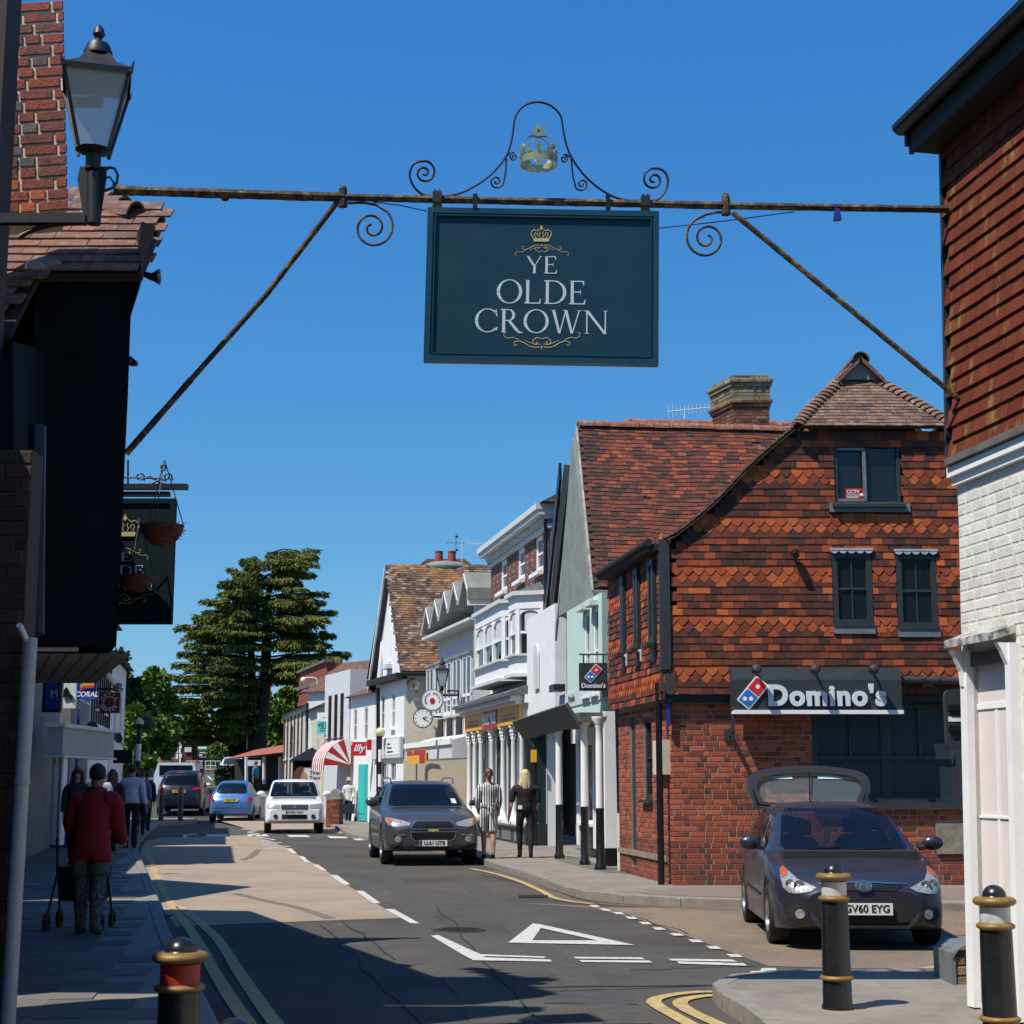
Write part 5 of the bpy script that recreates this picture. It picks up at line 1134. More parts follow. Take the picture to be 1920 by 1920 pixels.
# shopfront
FCs = frame((-1.20, 45.0), (.31, 37.5)); LCs = 7.65
zf0, zf1 = 3.0, 3.5
mb = MB(); mb.add([(-.2, -.45, 3.60), (LCs + .2, -.45, 3.60), (LCs + .2, .75, 4.02), (-.2, .75, 4.02), (-.2, -.45, 3.52), (LCs + .2, -.45, 3.52), (LCs + .2, .75, 3.6), (-.2, .75, 3.6)], [(0, 1, 2, 3), (4, 7, 6, 5), (0, 4, 5, 1), (1, 5, 6, 2), (3, 2, 6, 7), (0, 3, 7, 4)], FCs); mb.build('shop_roof', M_slate, Cc)
mb = MB(); mb.box(-.1, LCs + .1, -.38, .1, 3.42, 3.54, FCs); mb.box(-.05, LCs + .05, -.25, .1, 3.34, 3.42, FCs); mb.build('shop_cornice', M_lgrey, Cc)
mb = MB(); mb.box(0, LCs, -.06, .15, 2.88, 3.36, FCs); mb.build('shop_beam', M_lgrey, Cc)
sg = thing('shop_sign', 'orange and red shop fascia lettered MAGIC WOK over the white columned shopfront', 'sign', tuple(FCs @ Vector((3.5, -.1, 3.0))))
mb = MB(); mb.box(.15, LCs - .02, -.14, -.065, 2.90, 3.34, FCs); mb.build('panel', M_yel, sg)
mb = MB(); mb.box(2.9, 4.9, -.155, -.141, 2.88, 3.34, FCs); mb.build('red_panel', M_red, sg)
text(sg, 'MAGIC WOK', FCs @ T((3.9, 0, 3.12)), .38, M_white, -.165, .01, .012, sx=.82)
for k, (a, b) in enumerate([(.6, 2.3), (5.4, 7.1)]):
 for j in range(2): mb = MB(); mb.box(a + .2 * j, b - .2 * j, -.148, -.141, 3.02 + .1 * j, 3.06 + .1 * j, FCs); mb.build('small_print', M_red, sg)
cols = [.25, 1.15, 2.05, 3.6, 5.1, 6.4, 7.4]
for k, x in enumerate(cols):
 mb = MB(); Mq = FCs @ T((x, -.02, 0)); mb.lathe([(.001, .62), (.13, .62), (.13, .70), (.09, .74), (.075, .9), (.065, 2.55), (.085, 2.6), (.07, 2.64)], 12, Mq)
 mb.build('column', M_white, Cc, smooth=50)
 mb = MB()
 for j in range(8):
  a = j * math.pi / 4
  for zz2, rr in [(2.66, .075), (2.74, .09)]: mb.sphere((math.cos(a + zz2 * 9) * rr, math.sin(a + zz2 * 9) * rr, zz2), (.026, .026, .035), 4, Mq)
 mb.lathe([(.06, 2.6), (.07, 2.7), (.11, 2.82), (.13, 2.84), (.13, 2.88), (.001, 2.88)], 8, Mq); mb.build('capital', M_white, Cc, kind='stuff')
mb = MB(); mb.box(0, LCs, .0, .3, .50, .62, FCs); mb.box(0, LCs, -.1, .25, .56, .64, FCs); mb.build('shop_cill', M_white, Cc)
mb = MB(); mb.box(0, LCs, .02, .25, .1, .50, FCs); mb.build('stall_riser', M_anth, Cc)
for k in range(5): mb = MB(); mb.box(.3 + 1.5 * k, 1.4 + 1.5 * k, .0, .02, .17, .42, FCs); mb.build('riser_panel', M_lead, Cc)
mb = MB(); mb.box(.1, LCs - .05, .14, .15, .62, 2.88, FCs); g_ = mb.build('shop_glass', M_glassb, Cc)
mb = MB(); mb.box(.1, LCs - .05, 1.2, 1.25, .3, 3, FCs); mb.build('shop_interior', mat('shop_interior', (.10, .10, .095), .9, var=.5, vs=1.5), Cc)
for k in range(5): mb = MB(); mb.box(.5 + 1.45 * k, .56 + 1.45 * k, .12, .17, .62, 2.88, FCs); mb.build('glazing_bar', M_white, Cc)
# return of the shopfront facing down the street
Fe = frame((.31, 37.48), (.92, 37.6)); Le = .62
mb = MB(); mb.box(0, Le, -.02, .1, 2.88, 3.36, Fe); mb.box(-.05, Le, -.25, .1, 3.36, 3.55, Fe); mb.box(-.04, Le, -.10, .02, 2.84, 2.93, Fe); mb.build('return_fascia', M_white, Cc)
mb = MB()
for k in range(5): mb.box(.06 + k * .11, .12 + k * .11, -.16, -.02, 3.28, 3.35, Fe)
mb.build('dentil_row', M_lgrey, Cc, kind='stuff')
mb = MB(); mb.box(Le - .12, Le + .1, -.12, .1, .1, 2.88, Fe); mb.build('return_pilaster', M_white, Cc)
mb = MB(); sp_ = [Fe @ Vector((Le - .0 + (.10 - .08 * i / 30) * math.cos(i * .42), -.16, 2.55 + (.10 - .08 * i / 30) * math.sin(i * .42))) for i in range(31)]; mb.tube(sp_, .022, 6); mb.build('scroll_corbel', M_white, Cc)
mb = MB(); mb.box(.03, Le - .12, .03, .04, .6, 2.88, Fe); mb.build('return_glass', M_glassb, Cc)
mb = MB(); mb.box(0, Le, -.03, .1, .1, .6, Fe); mb.build('return_riser', M_anth, Cc)
bp_ = G(1005, 1586, .11); mb = MB(); mb.tube([(bp_.x, bp_.y, .1), (bp_.x, bp_.y, 2.35)], .045, 8); pst = thing('sign_post', 'slim black post with a small yellow parking plate in front of the white shopfront', 'post', (bp_.x, bp_.y, .1)); mb.build('post', M_black, pst)
mb = MB(); mb.box(-.12, .02, -.09, -.06, 2.0, 2.28, T((bp_.x, bp_.y, 0))); mb.build('plate', M_yel, pst)
# ================================================================== ZIGZAG-ROOFED BUILDING (D)
D = thing('zigzag_building', 'white building with a zigzag roof edge and a row of boxy bay windows', 'building', (-1.3, 45.3, 0))
def dx(t): return -.72 - .25 * t
FD = frame((dx(6.7), 52.0), (dx(0), 45.3)); LD = 7.0
def du(px, py, d=0): return FU(off(FD, d), px, py)
z1n, z1f = 6.55, 6.35
mb = MB(); mb.box(0, LD, .0, .3, 3.4, 6.3, FD); mb.box(LD - .3, LD, .3, 6, 3.4, 6.4, FD); mb.build('wall', M_lgrey, D)
# folded-plate roof edge
ov = .6; n = 5; seg = (LD + .1) / n; pk = 1.02
mb = MB(); mb2 = MB(); A_, B_ = [], []
for i in range(n + 1):
 A_.append((seg * i, 6.30 + .10 * i))
 if i < n: A_.append((seg * i + seg * .55, 6.30 + .10 * i + pk * .72))
mb.strip(A_, [(a, b - .09) for a, b in A_], off(FD, ov), 0, 0, .04); mb.build('zigzag_fascia', M_white, D)
mb = MB(); mb.strip([(a, b + .05) for a, b in A_], [(a, b - .03) for a, b in A_], off(FD, ov), 0, .03, 2.6); mb.build('folded_roof', M_grey, D)
mb = MB(); mb.strip([(a, b + .005) for a, b in A_], [(a, b - .04) for a, b in A_], off(FD, ov), 0, -.006, .0); mb.build('shadow_gap', M_black, D)
mb = MB(); mb.box(0, LD + .1, -ov + .05, .0, 6.05, 6.13, FD); mb.build('soffit', M_lgrey, D)
Fret = frame((off(FD, ov) @ Vector((LD + .1, 0, 0))).xy, ((off(FD, ov) @ Vector((LD + .1, 0, 0))).x + 4, 45.5)); mb = MB(); mb.box(0, 4, -.06, .1, 6.46, 6.62, Fret); mb.build('flank_fascia', M_white, D)
mb = MB(); mb.box(0, 4, -.10, .3, 6.62, 6.95, Fret); mb.build('flank_coping', M_grey, D)
mb = MB(); mb.box(.2, 4, .02, .2, 3.5, 6.46, Fret); mb.build('flank_wall', M_lgrey, D)
for i in range(5):
 u0 = .15 + i * 1.36; u1 = u0 + 1.15; pjn = .42
 mb = MB(); mb.box(u0, u1, -pjn, .0, 5.05, 5.15, FD); mb.box(u0, u1, -pjn, 0, 3.95, 4.03, FD); mb.box(u0, u1, -pjn, 0, 3.5, 3.62, FD)
 for x in (u0, u0 + .5, u1 - .08): mb.box(x, x + .08, -pjn, -pjn + .07, 3.6, 5.06, FD)
 mb.box(u1 - .06, u1 - .002, -.10, 0, 3.6, 5.06, FD); mb.build('box_window', M_white, D)
 o = bpy.data.objects['box_window' if i == 0 else 'box_window.%03d' % i];
 mb = MB(); mb.box(u0 + .03, u1 - .03, -pjn + .03, -pjn + .04, 3.6, 5.06, FD); mb.box(u1 - .03, u1 - .02, -pjn + .05, -.1, 3.6, 5.06, FD); mb.build('box_pane', M_glass if i % 2 else M_glassb, o)
 mb = MB(); mb.box(u0 + .1, u0 + .48, -pjn + .08, -pjn + .09, 4.05, 5.05, FD); mb.build('curtain', M_lgrey, o)
 mb = MB(); mb.box(u0 - .04, u1 + .04, -pjn - .05, 0, 5.15, 5.22, FD); mb.build('box_hood', M_grey, o)
for i in range(5):
 mb = MB(); u = .2 + i * 1.4; mb.box(u, u + .7, -.04, -.001, 2.95, 3.5, FD); mb.build('brown_panel', mat('brown_panel', (.10, .04, .03), .6), D)
mb = MB(); mb.box(0, LD, .0, .3, 2.9, 3.5, FD); mb.build('storey_band', M_white, D)
mb = MB(); mb.add([(-.2, -1.0, 2.70), (LD, -1.0, 2.70), (LD, 0, 2.95), (-.2, 0, 2.95), (-.2, -1.0, 2.2), (LD, -1.0, 2.2), (LD, 0, 2.2), (-.2, 0, 2.2)], [(0, 1, 2, 3), (4, 7, 6, 5), (0, 4, 5, 1), (1, 5, 6, 2), (0, 3, 7, 4)], FD); mb.build('canopy', M_lgrey, D)
mb = MB(); mb.box(-.25, LD, -1.06, -1.0, 2.58, 2.74, FD); mb.build('canopy_fascia', M_white, D)
mb = MB(); mb.box(0, LD, 1.5, 1.7, .1, 3.0, FD); mb.build('ground_wall', M_lgrey, D)
ys = thing('shop_sign', 'yellow and maroon takeaway sign on the canopy under the zigzag building', 'sign', tuple(FD @ Vector((1.2, -1.1, 2.2))))
mb = MB(); mb.box(.5, 3.6, -1.09, -1.06, 2.08, 2.50, FD); mb.build('panel', M_yel, ys)
mb = MB(); mb.box(.55, 3.55, -1.10, -1.09, 2.36, 2.49, FD); mb.box(2.7, 3.5, -1.105, -1.095, 2.1, 2.36, FD); mb.build('maroon_band', M_red, ys)
text(ys, 'KEBAB', FD @ T((1.6, 0, 2.42)), .13, M_yel, -1.105, .004)
# ================================================================== LICHEN-ROOFED GABLE (E)
E = thing('lichen_roof_house', 'cream house with a steep orange-lichened tiled roof, gable to the street', 'building', (-3.54, 53, 0))
pE = P(757, 1400, 53.0); FE = frame((-4.85, 57.2), (pE.x, 53.0)); LE = math.hypot(-4.85 - pE.x, 4.2)
FEs = frame((pE.x, 53.0), (pE.x + 8, 53.4))
zeE = 1.6 + 204 * 53 / 3041; zrE = 1.6 + 405 * 55.1 / 3041
hE = [(1.1, 1.9, .95, 2.2), (2.5, 3.3, .95, 2.2)]
hEu = [(1.0, 1.5, 3.3, 4.5), (2.6, 3.1, 3.3, 4.5)]
mb = MB(); wall_boxes(mb, FE, 0, LE, 0, zeE, hE + hEu, .3); mb.prism([(0, zeE), (LE, zeE), (LE / 2, zrE - .1)], .0, .3, FE); mb.build('street_wall', M_white, E)
mb = MB(); mb.box(.01, 8, 0, .3, 0, 2.35, FEs); mb.build('lower_wall', M_cream, E)
mb = MB(); mb.box(.01, 8, 0.02, .3, 2.36, zeE + .1, FEs); mb.build('upper_wall', mat('painted_brick', (.62, .56, .44), .8, var=.1, vs=5, bump=.9, bs=14, sz=3), E)
for h in hE + hEu: window(E, FE, *h, M_white, nx=2, nz=2, fw=.06, y=.04, sash=True)
q = FU(FE, 727, 1140); mb = MB(); mb.box(LE / 2 - .22, LE / 2 + .22, -.03, .02, 5.6, 6.7, FE); mb.build('attic_window', M_white, E)
mb = MB(); mb.box(LE / 2 - .4, LE / 2 + .4, -.2, .0, 5.35, 5.5, FE); mb.build('attic_sill', M_lgrey, E)
roE = FE @ Vector((LE + .25, -.2, zeE - .05)); rtE = FE @ Vector((LE / 2, -.2, zrE)); xE = Vector((1, .05, 0)); FRE = frame3(roE, xE, rtE - roE)
X_ = Vector(FRE.col[0][:3]); shE = (rtE - roE).dot(X_); LRE = ((rtE - roE) - X_ * shE).length
mb = MB(); mb.prism([(0, 0), (9, 0), (9, LRE), (shE, LRE)], 0, .08, FRE); mb.add([rtE, rtE + xE * 9, rtE + xE * 9 + Vector((-.8, 2.3, -3.6)), rtE + Vector((-.8, 2.3, -3.8))], [(0, 1, 2, 3)]); mb.build('roof', M_underlay, E)
it = tile_items(FRE, shE, 5.2, .01, LRE, lambda u, v: u > shE * v / LRE, .165, .1, None, lambda r, k, u, v: rnd.betavariate(2, 2), ja=.03, jz=.012, tilt=.14, droop=.015); pieces(E, 'roof_tile', it, mk_tile, [M_lich], 300)
mb = MB(); board(mb, (-.3, zeE - .3), (LE / 2, zrE + .02), .22, -.24, -.18, FE); mb.build('bargeboard', M_lgrey, E)
mb = MB(); board(mb, (-.25, zeE - .3), (LE / 2, zrE - .02), .12, -.175, .1, FE); mb.build('verge_soffit', M_black, E)
mb = MB(); mb.tube([roE + Vector((0, -.05, -.08)), roE + xE * 6 + Vector((0, -.05, -.08))], .07, 8); mb.build('gutter', M_black, E)
mb = MB(); mb.box(-.1, LE + .2, -.32, .05, zeE - .28, zeE - .08, FE); mb.build('eaves_board', M_blackm, E)
mb = MB(); mb.box(LE - .0, LE + .02, 0, 0.01, 0, .1, FE) ;
for k, x in enumerate((823, 847)):
 c = P(x, 1056, 55.3); mb = MB(); mb.lathe([(.13, -.3), (.155, 0), (.13, .36), (.145, .38), (.145, .42), (.10, .42), (.10, .2)], 14, T(c)); o_ = mb.build('chimney_pot', mat('terracotta', (.30, .055, .03), .7, var=.1), E, smooth=40)
mb = MB(); mb.sphere(P(835, 1062, 55.3), (.75, .3, .2), 8); mb.build('pot_flaunching', M_grey, E)
mb = MB(); mb.add([P(785, 1060, 56.5), P(800, 1048, 56.5), P(870, 1048, 56.5), P(890, 1062, 56.5)], [(0, 1, 2, 3)]); mb.build('rear_hip', M_oldtile, E)
aerial('tv_aerial', 'thin television aerial above the lichened roof near the terracotta pots', [(870, 1018), (912, 1021)], [(867, 1012), (865, 1058)], 55.5, 9)
mb = MB(); c = P(855, 1018, 55.2); mb.tube([c + Vector((-.35, 0, 0)), c + Vector((.3, 0, 0))], .01, 4); mb.tube([c + Vector((0, 0, -.4)), c + Vector((0, 0, .35))], .012, 4)
for s_ in (-.25, .22): mb.prism([(0, 0), (.12, .05), (.12, -.05)], -.005, .005, T(c + Vector((-.05, 0, s_))))
tag(mb.build('weather_vane', M_black), 'small black weather vane standing by the terracotta chimney pots', 'weather vane')
# dish, pipes, alarm box
def dish(name, label, px, py, r, Y, ax=.5, m=M_gwood):
 c = P(px, py, Y); mb = MB(); k = r * Y / 3041
 pr = [(k * math.sin(a), -k * .25 * (math.cos(a))) for a in [i * R(85) / 6 for i in range(7)]]; pr2 = [(a * .98, b + .015) for a, b in pr[::-1]]
 M = T(c) @ RZ(ax) @ RX(R(72)); mb.lathe([(max(.001, a), b) for a, b in pr + pr2], 20, M); t_ = thing(name, label, 'satellite dish', tuple(c))
 mb.build('reflector', m, t_, smooth=50); mb = MB(); mb.tube([M @ Vector((0, -k * .6, .0)), M @ Vector((0, -k * .25, k * .9))], .02, 6); mb.tube([c, c + Vector((.12, .25, -.25))], .02, 6); mb.build('arm', M_black, t_); return t_
dish('satellite_dish', 'dark grey satellite dish under the eaves of the cream lichen-roofed house', 774, 1283, 13, 52.4, .35)
mb = MB(); mb.tube(catmull([P(805, 1398, 52.8), P(790, 1399, 52.8), P(783, 1404, 52.8), P(781, 1415, 52.8), P(781, 1470, 52.8), P(781, 1540, 52.8)], 4), .03, 6); mb.build('cream_pipe', M_gwood, E)
mb = MB(); mb.box(-.11, .11, -.1, 0, -.28, .0, T(P(729, 1300, 56))); mb.sphere(P(729, 1291, 56), (.11, .06, .12), 6); tag(mb.build('alarm_box', M_dblue), 'blue alarm box on the white gable wall above the grey shop board', 'alarm box')
sb = thing('shop_sign', 'long pale grey shop board on the white gable-ended house', 'sign', tuple(FE @ Vector((2, -.1, 2.3)))); mb = MB(); mb.box(.0, LE + .02, -.12, -.02, 2.32, 3.0, FE); mb.build('panel', M_lgrey, sb)
mb = MB(); mb.box(2.2, LE - .2, -.13, -.121, 2.42, 2.92, FE); mb.build('white_panel', M_white, sb)
for k in range(3): mb = MB(); mb.box(2.5, 3.4 - .2 * k, -.137, -.131, 2.5 + k * .13, 2.55 + k * .13, FE); mb.build('print_line', M_anth, sb)
# clock, round sign, lantern on brackets
ck = thing('street_clock', 'white round double-faced clock with black rim on a bracket', 'clock', tuple(P(793, 1347, 46.5)))
def disc(par, name, c, r, th_, m, y=0): mb = MB(); mb.lathe([(.001, -th_ / 2), (r, -th_ / 2), (r, th_ / 2), (.001, th_ / 2)], 36, T(c + Vector((0, y, 0))) @ RX(R(90))); return mb.build(name, m, par, smooth=30)
c = P(793, 1347, 46.5); rr = 18.5 * 46.5 / 3041; disc(ck, 'case', c, rr, .12, M_black); disc(ck, 'dial', c, rr * .9, .01, M_white, -.07)
for k in range(12):
 a = k * math.pi / 6; mb = MB(); mb.box(-.008, .008, -.082, -.078, rr * .70, rr * .84, T(c) @ RY(a)); mb.build('hour_mark', M_black, ck)
for (a, l, w_) in [(68, .5, .016), (118, .74, .011)]: mb = MB(); mb.prism([(-w_, 0), (w_, 0), (w_ * .4, rr * l), (-w_ * .4, rr * l)], -.09, -.085, T(c) @ RY(R(a))); mb.build('hand', M_black, ck)
mb = MB(); mb.tube([P(812, 1344, 46.5), P(830, 1344, 46.5)], .03, 8); mb.build('bracket', M_black, ck)
ms2 = thing('round_sign', 'round white monkey puzzle sign with silver rim hanging in front of the clock', 'sign', tuple(P(811, 1313, 45.9))); c = P(811, 1313, 45.9); rr = 21 * 45.9 / 3041
disc(ms2, 'rim', c, rr, .12, mat('silver', (.5, .5, .5), .35, .6)); disc(ms2, 'face', c, rr * .88, .01, M_white, -.07); mb = MB(); mb.prism(arc2(0, -.02, .075, .085, 0, 345, 14), -.085, -.078, T(c)); mb.build('red_badge', M_red, ms2)
wd_ = 'monkey puzzle'
for i, ch in enumerate(wd_):
 if ch == ' ': continue
 a = R(205 - 218 * i / (len(wd_) - 1)) ;
 text(ms2, ch, T(c + Vector((math.cos(a) * rr * .66, -.078, math.sin(a) * rr * .66))) @ RY(-(a - math.pi / 2)), .085, M_black, 0, .004, .003, name='letter')
mb = MB(); mb.tube([P(832, 1323, 45.9), P(860, 1323, 45.9)], .02, 6); mb.build('bracket', M_lgrey, ms2)
def lantern(px, py0, py1, Y, label, mat_glass=None, scale=1., post_to=None, rot=0.):
 top = P(px, py0, Y); bot = P(px, py1, Y); H = top.z - bot.z; t_ = thing('street_lantern', label, 'lantern', tuple(bot)); k = H
 def pyr(r0, z0, r1, z1, mb, n=4): mb.lathe([(r0 * k * scale, z0 * k), (r1 * k * scale, z1 * k)], n, T(bot) @ RZ(R(45) + rot))
 mb = MB(); mb.lathe([(.001, .0), (.05 * k, 0), (.05 * k, .1 * k), (.12 * k, .13 * k), (.001, .131 * k)], 10, T(bot)); mb.build('holder', M_iron, t_)
 mb = MB(); pyr(.115, .13, .25, .60, mb); g = mb.build('glass', mat_glass or M_lanternglass, t_)
 mb = MB()
 for q in range(4):
  a = math.pi / 4 + q * math.pi / 2 + rot; d = Vector((math.cos(a), math.sin(a), 0)); mb.tube([bot + d * .12 * k * scale + Vector((0, 0, .12 * k)), bot + d * .262 * k * scale + Vector((0, 0, .61 * k))], .014 * k, 4); mb.tube([bot + d * .26 * k * scale + Vector((0, 0, .60 * k)), bot + d * .29 * k * scale + Vector((0, 0, .67 * k))], [.02 * k, .003 * k], 4)
 mb.build('cage', M_iron, t_, kind='stuff')
 mb = MB(); mb.lathe([(.27 * k * scale, .59 * k), (.275 * k * scale, .63 * k), (.22 * k * scale, .66 * k), (.15 * k * scale, .70 * k), (.09 * k * scale, .78 * k)], 4, T(bot) @ RZ(R(45) + rot)); mb.lathe([(.095 * k, .78 * k), (.095 * k, .80 * k), (.07 * k, .86 * k), (.03 * k, .88 * k), (.02 * k, .90 * k), (.04 * k, .93 * k), (.03 * k, .97 * k), (.004 * k, 1.0 * k)], 14, T(bot)); mb.build('cap', M_iron, t_, smooth=40)
 return t_
M_lanternglass = mat('frosted_pane', (.42, .47, .45), .35, var=.1, vs=3)
ln = lantern(829, 1232, 1295, 46.2, 'black four-sided street lantern on a bracket above the round white sign')
mb = MB(); mb.tube([P(829, 1294, 46.2), P(829, 1305, 46.2)], .03, 6); mb.tube([P(829, 1303, 46.2), P(858, 1303, 46.2)], .045, 6); mb.tube(catmull([P(838, 1296, 46.2), P(858, 1296, 46.2), P(859, 1310, 46.2)], 4), .03, 6); mb.build('bracket', M_iron, ln)
# ================================================================== BUILDINGS FURTHER DOWN ON THE RIGHT (F)
def block(name, label, p_far, p_near, z1, m, roofm=None, rz=0, depth=6, wins=(), winm=None, base=0., z0=0., over=.25):
 t_ = thing(name, label, 'building', (p_near[0], p_near[1], base)); F = frame(p_far, p_near, z=base); L_ = math.hypot(p_far[0] - p_near[0], p_far[1] - p_near[1])
 mb = MB(); wall_boxes(mb, F, 0, L_, z0, z1, [w_[:4] for w_ in wins], .3); mb.box(L_ - .3, L_, .3, depth, z0, z1, F); mb.box(0, L_, depth, depth + .3, z0, z1, F); mb.build('wall', m, t_)
 for w_ in wins: window(t_, F, *w_[:4], winm or M_white, nx=2, nz=2, fw=.06, y=.05)
 if roofm:
  o = -over; mb = MB(); mb.add([(o, o, z1 - .05), (L_ - o, o, z1 - .05), (L_ - o, depth / 2, z1 + rz), (o, depth / 2, z1 + rz), (L_ - o, depth + .3, z1 - .05), (o, depth + .3, z1 - .05)], [(0, 1, 2, 3), (3, 2, 4, 5), (0, 3, 5), (1, 4, 2)], F); mb.build('roof', roofm, t_)
 return t_, F, L_
M_roofbr = mat('brown_roof', (.11, .055, .04), .85, var=.35, vs=6, bump=.8, bs=12, col2=(.17, .10, .06), c2s=3, c2a=.3)
f1, F1, L1 = block('small_cafe_building', 'low white cafe building with a reddish eave beside the lichen-roofed house', (-6.1, 60.9), (-4.87, 57.25), 4.7, M_white, M_roofbr, 1.2, 5, [(.5, 1.1, 3.0, 4.2), (2.2, 2.8, 3.0, 4.2)])
mb = MB(); q = F1 @ Vector((2.9, -.02, 0)); td = [FU(F1, 676, 1440)[0], FU(F1, 690, 1440)[0]]
mb.box(td[0], td[1], -.08, -.01, .15, 2.15, F1); mb.build('teal_door', M_teal, f1)
mb = MB(); mb.box(td[0] + .1, td[1] - .1, -.10, -.081, .4, 2.0, F1); mb.build('door_panel', M_teal, f1)
il = thing('projecting_sign', 'red square illy coffee sign projecting beside the striped awning', 'sign', tuple(P(674, 1403, 57.5))); a = P(660, 1417, 57.2); b = P(686, 1391, 57.2); Fi = frame((a.x, 57.2), (b.x, 57.2))
mb = MB(); mb.box(0, b.x - a.x, 0, .12, a.z, b.z, Fi); mb.build('panel', mat('signal_red', (.62, .012, .015), .45, var=.03), il); text(il, 'illy', Fi @ T(((b.x - a.x) / 2, 0, (a.z + b.z) / 2 + .02)), .34, M_white, -.01, .01, .008, shear=.25)
mb = MB(); mb.box(.52, .95, .0, .1, a.z + .2, b.z + .08, Fi); mb.build('side_panel', M_red, il)
# striped awning
aw = thing('striped_awning', 'red and white striped curved awning over the cafe front', 'awning', tuple(G(640, 1540, .1)))
FA2 = frame((-6.75, 62.5), (-6.0, 60.2)); LAw = 2.42; n = 13
for i in range(n):
 u0 = LAw * i / n; u1 = LAw * (i + 1) / n; mb = MB(); pts = [(0 - 1.0 * math.sin(R(a)), 2.15 + .95 * math.cos(R(a))) for a in range(0, 91, 15)] ; vs = []
 for (y, z) in pts: vs += [(u0, y, z), (u1, y, z)]
 vs += [(u0, pts[-1][0], 1.95), (u1, pts[-1][0], 1.95)]; fs = [(2 * k, 2 * k + 1, 2 * k + 3, 2 * k + 2) for k in range(len(pts))]
 mb.add(vs, fs, FA2); mb.build('canvas_stripe', M_red if i % 2 == 0 else M_white, aw)
for k, uu in enumerate((LAw, 0)):
 for j in range(6):
  a0_, a1_ = R(15 * j), R(15 * (j + 1)); mb = MB(); mb.add([(uu, 0, 2.15), (uu, -1.0 * math.sin(a0_), 2.15 + .95 * math.cos(a0_)), (uu, -1.0 * math.sin(a1_), 2.15 + .95 * math.cos(a1_))], [(0, 1, 2)], FA2); mb.build('canvas_side', M_red if j % 2 else M_white, aw)
f2, F2_, L2_ = block('pale_parapet_building', 'pale grey rendered building with a tall parapet and dark tall windows', (-7.55, 64.9), (-6.15, 61.0), 5.75, M_lgrey, None, 0, 5, [(.6, 1.2, 3.2, 4.9), (1.6, 2.2, 3.2, 4.9), (2.6, 3.2, 3.2, 4.9)], M_wood)
f3, F3_, L3_ = block('dormer_house', 'house with a brown tiled roof and dormer behind the pale parapet building', (-8.9, 70), (-5.5, 66), 5.4, M_lgrey, M_roofbr, 1.35, 4)
f4, F4_, L4_ = block('to_let_building', 'beige building with a dark low roof behind the turquoise letting board', (-9.1, 71.5), (-7.6, 65.1), 4.6, M_cream, M_slate, 1.2, 5, [(1.5, 2.2, 2.6, 4.0), (4.2, 4.9, 2.6, 4.0)])
f5, F5_, L5_ = block('cream_end_building', 'cream fronted building with black eave strips at the end of the right-hand row', (-11.6, 82), (-9.2, 71.8), 4.9, mat('cream_strip', (.55, .50, .40), .7), M_slate, 1.0, 5, [(1.0, 1.8, 2.6, 4.2), (4.2, 5, 2.6, 4.2), (7, 7.8, 2.6, 4.2)])
for k in range(6): mb = MB(); mb.box(.6 + k * 1.7, .9 + k * 1.7, -.05, -.001, .4, 4.6, F5_); mb.build('brown_strip', M_wood, f5)
f6, F6_, L6_ = block('red_brick_block', 'dark red brick parapet block rising behind the cream end building', (-12.2, 92), (-9.6, 83), 7.6, mat('far_brick', (.22, .05, .03), .85, var=.2, vs=8), None, 0, 6); mb = MB(); mb.box(-.1, L6_ + .1, -.15, .3, 6.6, 6.8, F6_); mb.box(-.1, L6_ + .1, -.15, .3, 7.6, 7.75, F6_); mb.build('string_course', M_gwood, f6)
tl = thing('letting_board', 'white and turquoise TO LET board fixed to the beige building', 'sign', tuple(P(609, 1358, 64.8))); a = P(594, 1376, 64.6); b = P(625, 1336, 64.6); Fl = frame((a.x, 64.6), (b.x, 64.6)); w_ = b.x - a.x; h_ = b.z - a.z
mb = MB(); mb.box(0, w_, 0, .03, a.z, a.z + h_ * .6, Fl); mb.build('turquoise_panel', mat('turquoise', (.12, .62, .60), .5, var=0), tl); mb = MB(); mb.box(0, w_, 0, .03, a.z + h_ * .601, b.z, Fl); mb.build('white_panel', M_white, tl)
text(tl, 'TO LET', Fl @ T((w_ / 2, 0, a.z + h_ * .38)), .17, M_anth, -.01, .004, .004)
for k in (.14, .24, .50): mb = MB(); mb.box(w_ * .2, w_ * .8, -.006, -.001, a.z + h_ * k, a.z + h_ * k + .025, Fl); mb.build('print_line', M_anth, tl)
mb = MB(); mb.box(w_ * .3, w_ * .7, -.006, -.001, a.z + h_ * .75, a.z + h_ * .79, Fl); mb.build('print_line', MATS['turquoise'], tl)
mb = MB(); mb.tube([P(618, 1376, 64.6), P(603, 1392, 64.6)], .03, 4); mb.build('strut', M_white, tl)
# brick garden wall and bush by the cafe
gw = thing('brick_wall', 'low old brick garden wall beside the striped awning', 'wall', tuple(G(633, 1545, .1))); g1 = G(611, 1546, .1); Fw = frame((g1.x, g1.y), (g1.x + 1.0, g1.y - .4)); mb = MB(); mb.box(0, .5, 0, .3, 0, .95, Fw); mb.build('core', M_mortar_d, gw)
it = brick_items(Fw, 0, .5, .05, .95, tonef=lambda u, z, l: rnd.betavariate(2, 3)); pieces(gw, 'brick', it, mk_brick, [M_brick], 150)
mb = MB(); mb.prism([(-.03, .95), (.53, .95), (.5, 1.15), (.3, 1.3), (.03, 1.1)], 0, .3, Fw); mb.build('stone_top', M_grey, gw)
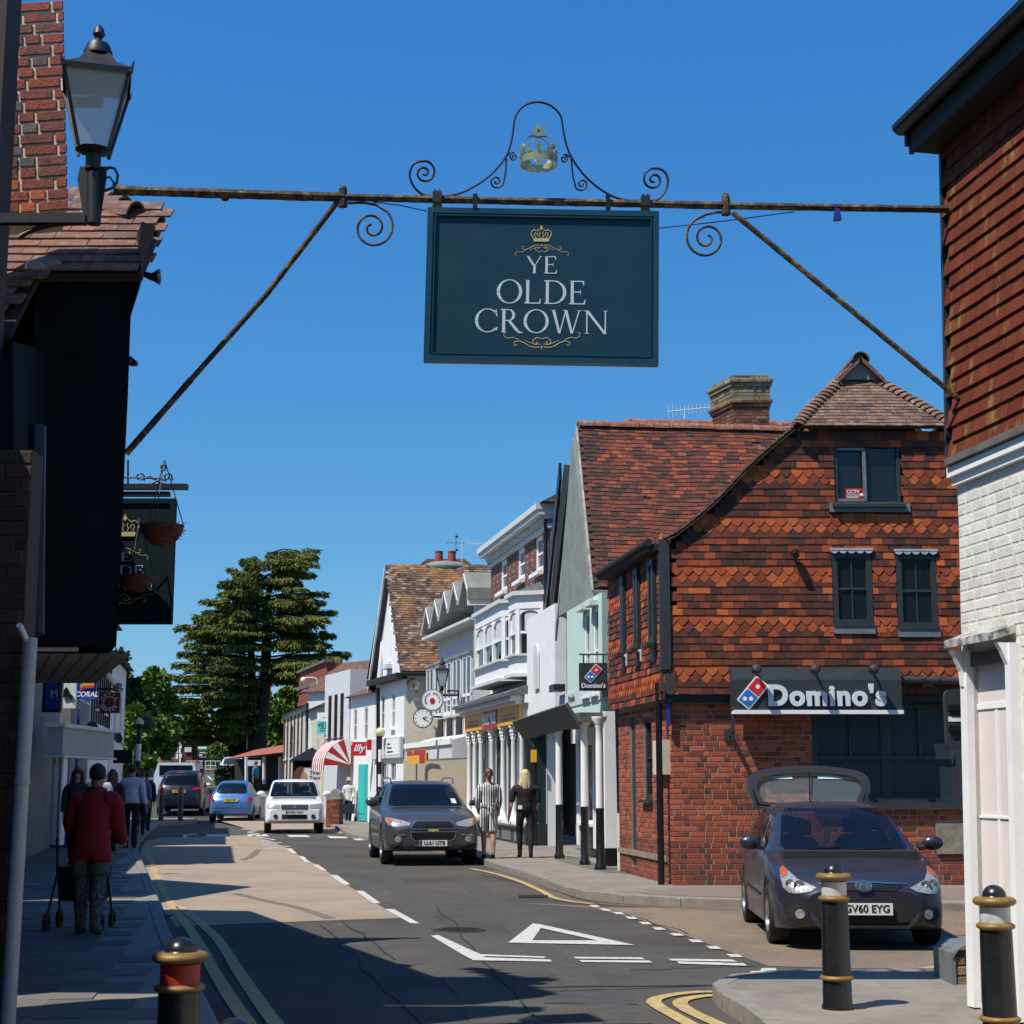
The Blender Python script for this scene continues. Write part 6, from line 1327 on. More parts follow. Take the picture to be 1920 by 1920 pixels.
# beacon
def beacon(px, pyb, pyt, Y, label, shield=False):
 g = P(px, pyb, Y); top = P(px, pyt, Y); r_ = 9.5 * Y / 3041 * (1 if not shield else .9); t_ = thing('belisha_beacon', label, 'beacon', (g.x, g.y, g.z)); H = top.z - g.z - r_ * 1.6; n = 7
 for i in range(n):
  mb = MB(); mb.lathe([(.06, H * i / n), (.06, H * (i + 1) / n)], 12, T(g)); mb.build('band', M_black if i % 2 == 0 else M_white, t_, smooth=40)
 mb = MB(); mb.lathe([(.06, H), (.12, H + .03), (.1, H + .09), (.001, H + .1)], 12, T(g)); mb.build('collar', M_black, t_)
 mb = MB(); mb.sphere(g + Vector((0, 0, H + r_ * .95)), r_, 12); mb.build('globe', mat('beacon_globe', (.60, .60, .30), .35, var=.05), t_, smooth=True)
 if shield:
  mb = MB(); mb.sphere(g + Vector((.12, .18, H + r_ * 1.0)), (r_ * 1.45, .05, r_ * 1.45), 12); mb.build('shield', M_anth, t_, smooth=True)
 return t_
beacon(711, 1545, 1367, 55, 'striped crossing beacon with a pale yellow globe on the right pavement')
beacon(253, 1585, 1350, 38, 'crossing beacon with a dark round shield behind its globe on the left pavement', True)
pl = thing('lamp_column', 'tall grey lamp column with a swan neck and small lamp near the letting board', 'street lamp', tuple(G(578, 1528, .1))); g = P(579, 1490, 70);
mb = MB(); mb.tube([P(578, 1500, 70), P(578, 1318, 70)], .10, 8); mb.build('column', M_black, pl)
mb = MB(); mb.tube(catmull([P(579, 1318, 70), P(583, 1303, 70), P(594, 1290, 70), P(595, 1276, 70), P(588, 1271, 70), P(572, 1271, 70)], 5), .035, 6); mb.build('swan_neck', M_lgrey, pl); mb = MB(); mb.sphere(P(569, 1275, 70), (.12, .12, .13), 8); mb.build('lamp_head', M_white, pl, smooth=True)
pp = thing('service_pole', 'tall thin black and grey pole rising by the bargeboard of the lichen-roofed house', 'pole', tuple(G(712, 1545, .1))); mb = MB(); mb.tube([P(709, 1545, 56), P(709, 1290, 56)], .07, 8); mb.build('lower_pole', M_black, pp); mb = MB(); mb.tube([P(709, 1290, 56), P(722, 1150, 56.6)], .07, 8); mb.build('upper_pole', M_lgrey, pp)
# kiosk / bus shelter, red-roofed market hall
ks = thing('kiosk', 'black kiosk with a pyramid roof and an advert of a face on its side', 'kiosk', (*G(575, 1520).xy, .1)); a = P(547, 1500, 66); b = P(612, 1426, 66); Fk = frame((a.x, 66), (b.x, 66)); w_ = b.x - a.x; zt_ = b.z
mb = MB(); mb.box(0, .08, 0, 1.6, .1, zt_, Fk); mb.box(w_ - .08, w_, 0, 1.6, .1, zt_, Fk); mb.box(0, w_, 1.5, 1.6, .1, zt_, Fk); mb.build('body', M_blackm, ks)
mb = MB(); mb.add([(-.15, -.15, zt_), (w_ + .15, -.15, zt_), (w_ + .15, 1.75, zt_), (-.15, 1.75, zt_), (w_ / 2, .8, zt_ + .55)], [(0, 1, 4), (1, 2, 4), (2, 3, 4), (3, 0, 4), (0, 3, 2, 1)], Fk); mb.build('roof', M_black, ks)
mb = MB(); mb.box(.45, w_ - .1, -.03, .0, .5, zt_ - .28, Fk); mb.build('poster', M_lgrey, ks); mb = MB(); mb.prism(arc2(.42, zt_ - .75, .2, .34, 0, 345, 14), -.05, -.035, Fk); mb.build('poster_face', M_skin, ks); mb = MB(); mb.prism(arc2(.34, zt_ - .6, .26, .36, 60, 250, 12), -.055, -.05, Fk); mb.build('poster_hair', M_brownh, ks)
text(ks, 'Tired', Fk @ T((w_ * .68, 0, zt_ - .5)), .2, M_anth, -.035, .004, .004); text(ks, 'Travel', Fk @ T((w_ * .7, 0, zt_ - .7)), .2, M_anth, -.035, .004, .004)
mh = thing('market_shelter', 'open shelter with a low red tiled roof on white posts', 'shelter', tuple(P(480, 1450, 88))); Y_ = 88
rp = [P(430, 1418, 92), P(470, 1405, 88), P(528, 1400, 84), P(528, 1410, 84), P(430, 1424, 92)]
M_redroof = mat('red_pantile', (.30, .09, .055), .8, var=.15, vs=3)
mb = MB(); q = [P(425, 1422, 88), P(535, 1410, 84), P(535, 1396, 86), P(478, 1406, 90)]; mb.add([*q, q[0] + Vector((0, 6, .1)), q[1] + Vector((0, 6, 0))], [(0, 1, 2, 3), (3, 2, 5, 4), (0, 3, 4)]); mb.build('roof', M_redroof, mh)
for x in (462, 495, 525): mb = MB(); mb.tube([P(x, 1419, 86), P(x, 1470, 86)], .10, 6); mb.build('post', M_lgrey, mh)
mb = MB(); mb.add([P(440, 1424, 91), P(535, 1415, 88), P(535, 1480, 88), P(440, 1482, 91)], [(0, 1, 2, 3)]); mb.build('back_wall', M_blackm, mh)
mb = MB(); a = P(478, 1436, 85.5); mb.box(0, .7, 0, .04, a.z, a.z + .3, T(Vector((a.x - .4, 85.5, 0)))); tag(mb.build('direction_sign', M_lgrey), 'small pale direction sign in front of the red-roofed shelter', 'sign')
# ================================================================== LEFT SIDE: THE INN
PU = thing('inn_building', 'dark inn on the left with a navy jettied bay and brown tiled roof', 'building', (-3, 11, 0))
YJ = 10.75
jr = P(243, 560, YJ).x; jl = P(78, 900, YJ).x - .1
zj0 = P(150, 1211, YJ).z; zj1 = P(150, 512, YJ).z
FJ = frame((jl, YJ), (jr, YJ)); wJ = jr - jl
# bay: flank faces the camera
mb = MB(); px_r = [(P(262, 515, YJ).x, zj1), (P(246, 570, YJ).x, P(246, 570, YJ).z), (P(240, 740, YJ).x, P(240, 740, YJ).z), (P(218, 1213, YJ).x, zj0)]
poly = [(jl, zj0)] + px_r[::-1] + [(jl, zj1)]
SH = Matrix(((1, -.33, 0, .33 * YJ), (0, 1, 0, 0), (0, 0, 1, 0), (0, 0, 0, 1)))
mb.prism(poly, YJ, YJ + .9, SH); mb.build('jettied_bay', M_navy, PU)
mb = MB(); mb.box(jl, px_r[3][0] - .25, YJ + .05, YJ + .9, zj0 - .03, zj0 - .005, SH); so_ = mb.build('soffit', M_lgrey, PU)
for k in range(7): mb = MB(); mb.box(jl + .11 * k, jl + .11 * k + .1, YJ + .08, YJ + 3.2, zj0 - .06, zj0 - .045, SH); mb.build('soffit_board', mat('soffit_paint', (.16, .15, .14), .7), so_)
# roof slope facing the camera
er = P(264, 511, YJ - .12); el = P(80, 514, YJ - .12); tr_ = P(262, 398, YJ + .55)
ro_ = Vector((-6.5, YJ - .14, er.z)); FT = frame3(ro_, Vector((1, 0, 0)), Vector((0, .66, tr_.z - er.z)))
Wt = er.x - ro_.x; Lt = (Vector((0, .66, tr_.z - er.z))).length
low = P(60, 640, YJ - .5)
vlow = -(er.z - low.z) / (FT.col[2][2])
ucut = lambda v: P(96, 512, YJ - .14).x - ro_.x + v * .33
mb = MB(); mb.box(0, Wt, .02, .08, vlow if False else 0, Lt, FT); mb.box(0, ucut(-.25), .02, .06, vlow, 0, FT); mb.build('roof', M_underlay, PU)
M_inn = mat('inn_tile', (.2, .1, .08), .85, tone=[(.06, .04, .032), (.12, .062, .045), (.17, .085, .06), (.25, .09, .05)], var=.22, vs=22, bump=.6, bs=60, col2=(.25, .22, .18), c2s=14, c2a=.14)
it = tile_items(FT, 2.2, Wt - .08, vlow, Lt, lambda u, v: v > -.02 or u < ucut(v) - .02, .172, .118, None, lambda r, k, u, v: rnd.betavariate(3, 2), ja=.02, jz=.006, tilt=.12, over=1.3)
pieces(PU, 'roof_tile', it, mk_tile, [M_inn])
mb = MB(); a = P(266, 415, YJ - .1); b = P(292, 424, YJ - .0); c = P(262, 540, YJ - .1); d = P(243, 600, YJ - .1); mb.add([a, b, d, c] + [q_ + Vector((-.18, .5, 0)) for q_ in (a, b, d, c)], [(0, 1, 2, 3), (7, 6, 5, 4), (0, 4, 5, 1), (1, 5, 6, 2), (2, 6, 7, 3), (3, 7, 4, 0)]); mb.build('eaves_return', M_wood, PU)
items = []
for k, (x, y) in enumerate([(258, 392), (236, 382), (214, 374), (192, 366)]):
 o_ = P(x, y, YJ + .45 + .18 * k); Mx = T(o_) @ RZ(R(58)) @ RX(R(12)); items.append((Mx, 'h', rnd.uniform(.4, .9)))
def mk_hip(mb, key, M, tone): mb.strip(arc2(0, -.07, .10, .13, 0, 180, 8), arc2(0, -.07, .085, .115, 0, 180, 8), M, 0, 0, .34)
pieces(PU, 'hip_tile', items, mk_hip, [M_inn])
# chimney of old brick
CHY = 9.95; ch_l = P(28, 300, CHY).x; ch_r0 = P(128, 398, CHY); ch_r1 = P(119, 0, CHY)
CI = thing('brick_chimney', 'sunlit red and grey brick chimney behind the black lantern', 'chimney', (ch_l, CHY, 5))
FCI = frame((ch_l - .4, CHY), (ch_r0.x, CHY)) @ T((0, 0, 0)); wC = ch_r0.x - ch_l + .4; zC0 = ch_r0.z; zC1 = 6.72
shC = (ch_r1.x - ch_r0.x) / (ch_r1.z - ch_r0.z)
S_ = Matrix(((1, 0, shC * 0, 0), (0, 1, 0, 0), (0, 0, 1, 0), (0, 0, 0, 1)))
FCi = FCI @ T((wC, 0, zC0)) @ RY(math.atan(shC)) @ T((-wC, 0, -zC0))
mb = MB(); mb.box(0, wC - .01, .0, .35, zC0 - .0, zC1, FCi @ Matrix(((1, -.36, 0, 0), (0, 1, 0, 0), (0, 0, 1, 0), (0, 0, 0, 1)))); mb.build('core', mat('lime_mortar', (.62, .54, .40), .9, var=.2, vs=20, bump=.5), CI)
M_oldbrick = mat('old_brick', (.2, .06, .04), .85, tone=[(.13, .13, .14), (.14, .07, .06), (.24, .055, .038), (.33, .07, .035), (.5, .11, .03)], var=.3, vs=24, bump=.8, bs=50, col2=(.06, .04, .04), c2s=9, c2a=.12)
it = brick_items(FCi, 0, wC, zC0 + .005, zC1, L_=.215, H_=.064, j=.0135, tonef=lambda u, z, l: (rnd.choice([.05, .1, .95]) if l < .15 and rnd.random() < .55 else rnd.uniform(.35, .75)), jit=.006); pieces(CI, 'brick', it, mk_brick, [M_oldbrick])
# near street wall of the inn (dark, close) and its white pipe
pw_t = P(34, 300, 9.4); pw_b = P(60, 1200, 8.6)
FN = frame((-3.3, 1.0), (-2.90, 9.35))
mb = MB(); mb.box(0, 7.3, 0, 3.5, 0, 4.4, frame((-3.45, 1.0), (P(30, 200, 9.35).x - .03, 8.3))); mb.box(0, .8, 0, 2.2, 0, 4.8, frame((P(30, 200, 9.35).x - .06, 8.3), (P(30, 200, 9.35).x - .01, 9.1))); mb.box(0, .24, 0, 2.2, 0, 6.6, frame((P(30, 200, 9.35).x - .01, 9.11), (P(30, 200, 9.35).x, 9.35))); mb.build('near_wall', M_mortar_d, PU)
# lower wall beside the pipe
Yp = 8.2; xb = P(8, 1900, Yp).x; xt = P(36, 1200, Yp).x
Flo = frame((xb - 1.2, Yp), ((xb + xt) / 2 + .0, Yp));
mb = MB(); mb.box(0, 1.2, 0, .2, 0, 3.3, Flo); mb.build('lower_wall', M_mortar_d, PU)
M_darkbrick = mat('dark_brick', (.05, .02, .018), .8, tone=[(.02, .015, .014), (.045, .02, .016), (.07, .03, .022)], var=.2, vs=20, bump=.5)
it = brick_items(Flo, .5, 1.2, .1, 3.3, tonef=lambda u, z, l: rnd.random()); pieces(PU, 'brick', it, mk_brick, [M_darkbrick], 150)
Fnr = frame((-3.0, 9.35), (P(30, 200, 9.35).x, 9.35))
dp_ = thing('drainpipe', 'pale grey vertical drainpipe at the left edge in front of the inn wall', 'drainpipe', (xt, Yp - .1, 0))
mb = MB(); a = P(57, 1196, Yp - .08); b = P(14, 1935, Yp - .08); mb.tube([a, b], .036, 14); mb.tube([P(42, 1460, Yp - .08), P(41, 1470, Yp - .08)], .041, 14); mb.build('pipe', mat('pipe_grey', (.34, .35, .38), .5), dp_, smooth=40)
mb = MB(); mb.tube([P(52, 1205, Yp - .08), P(36, 1172, Yp - .2)], .016, 8); mb.build('swan_neck', M_lgrey, dp_)
mb = MB(); mb.tube([P(70, 800, 9.2), P(66, 1190, 9.0)], .05, 10); mb.build('black_downpipe', M_black, PU)
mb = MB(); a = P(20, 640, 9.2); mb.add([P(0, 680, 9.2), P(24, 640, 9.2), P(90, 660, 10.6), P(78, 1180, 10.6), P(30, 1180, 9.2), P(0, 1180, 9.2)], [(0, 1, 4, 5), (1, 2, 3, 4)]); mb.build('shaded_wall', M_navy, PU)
# rest of the inn, running back from the bay, and the block that shades the street behind the camera's left
mb = MB()
def gable_block(mb, x0, x1, y0, y1, ze_, zr_, ridge='y'):
 """x1 is the street side"""
 if ridge == 'y': mb.prism([(x0, 0), (x1, 0), (x1, ze_), ((x0 + x1) / 2, zr_), (x0, ze_)], y0, y1, I4)
 else:
  M = Matrix(((0, -1, 0, 0), (1, 0, 0, 0), (0, 0, 1, 0), (0, 0, 0, 1))); mb.prism([(y0, 0), (y1, 0), (y1, ze_), ((y0 + y1) / 2, zr_), (y0, ze_)], -x1, -x0, M)
mb.box(-9, P(88, 900, 11.3).x, 11.3, 11.5, 2.5, P(40, 600, 11.3).z, I4); mb.box(-9, -3.75, 11.3, 11.5, 0, 2.5); mb.box(-9, -6.3, 11.4, 18.4, 0, 2.6); mb.add([(-9, YJ + .3, 2.56), (-3.0, YJ + .3, 2.56), (-5.6, 18.5, 2.56), (-9, 18.5, 2.56), (-9, YJ + .3, 4.9), (-3.0, YJ + .3, 5.05), (-5.6, 18.5, 4.65), (-9, 18.5, 4.5)], [(0, 1, 2, 3), (4, 5, 6, 7), (0, 1, 5, 4), (1, 2, 6, 5), (2, 3, 7, 6), (3, 0, 4, 7)])
mb.build('rear_wall', M_navy, PU)
mb = MB(); mb.add([(-9.3, YJ + .8, 4.9), (-3.1, YJ + .8, 5.05), (-5.55, 18.5, 4.65), (-9.3, 18.5, 4.5), (-6.3, YJ + .9, 6.3), (-7.6, 18.4, 5.7)], [(0, 1, 4), (1, 2, 5, 4), (2, 3, 5), (3, 0, 4, 5)]); mb.build('rear_roof', M_oldtile, PU)
# spotlight and camera on the bay edge
sp = thing('spotlight', 'silver-rimmed spotlight on a black arm at the inn eaves', 'spotlight', tuple(P(296, 521, YJ))); a = P(266, 512, YJ); b = P(284, 519, YJ); c = P(298, 524, YJ)
mb = MB(); mb.tube([a, b], [.018, .026], 10); mb.build('arm', M_black, sp, smooth=40); M = T(b) @ (c - b).to_track_quat('Z', 'Y').to_matrix().to_4x4() @ RX(-.35); mb = MB(); mb.lathe([(.022, -.01), (.035, .02), (.058, .055), (.054, .055), (.03, .02), (.001, .015)], 20, M); mb.build('reflector', mat('lamp_housing', (.10, .11, .13), .25, .8), sp, smooth=50)
mb = MB(); c = P(244, 677, YJ); mb.sphere(c, (.028, .04, .032), 8); mb.prism([(-.0, -.03), (.045, -.03), (.05, -.005), (.0, .03)], -.03, .03, T(c)); tag(mb.build('dome_camera', M_black, None, smooth=40), 'small black dome camera on the edge of the navy bay', 'camera')
# pigeon on the tiles
pg_ = thing('pigeon', 'grey pigeon with white wing bars standing on the inn roof tiles', 'bird', tuple(P(75, 515, YJ - .25))); Yg = YJ - .25; k = Yg / 3041
c = P(72, 500, Yg)
mb = MB(); bod = [(-44, 4, 2), (-34, 2, 5), (-20, -1, 10), (-4, -1, 13), (12, -3, 12.5), (24, -5, 10), (32, -8, 7.5), (37, -9, 7), (41, -8, 4), (44, -5, 1.5), (47, -3, .5)]
mb.tube([c + Vector((a * k, 0, -b * k)) for a, b, r_ in bod], [r_ * k for a, b, r_ in bod], 12, up=(0, 0, 1)); mb.build('body', mat('pigeon_grey', (.17, .19, .22), .7, var=.35, vs=70), pg_, smooth=60)
mb = MB(); mb.sphere(c + Vector((-6 * k, -11 * k, -1 * k)), (22 * k, 4 * k, 9 * k), 8); mb.build('wing', mat('wing_grey', (.28, .30, .33), .7, var=.5, vs=120), pg_, smooth=True)
for dx_ in (-19,): mb = MB(); mb.box(-1.5 * k, 1.5 * k, -.004, .0, -9 * k, 9 * k, T(c + Vector((dx_ * k, -13 * k, 0))) @ RY(.25)); mb.build('wing_bar', M_white, pg_)
mb = MB();
for dx_ in (4, 9): mb.tube([c + Vector((dx_ * k, -2 * k, -12 * k)), c + Vector((dx_ * k, -4 * k, -26 * k))], .004, 5)
mb.build('leg', mat('pigeon_leg', (.4, .12, .1), .6), pg_)
# hanging lantern on its bracket
LY = 9.1; bb_ = P(170, 395, LY)
ln = lantern(174, 46, 318, LY, 'large black four-sided lantern with frosted glass against the brick chimney', glassmat('lantern_frost', (.62, .66, .62), .55, .35), scale=1.12, rot=R(15))
kk = (P(174, 46, LY).z - P(174, 318, LY).z)
mb = MB(); mb.tube([P(176, 325, LY), P(176, 420, LY)], .042, 12); mb.build('stem', M_iron, ln, smooth=40)
mb = MB(); mb.box(P(-10, 400, LY).x, P(162, 400, LY).x, LY - .03, LY + .03, P(0, 420, LY).z, P(0, 402, LY).z); mb.tube(catmull([P(36, 445, LY), P(60, 432, LY), P(100, 421, LY), P(150, 418, LY)], 4), .016, 6); mb.build('bracket', M_iron, ln)
mb = MB(); mb.tube([P(a, b, LY) for a, b in [(192, 322), (205, 314), (215, 316), (221, 328), (219, 342), (212, 352), (196, 358)]], .009, 6); mb.tube([P(a, b, LY) for a, b in [(196, 334), (206, 332), (213, 342), (214, 354)]], .007, 6); mb.build('scroll', M_iron, ln)
mb = MB(); mb.add([P(150, 312, LY), P(200, 312, LY), P(200, 335, LY), P(190, 400, LY), P(155, 400, LY), P(145, 335, LY)], [(0, 1, 2, 3, 4, 5)]); mb.build('bracket_plate', M_iron, ln)
# cross bar through the glass frame
mb = MB(); mb.box(P(146, 0, LY).x, P(205, 0, LY).x, LY - .04, LY - .03, P(0, 206, LY).z, P(0, 186, LY).z); mb.build('lamp_gear', M_gwood, ln)
# ------------------------------------------------------------------ second inn sign, portrait, on a scrolled bracket
Y2 = 15.2
a = P(140, 1168, Y2); b = P(330, 935, Y2); S2 = thing('hanging_sign', 'upright dark inn sign half hidden behind the navy bay, same crown and lettering', 'sign', tuple(b))
F2s = frame((a.x, Y2), (b.x, Y2)); w2 = b.x - a.x
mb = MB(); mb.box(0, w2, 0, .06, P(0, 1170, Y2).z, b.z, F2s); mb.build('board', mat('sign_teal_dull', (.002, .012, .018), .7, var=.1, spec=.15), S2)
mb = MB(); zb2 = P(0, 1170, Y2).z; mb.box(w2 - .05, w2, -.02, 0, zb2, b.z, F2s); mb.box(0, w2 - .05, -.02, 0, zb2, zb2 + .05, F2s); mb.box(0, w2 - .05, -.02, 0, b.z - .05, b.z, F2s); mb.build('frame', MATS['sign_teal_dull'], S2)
def us2(px, py): return FU(F2s @ T((0, -.014, 0)), px, py)
for s, (xa, ya), (xb, yb) in [('YE', (200, 1052), (247, 1036)), ('OLDE', (172, 1078), (271, 1060)), ('CROWN', (146, 1107), (288, 1090))]:
 p_ = us2(xa, ya); q_ = us2(xb, yb); serif_text(S2, s, F2s, p_[0], q_[0], p_[1], q_[1] - p_[1], M_letter)
emblem(235, 988, 1.35, S2, F2s, us2); flourish(225, 1030, .95, 1, S2, F2s, us2); flourish(225, 1128, 1.2, -1, S2, F2s, us2)
mb = MB(); mb.box(a.x, P(352, 910, Y2).x, Y2 - .04, Y2 + .04, P(0, 918, Y2).z, P(0, 908, Y2).z); mb.box(a.x, P(318, 920, Y2).x, Y2 - .02, Y2 + .06, P(0, 930, Y2).z, P(0, 922, Y2).z); mb.build('hanger_bar', M_iron, S2)
for pts in ([(232, 895), (300, 897), (312, 902)], [(262, 900), (280, 893), (300, 905), (325, 922 - 10)], [(268, 920 - 2), (288, 905), (305, 897)], [(240, 862), (240, 915)]): mb = MB(); mb.tube([P(x, y, Y2) for x, y in pts], .010, 6); mb.build('iron_bar', M_iron, S2)
for (cx, cy, r0, fl, s0) in [(305, 872 + 2, 7, 1, 120), (262, 892 + 1, 9, 1, 40), (314, 893, 9, -1, 40)]:
 pts = spiral_px(cx, cy + 2, r0 * 1.1, 1.5, s0, s0 - 420, 24); mb = MB(); mb.tube([P(x, y, Y2) for x, y in pts], .009, 6); mb.build('scroll', M_iron, S2)
for (cx, cy, rx, Yb, lab) in [(304, 985, 42, 13.0, 'upper wicker hanging basket in front of the upright inn sign'), (257, 1079, 33, 15.0, 'lower wicker hanging basket in front of the upright inn sign')]:
 c = P(cx, cy, Yb); k = Yb / 3041; t_ = thing('hanging_basket', lab, 'basket', tuple(c), 'wicker baskets by the inn'); mb = MB()
 pr = [(rx * k, 0), (rx * .9 * k, -.35 * rx * k), (rx * .72 * k, -.65 * rx * k), (rx * .4 * k, -.92 * rx * k), (.001, -.98 * rx * k), (.001, -.9 * rx * k), (rx * .36 * k, -.86 * rx * k), (rx * .9 * k, -.02)]
 M = T(c); mb.lathe(pr, 24, M); mb.build('bowl', mat('wicker', (.16, .055, .03), .9, var=.5, vs=10, bump=1., bs=30, sz=9), t_, smooth=50)
 mb = MB()
 for j in range(90):
  a_ = rnd.uniform(0, 6.28); f_ = rnd.uniform(0, 1); r_ = rx * k * (1 - .5 * f_ ** 1.5); p_ = c + Vector((math.cos(a_) * r_, math.sin(a_) * r_, -.85 * rx * k * f_)); q_ = p_ + Vector((math.cos(a_ + .4) * .03, math.sin(a_ + .4) * .03, rnd.uniform(-.02, .03))); mb.tube([p_, q_], .003, 3)
 mb.build('loose_straw', MATS['wicker'], t_, kind='stuff')
 mb = MB()
 for j in range(3): a_ = j * 2.1 + .4; mb.tube([c + Vector((math.cos(a_) * rx * k, math.sin(a_) * rx * k, 0)), c + Vector((0, 0, .55))], .005, 4)
 mb.build('chain', M_iron, t_)
# ================================================================== LEFT SHOPS FURTHER DOWN
def lx(Y): return -9.2 - .18 * (Y - 31)
def lblock(name, label, y0, y1, z1, m, rz=0., roofm=None, fx=0., wins=(), depth=6, ridge='y', winm=None, cat='building'):
 t_ = thing(name, label, cat, (lx(y0) + fx, y0, 0)); F = frame((lx(y0) + fx, y0), (lx(y1) + fx, y1)); L_ = math.hypot(y1 - y0, lx(y1) - lx(y0))
 mb = MB(); wall_boxes(mb, F, 0, L_, 0, z1, [w_[:4] for w_ in wins], .3); mb.box(0, .3, .3, depth, 0, z1, F); mb.box(0, L_, depth, depth + .3, 0, z1, F); mb.box(L_ - .3, L_, .3, depth, 0, z1, F); mb.build('wall', m, t_)
 for w_ in wins: window(t_, F, *w_[:4], winm or M_white, nx=2, nz=2, fw=.06, y=.05)
 if roofm:
  mb = MB()
  if ridge == 'y': mb.add([(-.2, -.3, z1), (L_ + .2, -.3, z1), (L_ + .2, depth / 2, z1 + rz), (-.2, depth / 2, z1 + rz), (L_ + .2, depth + .3, z1), (-.2, depth + .3, z1)], [(0, 1, 2, 3), (3, 2, 4, 5), (0, 3, 5), (1, 4, 2)], F)
  else: mb.add([(-.2, -.2, z1), (L_ / 2, -.2, z1 + rz), (L_ + .2, -.2, z1), (-.2, depth, z1), (L_ / 2, depth, z1 + rz), (L_ + .2, depth, z1)], [(0, 1, 4, 3), (1, 2, 5, 4), (0, 2, 1), (3, 4, 5)], F)
  mb.build('roof', roofm, t_)
 return t_, F, L_
M_dstone = mat('dark_stone', (.08, .068, .055), .9, var=.3, vs=4, bump=.6, bs=10)
b1 = lblock('stone_house', 'dark stone-fronted house beyond the inn on the left', 19.6, 24.6, 4.4, M_dstone, 2.6, M_oldtile, fx=0, ridge='x', depth=7)
b2 = lblock('low_shop', 'low dark shop with a blue-framed sign on the left', 24.7, 29.2, 3.7, M_dstone, 0.6, M_slate, fx=-.2)
b3 = lblock('white_shop', 'white painted shop on the left with a boxy white sign fascia', 29.3, 37.0, 6.6, mat('shaded_shop_paint', (.20, .20, .19), .8, var=.2, vs=2), 1.2, M_slate, fx=-.1, wins=[(1.5, 2.3, 3.6, 5), (4.5, 5.3, 3.6, 5)])  # white fronts coloured darker to stand in for the street's shade
b4 = lblock('blue_pilaster_shop', 'shop with deep blue pilasters on the left', 38.6, 44, 6.2, MATS['shaded_shop_paint'], 1.5, M_slate, fx=0, wins=[(1.2, 2.1, 3.6, 5), (3.4, 4.3, 3.6, 5)])
b5 = lblock('timber_upper_house', 'house with black timber strips on its upper floor on the left', 44.1, 52, 6.4, M_white, 1.6, M_oldtile, wins=[(2, 2.8, 3.6, 5), (5.2, 6, 3.6, 5)])
for k in range(9): mb = MB(); mb.box(.3 + k * .9, .45 + k * .9, -.05, 0, 3.2, 6.3, b5[1]); mb.build('timber', M_black, b5[0])
b6 = lblock('far_left_house', 'grey house at the far end of the left-hand row', 52.2, 60, 5.6, M_lgrey, 1.6, M_slate, wins=[(2, 2.8, 3.2, 4.6), (5.2, 6, 3.2, 4.6)])
# white fascia and shop features
Y3 = 31.0
def boxpx(x0, x1, y0, y1, Y, dep, name, m, par=None, lab=None, cat=None):
 a = P(x0, y1, Y); b = P(x1, y0, Y); mb = MB(); mb.box(a.x, b.x, Y, Y + dep, a.z, b.z); o = mb.build(name, m, par)
 if lab: tag(o, lab, cat)
 return o
wf = thing('shop_fascia', 'boxy white shop fascia with moulded top projecting on the left', 'sign', tuple(P(110, 1380, Y3)))
boxpx(88, 119, 1362, 1416, Y3, 4.0, 'box', mat('shaded_white', (.36, .37, .36), .7, var=.12, vs=4), wf); boxpx(84, 123, 1356, 1363, Y3 - .1, 4.2, 'moulding', M_lgrey, wf); boxpx(86, 121, 1416, 1420, Y3 - .06, 4.1, 'lower_moulding', M_lgrey, wf)  # fascia white greyed in its colour, shade painted in
for k, (x0, x1) in enumerate([(90, 97), (103, 107), (112, 116)]): boxpx(x0, x1, 1420, 1585, Y3 + .3, .3, 'pilaster', M_lgrey if k != 2 else M_white, wf)
boxpx(111, 121, 1420, 1508, 37.6, .3, 'sunlit_brick_return', M_white, None, 'narrow sunlit white brick wall between two left-hand shops', 'wall')
fb = thing('framed_sign', 'dark blue framed pub sign on the left with a gold letter M', 'sign', tuple(P(100, 1300, 22))); boxpx(78, 114, 1262, 1335, 22, .12, 'frame', M_navy, fb); boxpx(84, 110, 1268, 1330, 21.97, .03, 'panel', M_dblue, fb);
Ff = frame((P(84, 1300, 21.95).x, 21.95), (P(110, 1300, 21.95).x, 21.95)); text(fb, 'M', Ff @ T((.13, 0, P(0, 1301, 21.95).z)), .14, M_goldl, -.01, .004)
hs2 = thing('horse_sign', 'white board with a rearing black horse on the left', 'sign', tuple(P(130, 1300, 27))); boxpx(118, 143, 1281, 1328, 27, .08, 'board', mat('sign_ivory', (.66, .68, .64), .5), hs2)
mb = MB(); hp = [(118, 1308), (120, 1294), (124, 1288), (128, 1292), (129, 1300), (132, 1301), (137, 1305), (136, 1308), (132, 1304), (134, 1309), (133, 1312), (130, 1306), (126, 1306), (121, 1307)]; q_ = [P(x, y, 26.97) for x, y in hp]; mb.prism([(p.x, p.z) for p in q_], 26.96, 26.99, I4); mb.build('horse', M_black, hs2)
cs = thing('bookmaker_sign', 'blue projecting sign with a rainbow stripe lettered CORAL', 'sign', tuple(P(160, 1300, 30))); boxpx(141, 181, 1266, 1311, 30, .1, 'board', mat('royal_blue', (.015, .08, .42), .5, var=.03), cs)
for k, (c_, y_) in enumerate([((.02, .25, .05), 1276), ((.6, .35, .02), 1281), ((.55, .05, .02), 1286)]): mb = MB(); q_ = [P(x, y, 29.97) for x, y in [(150, y_ + 5), (156, y_), (177, y_ - 1), (177, y_ + 4), (158, y_ + 5), (152, y_ + 9)]]; mb.prism([(p.x, p.z) for p in q_], 29.96 - .002 * k, 29.985 - .002 * k, I4); mb.build('rainbow_stripe', mat('rainbow%d' % k, c_, .5, var=0), cs)
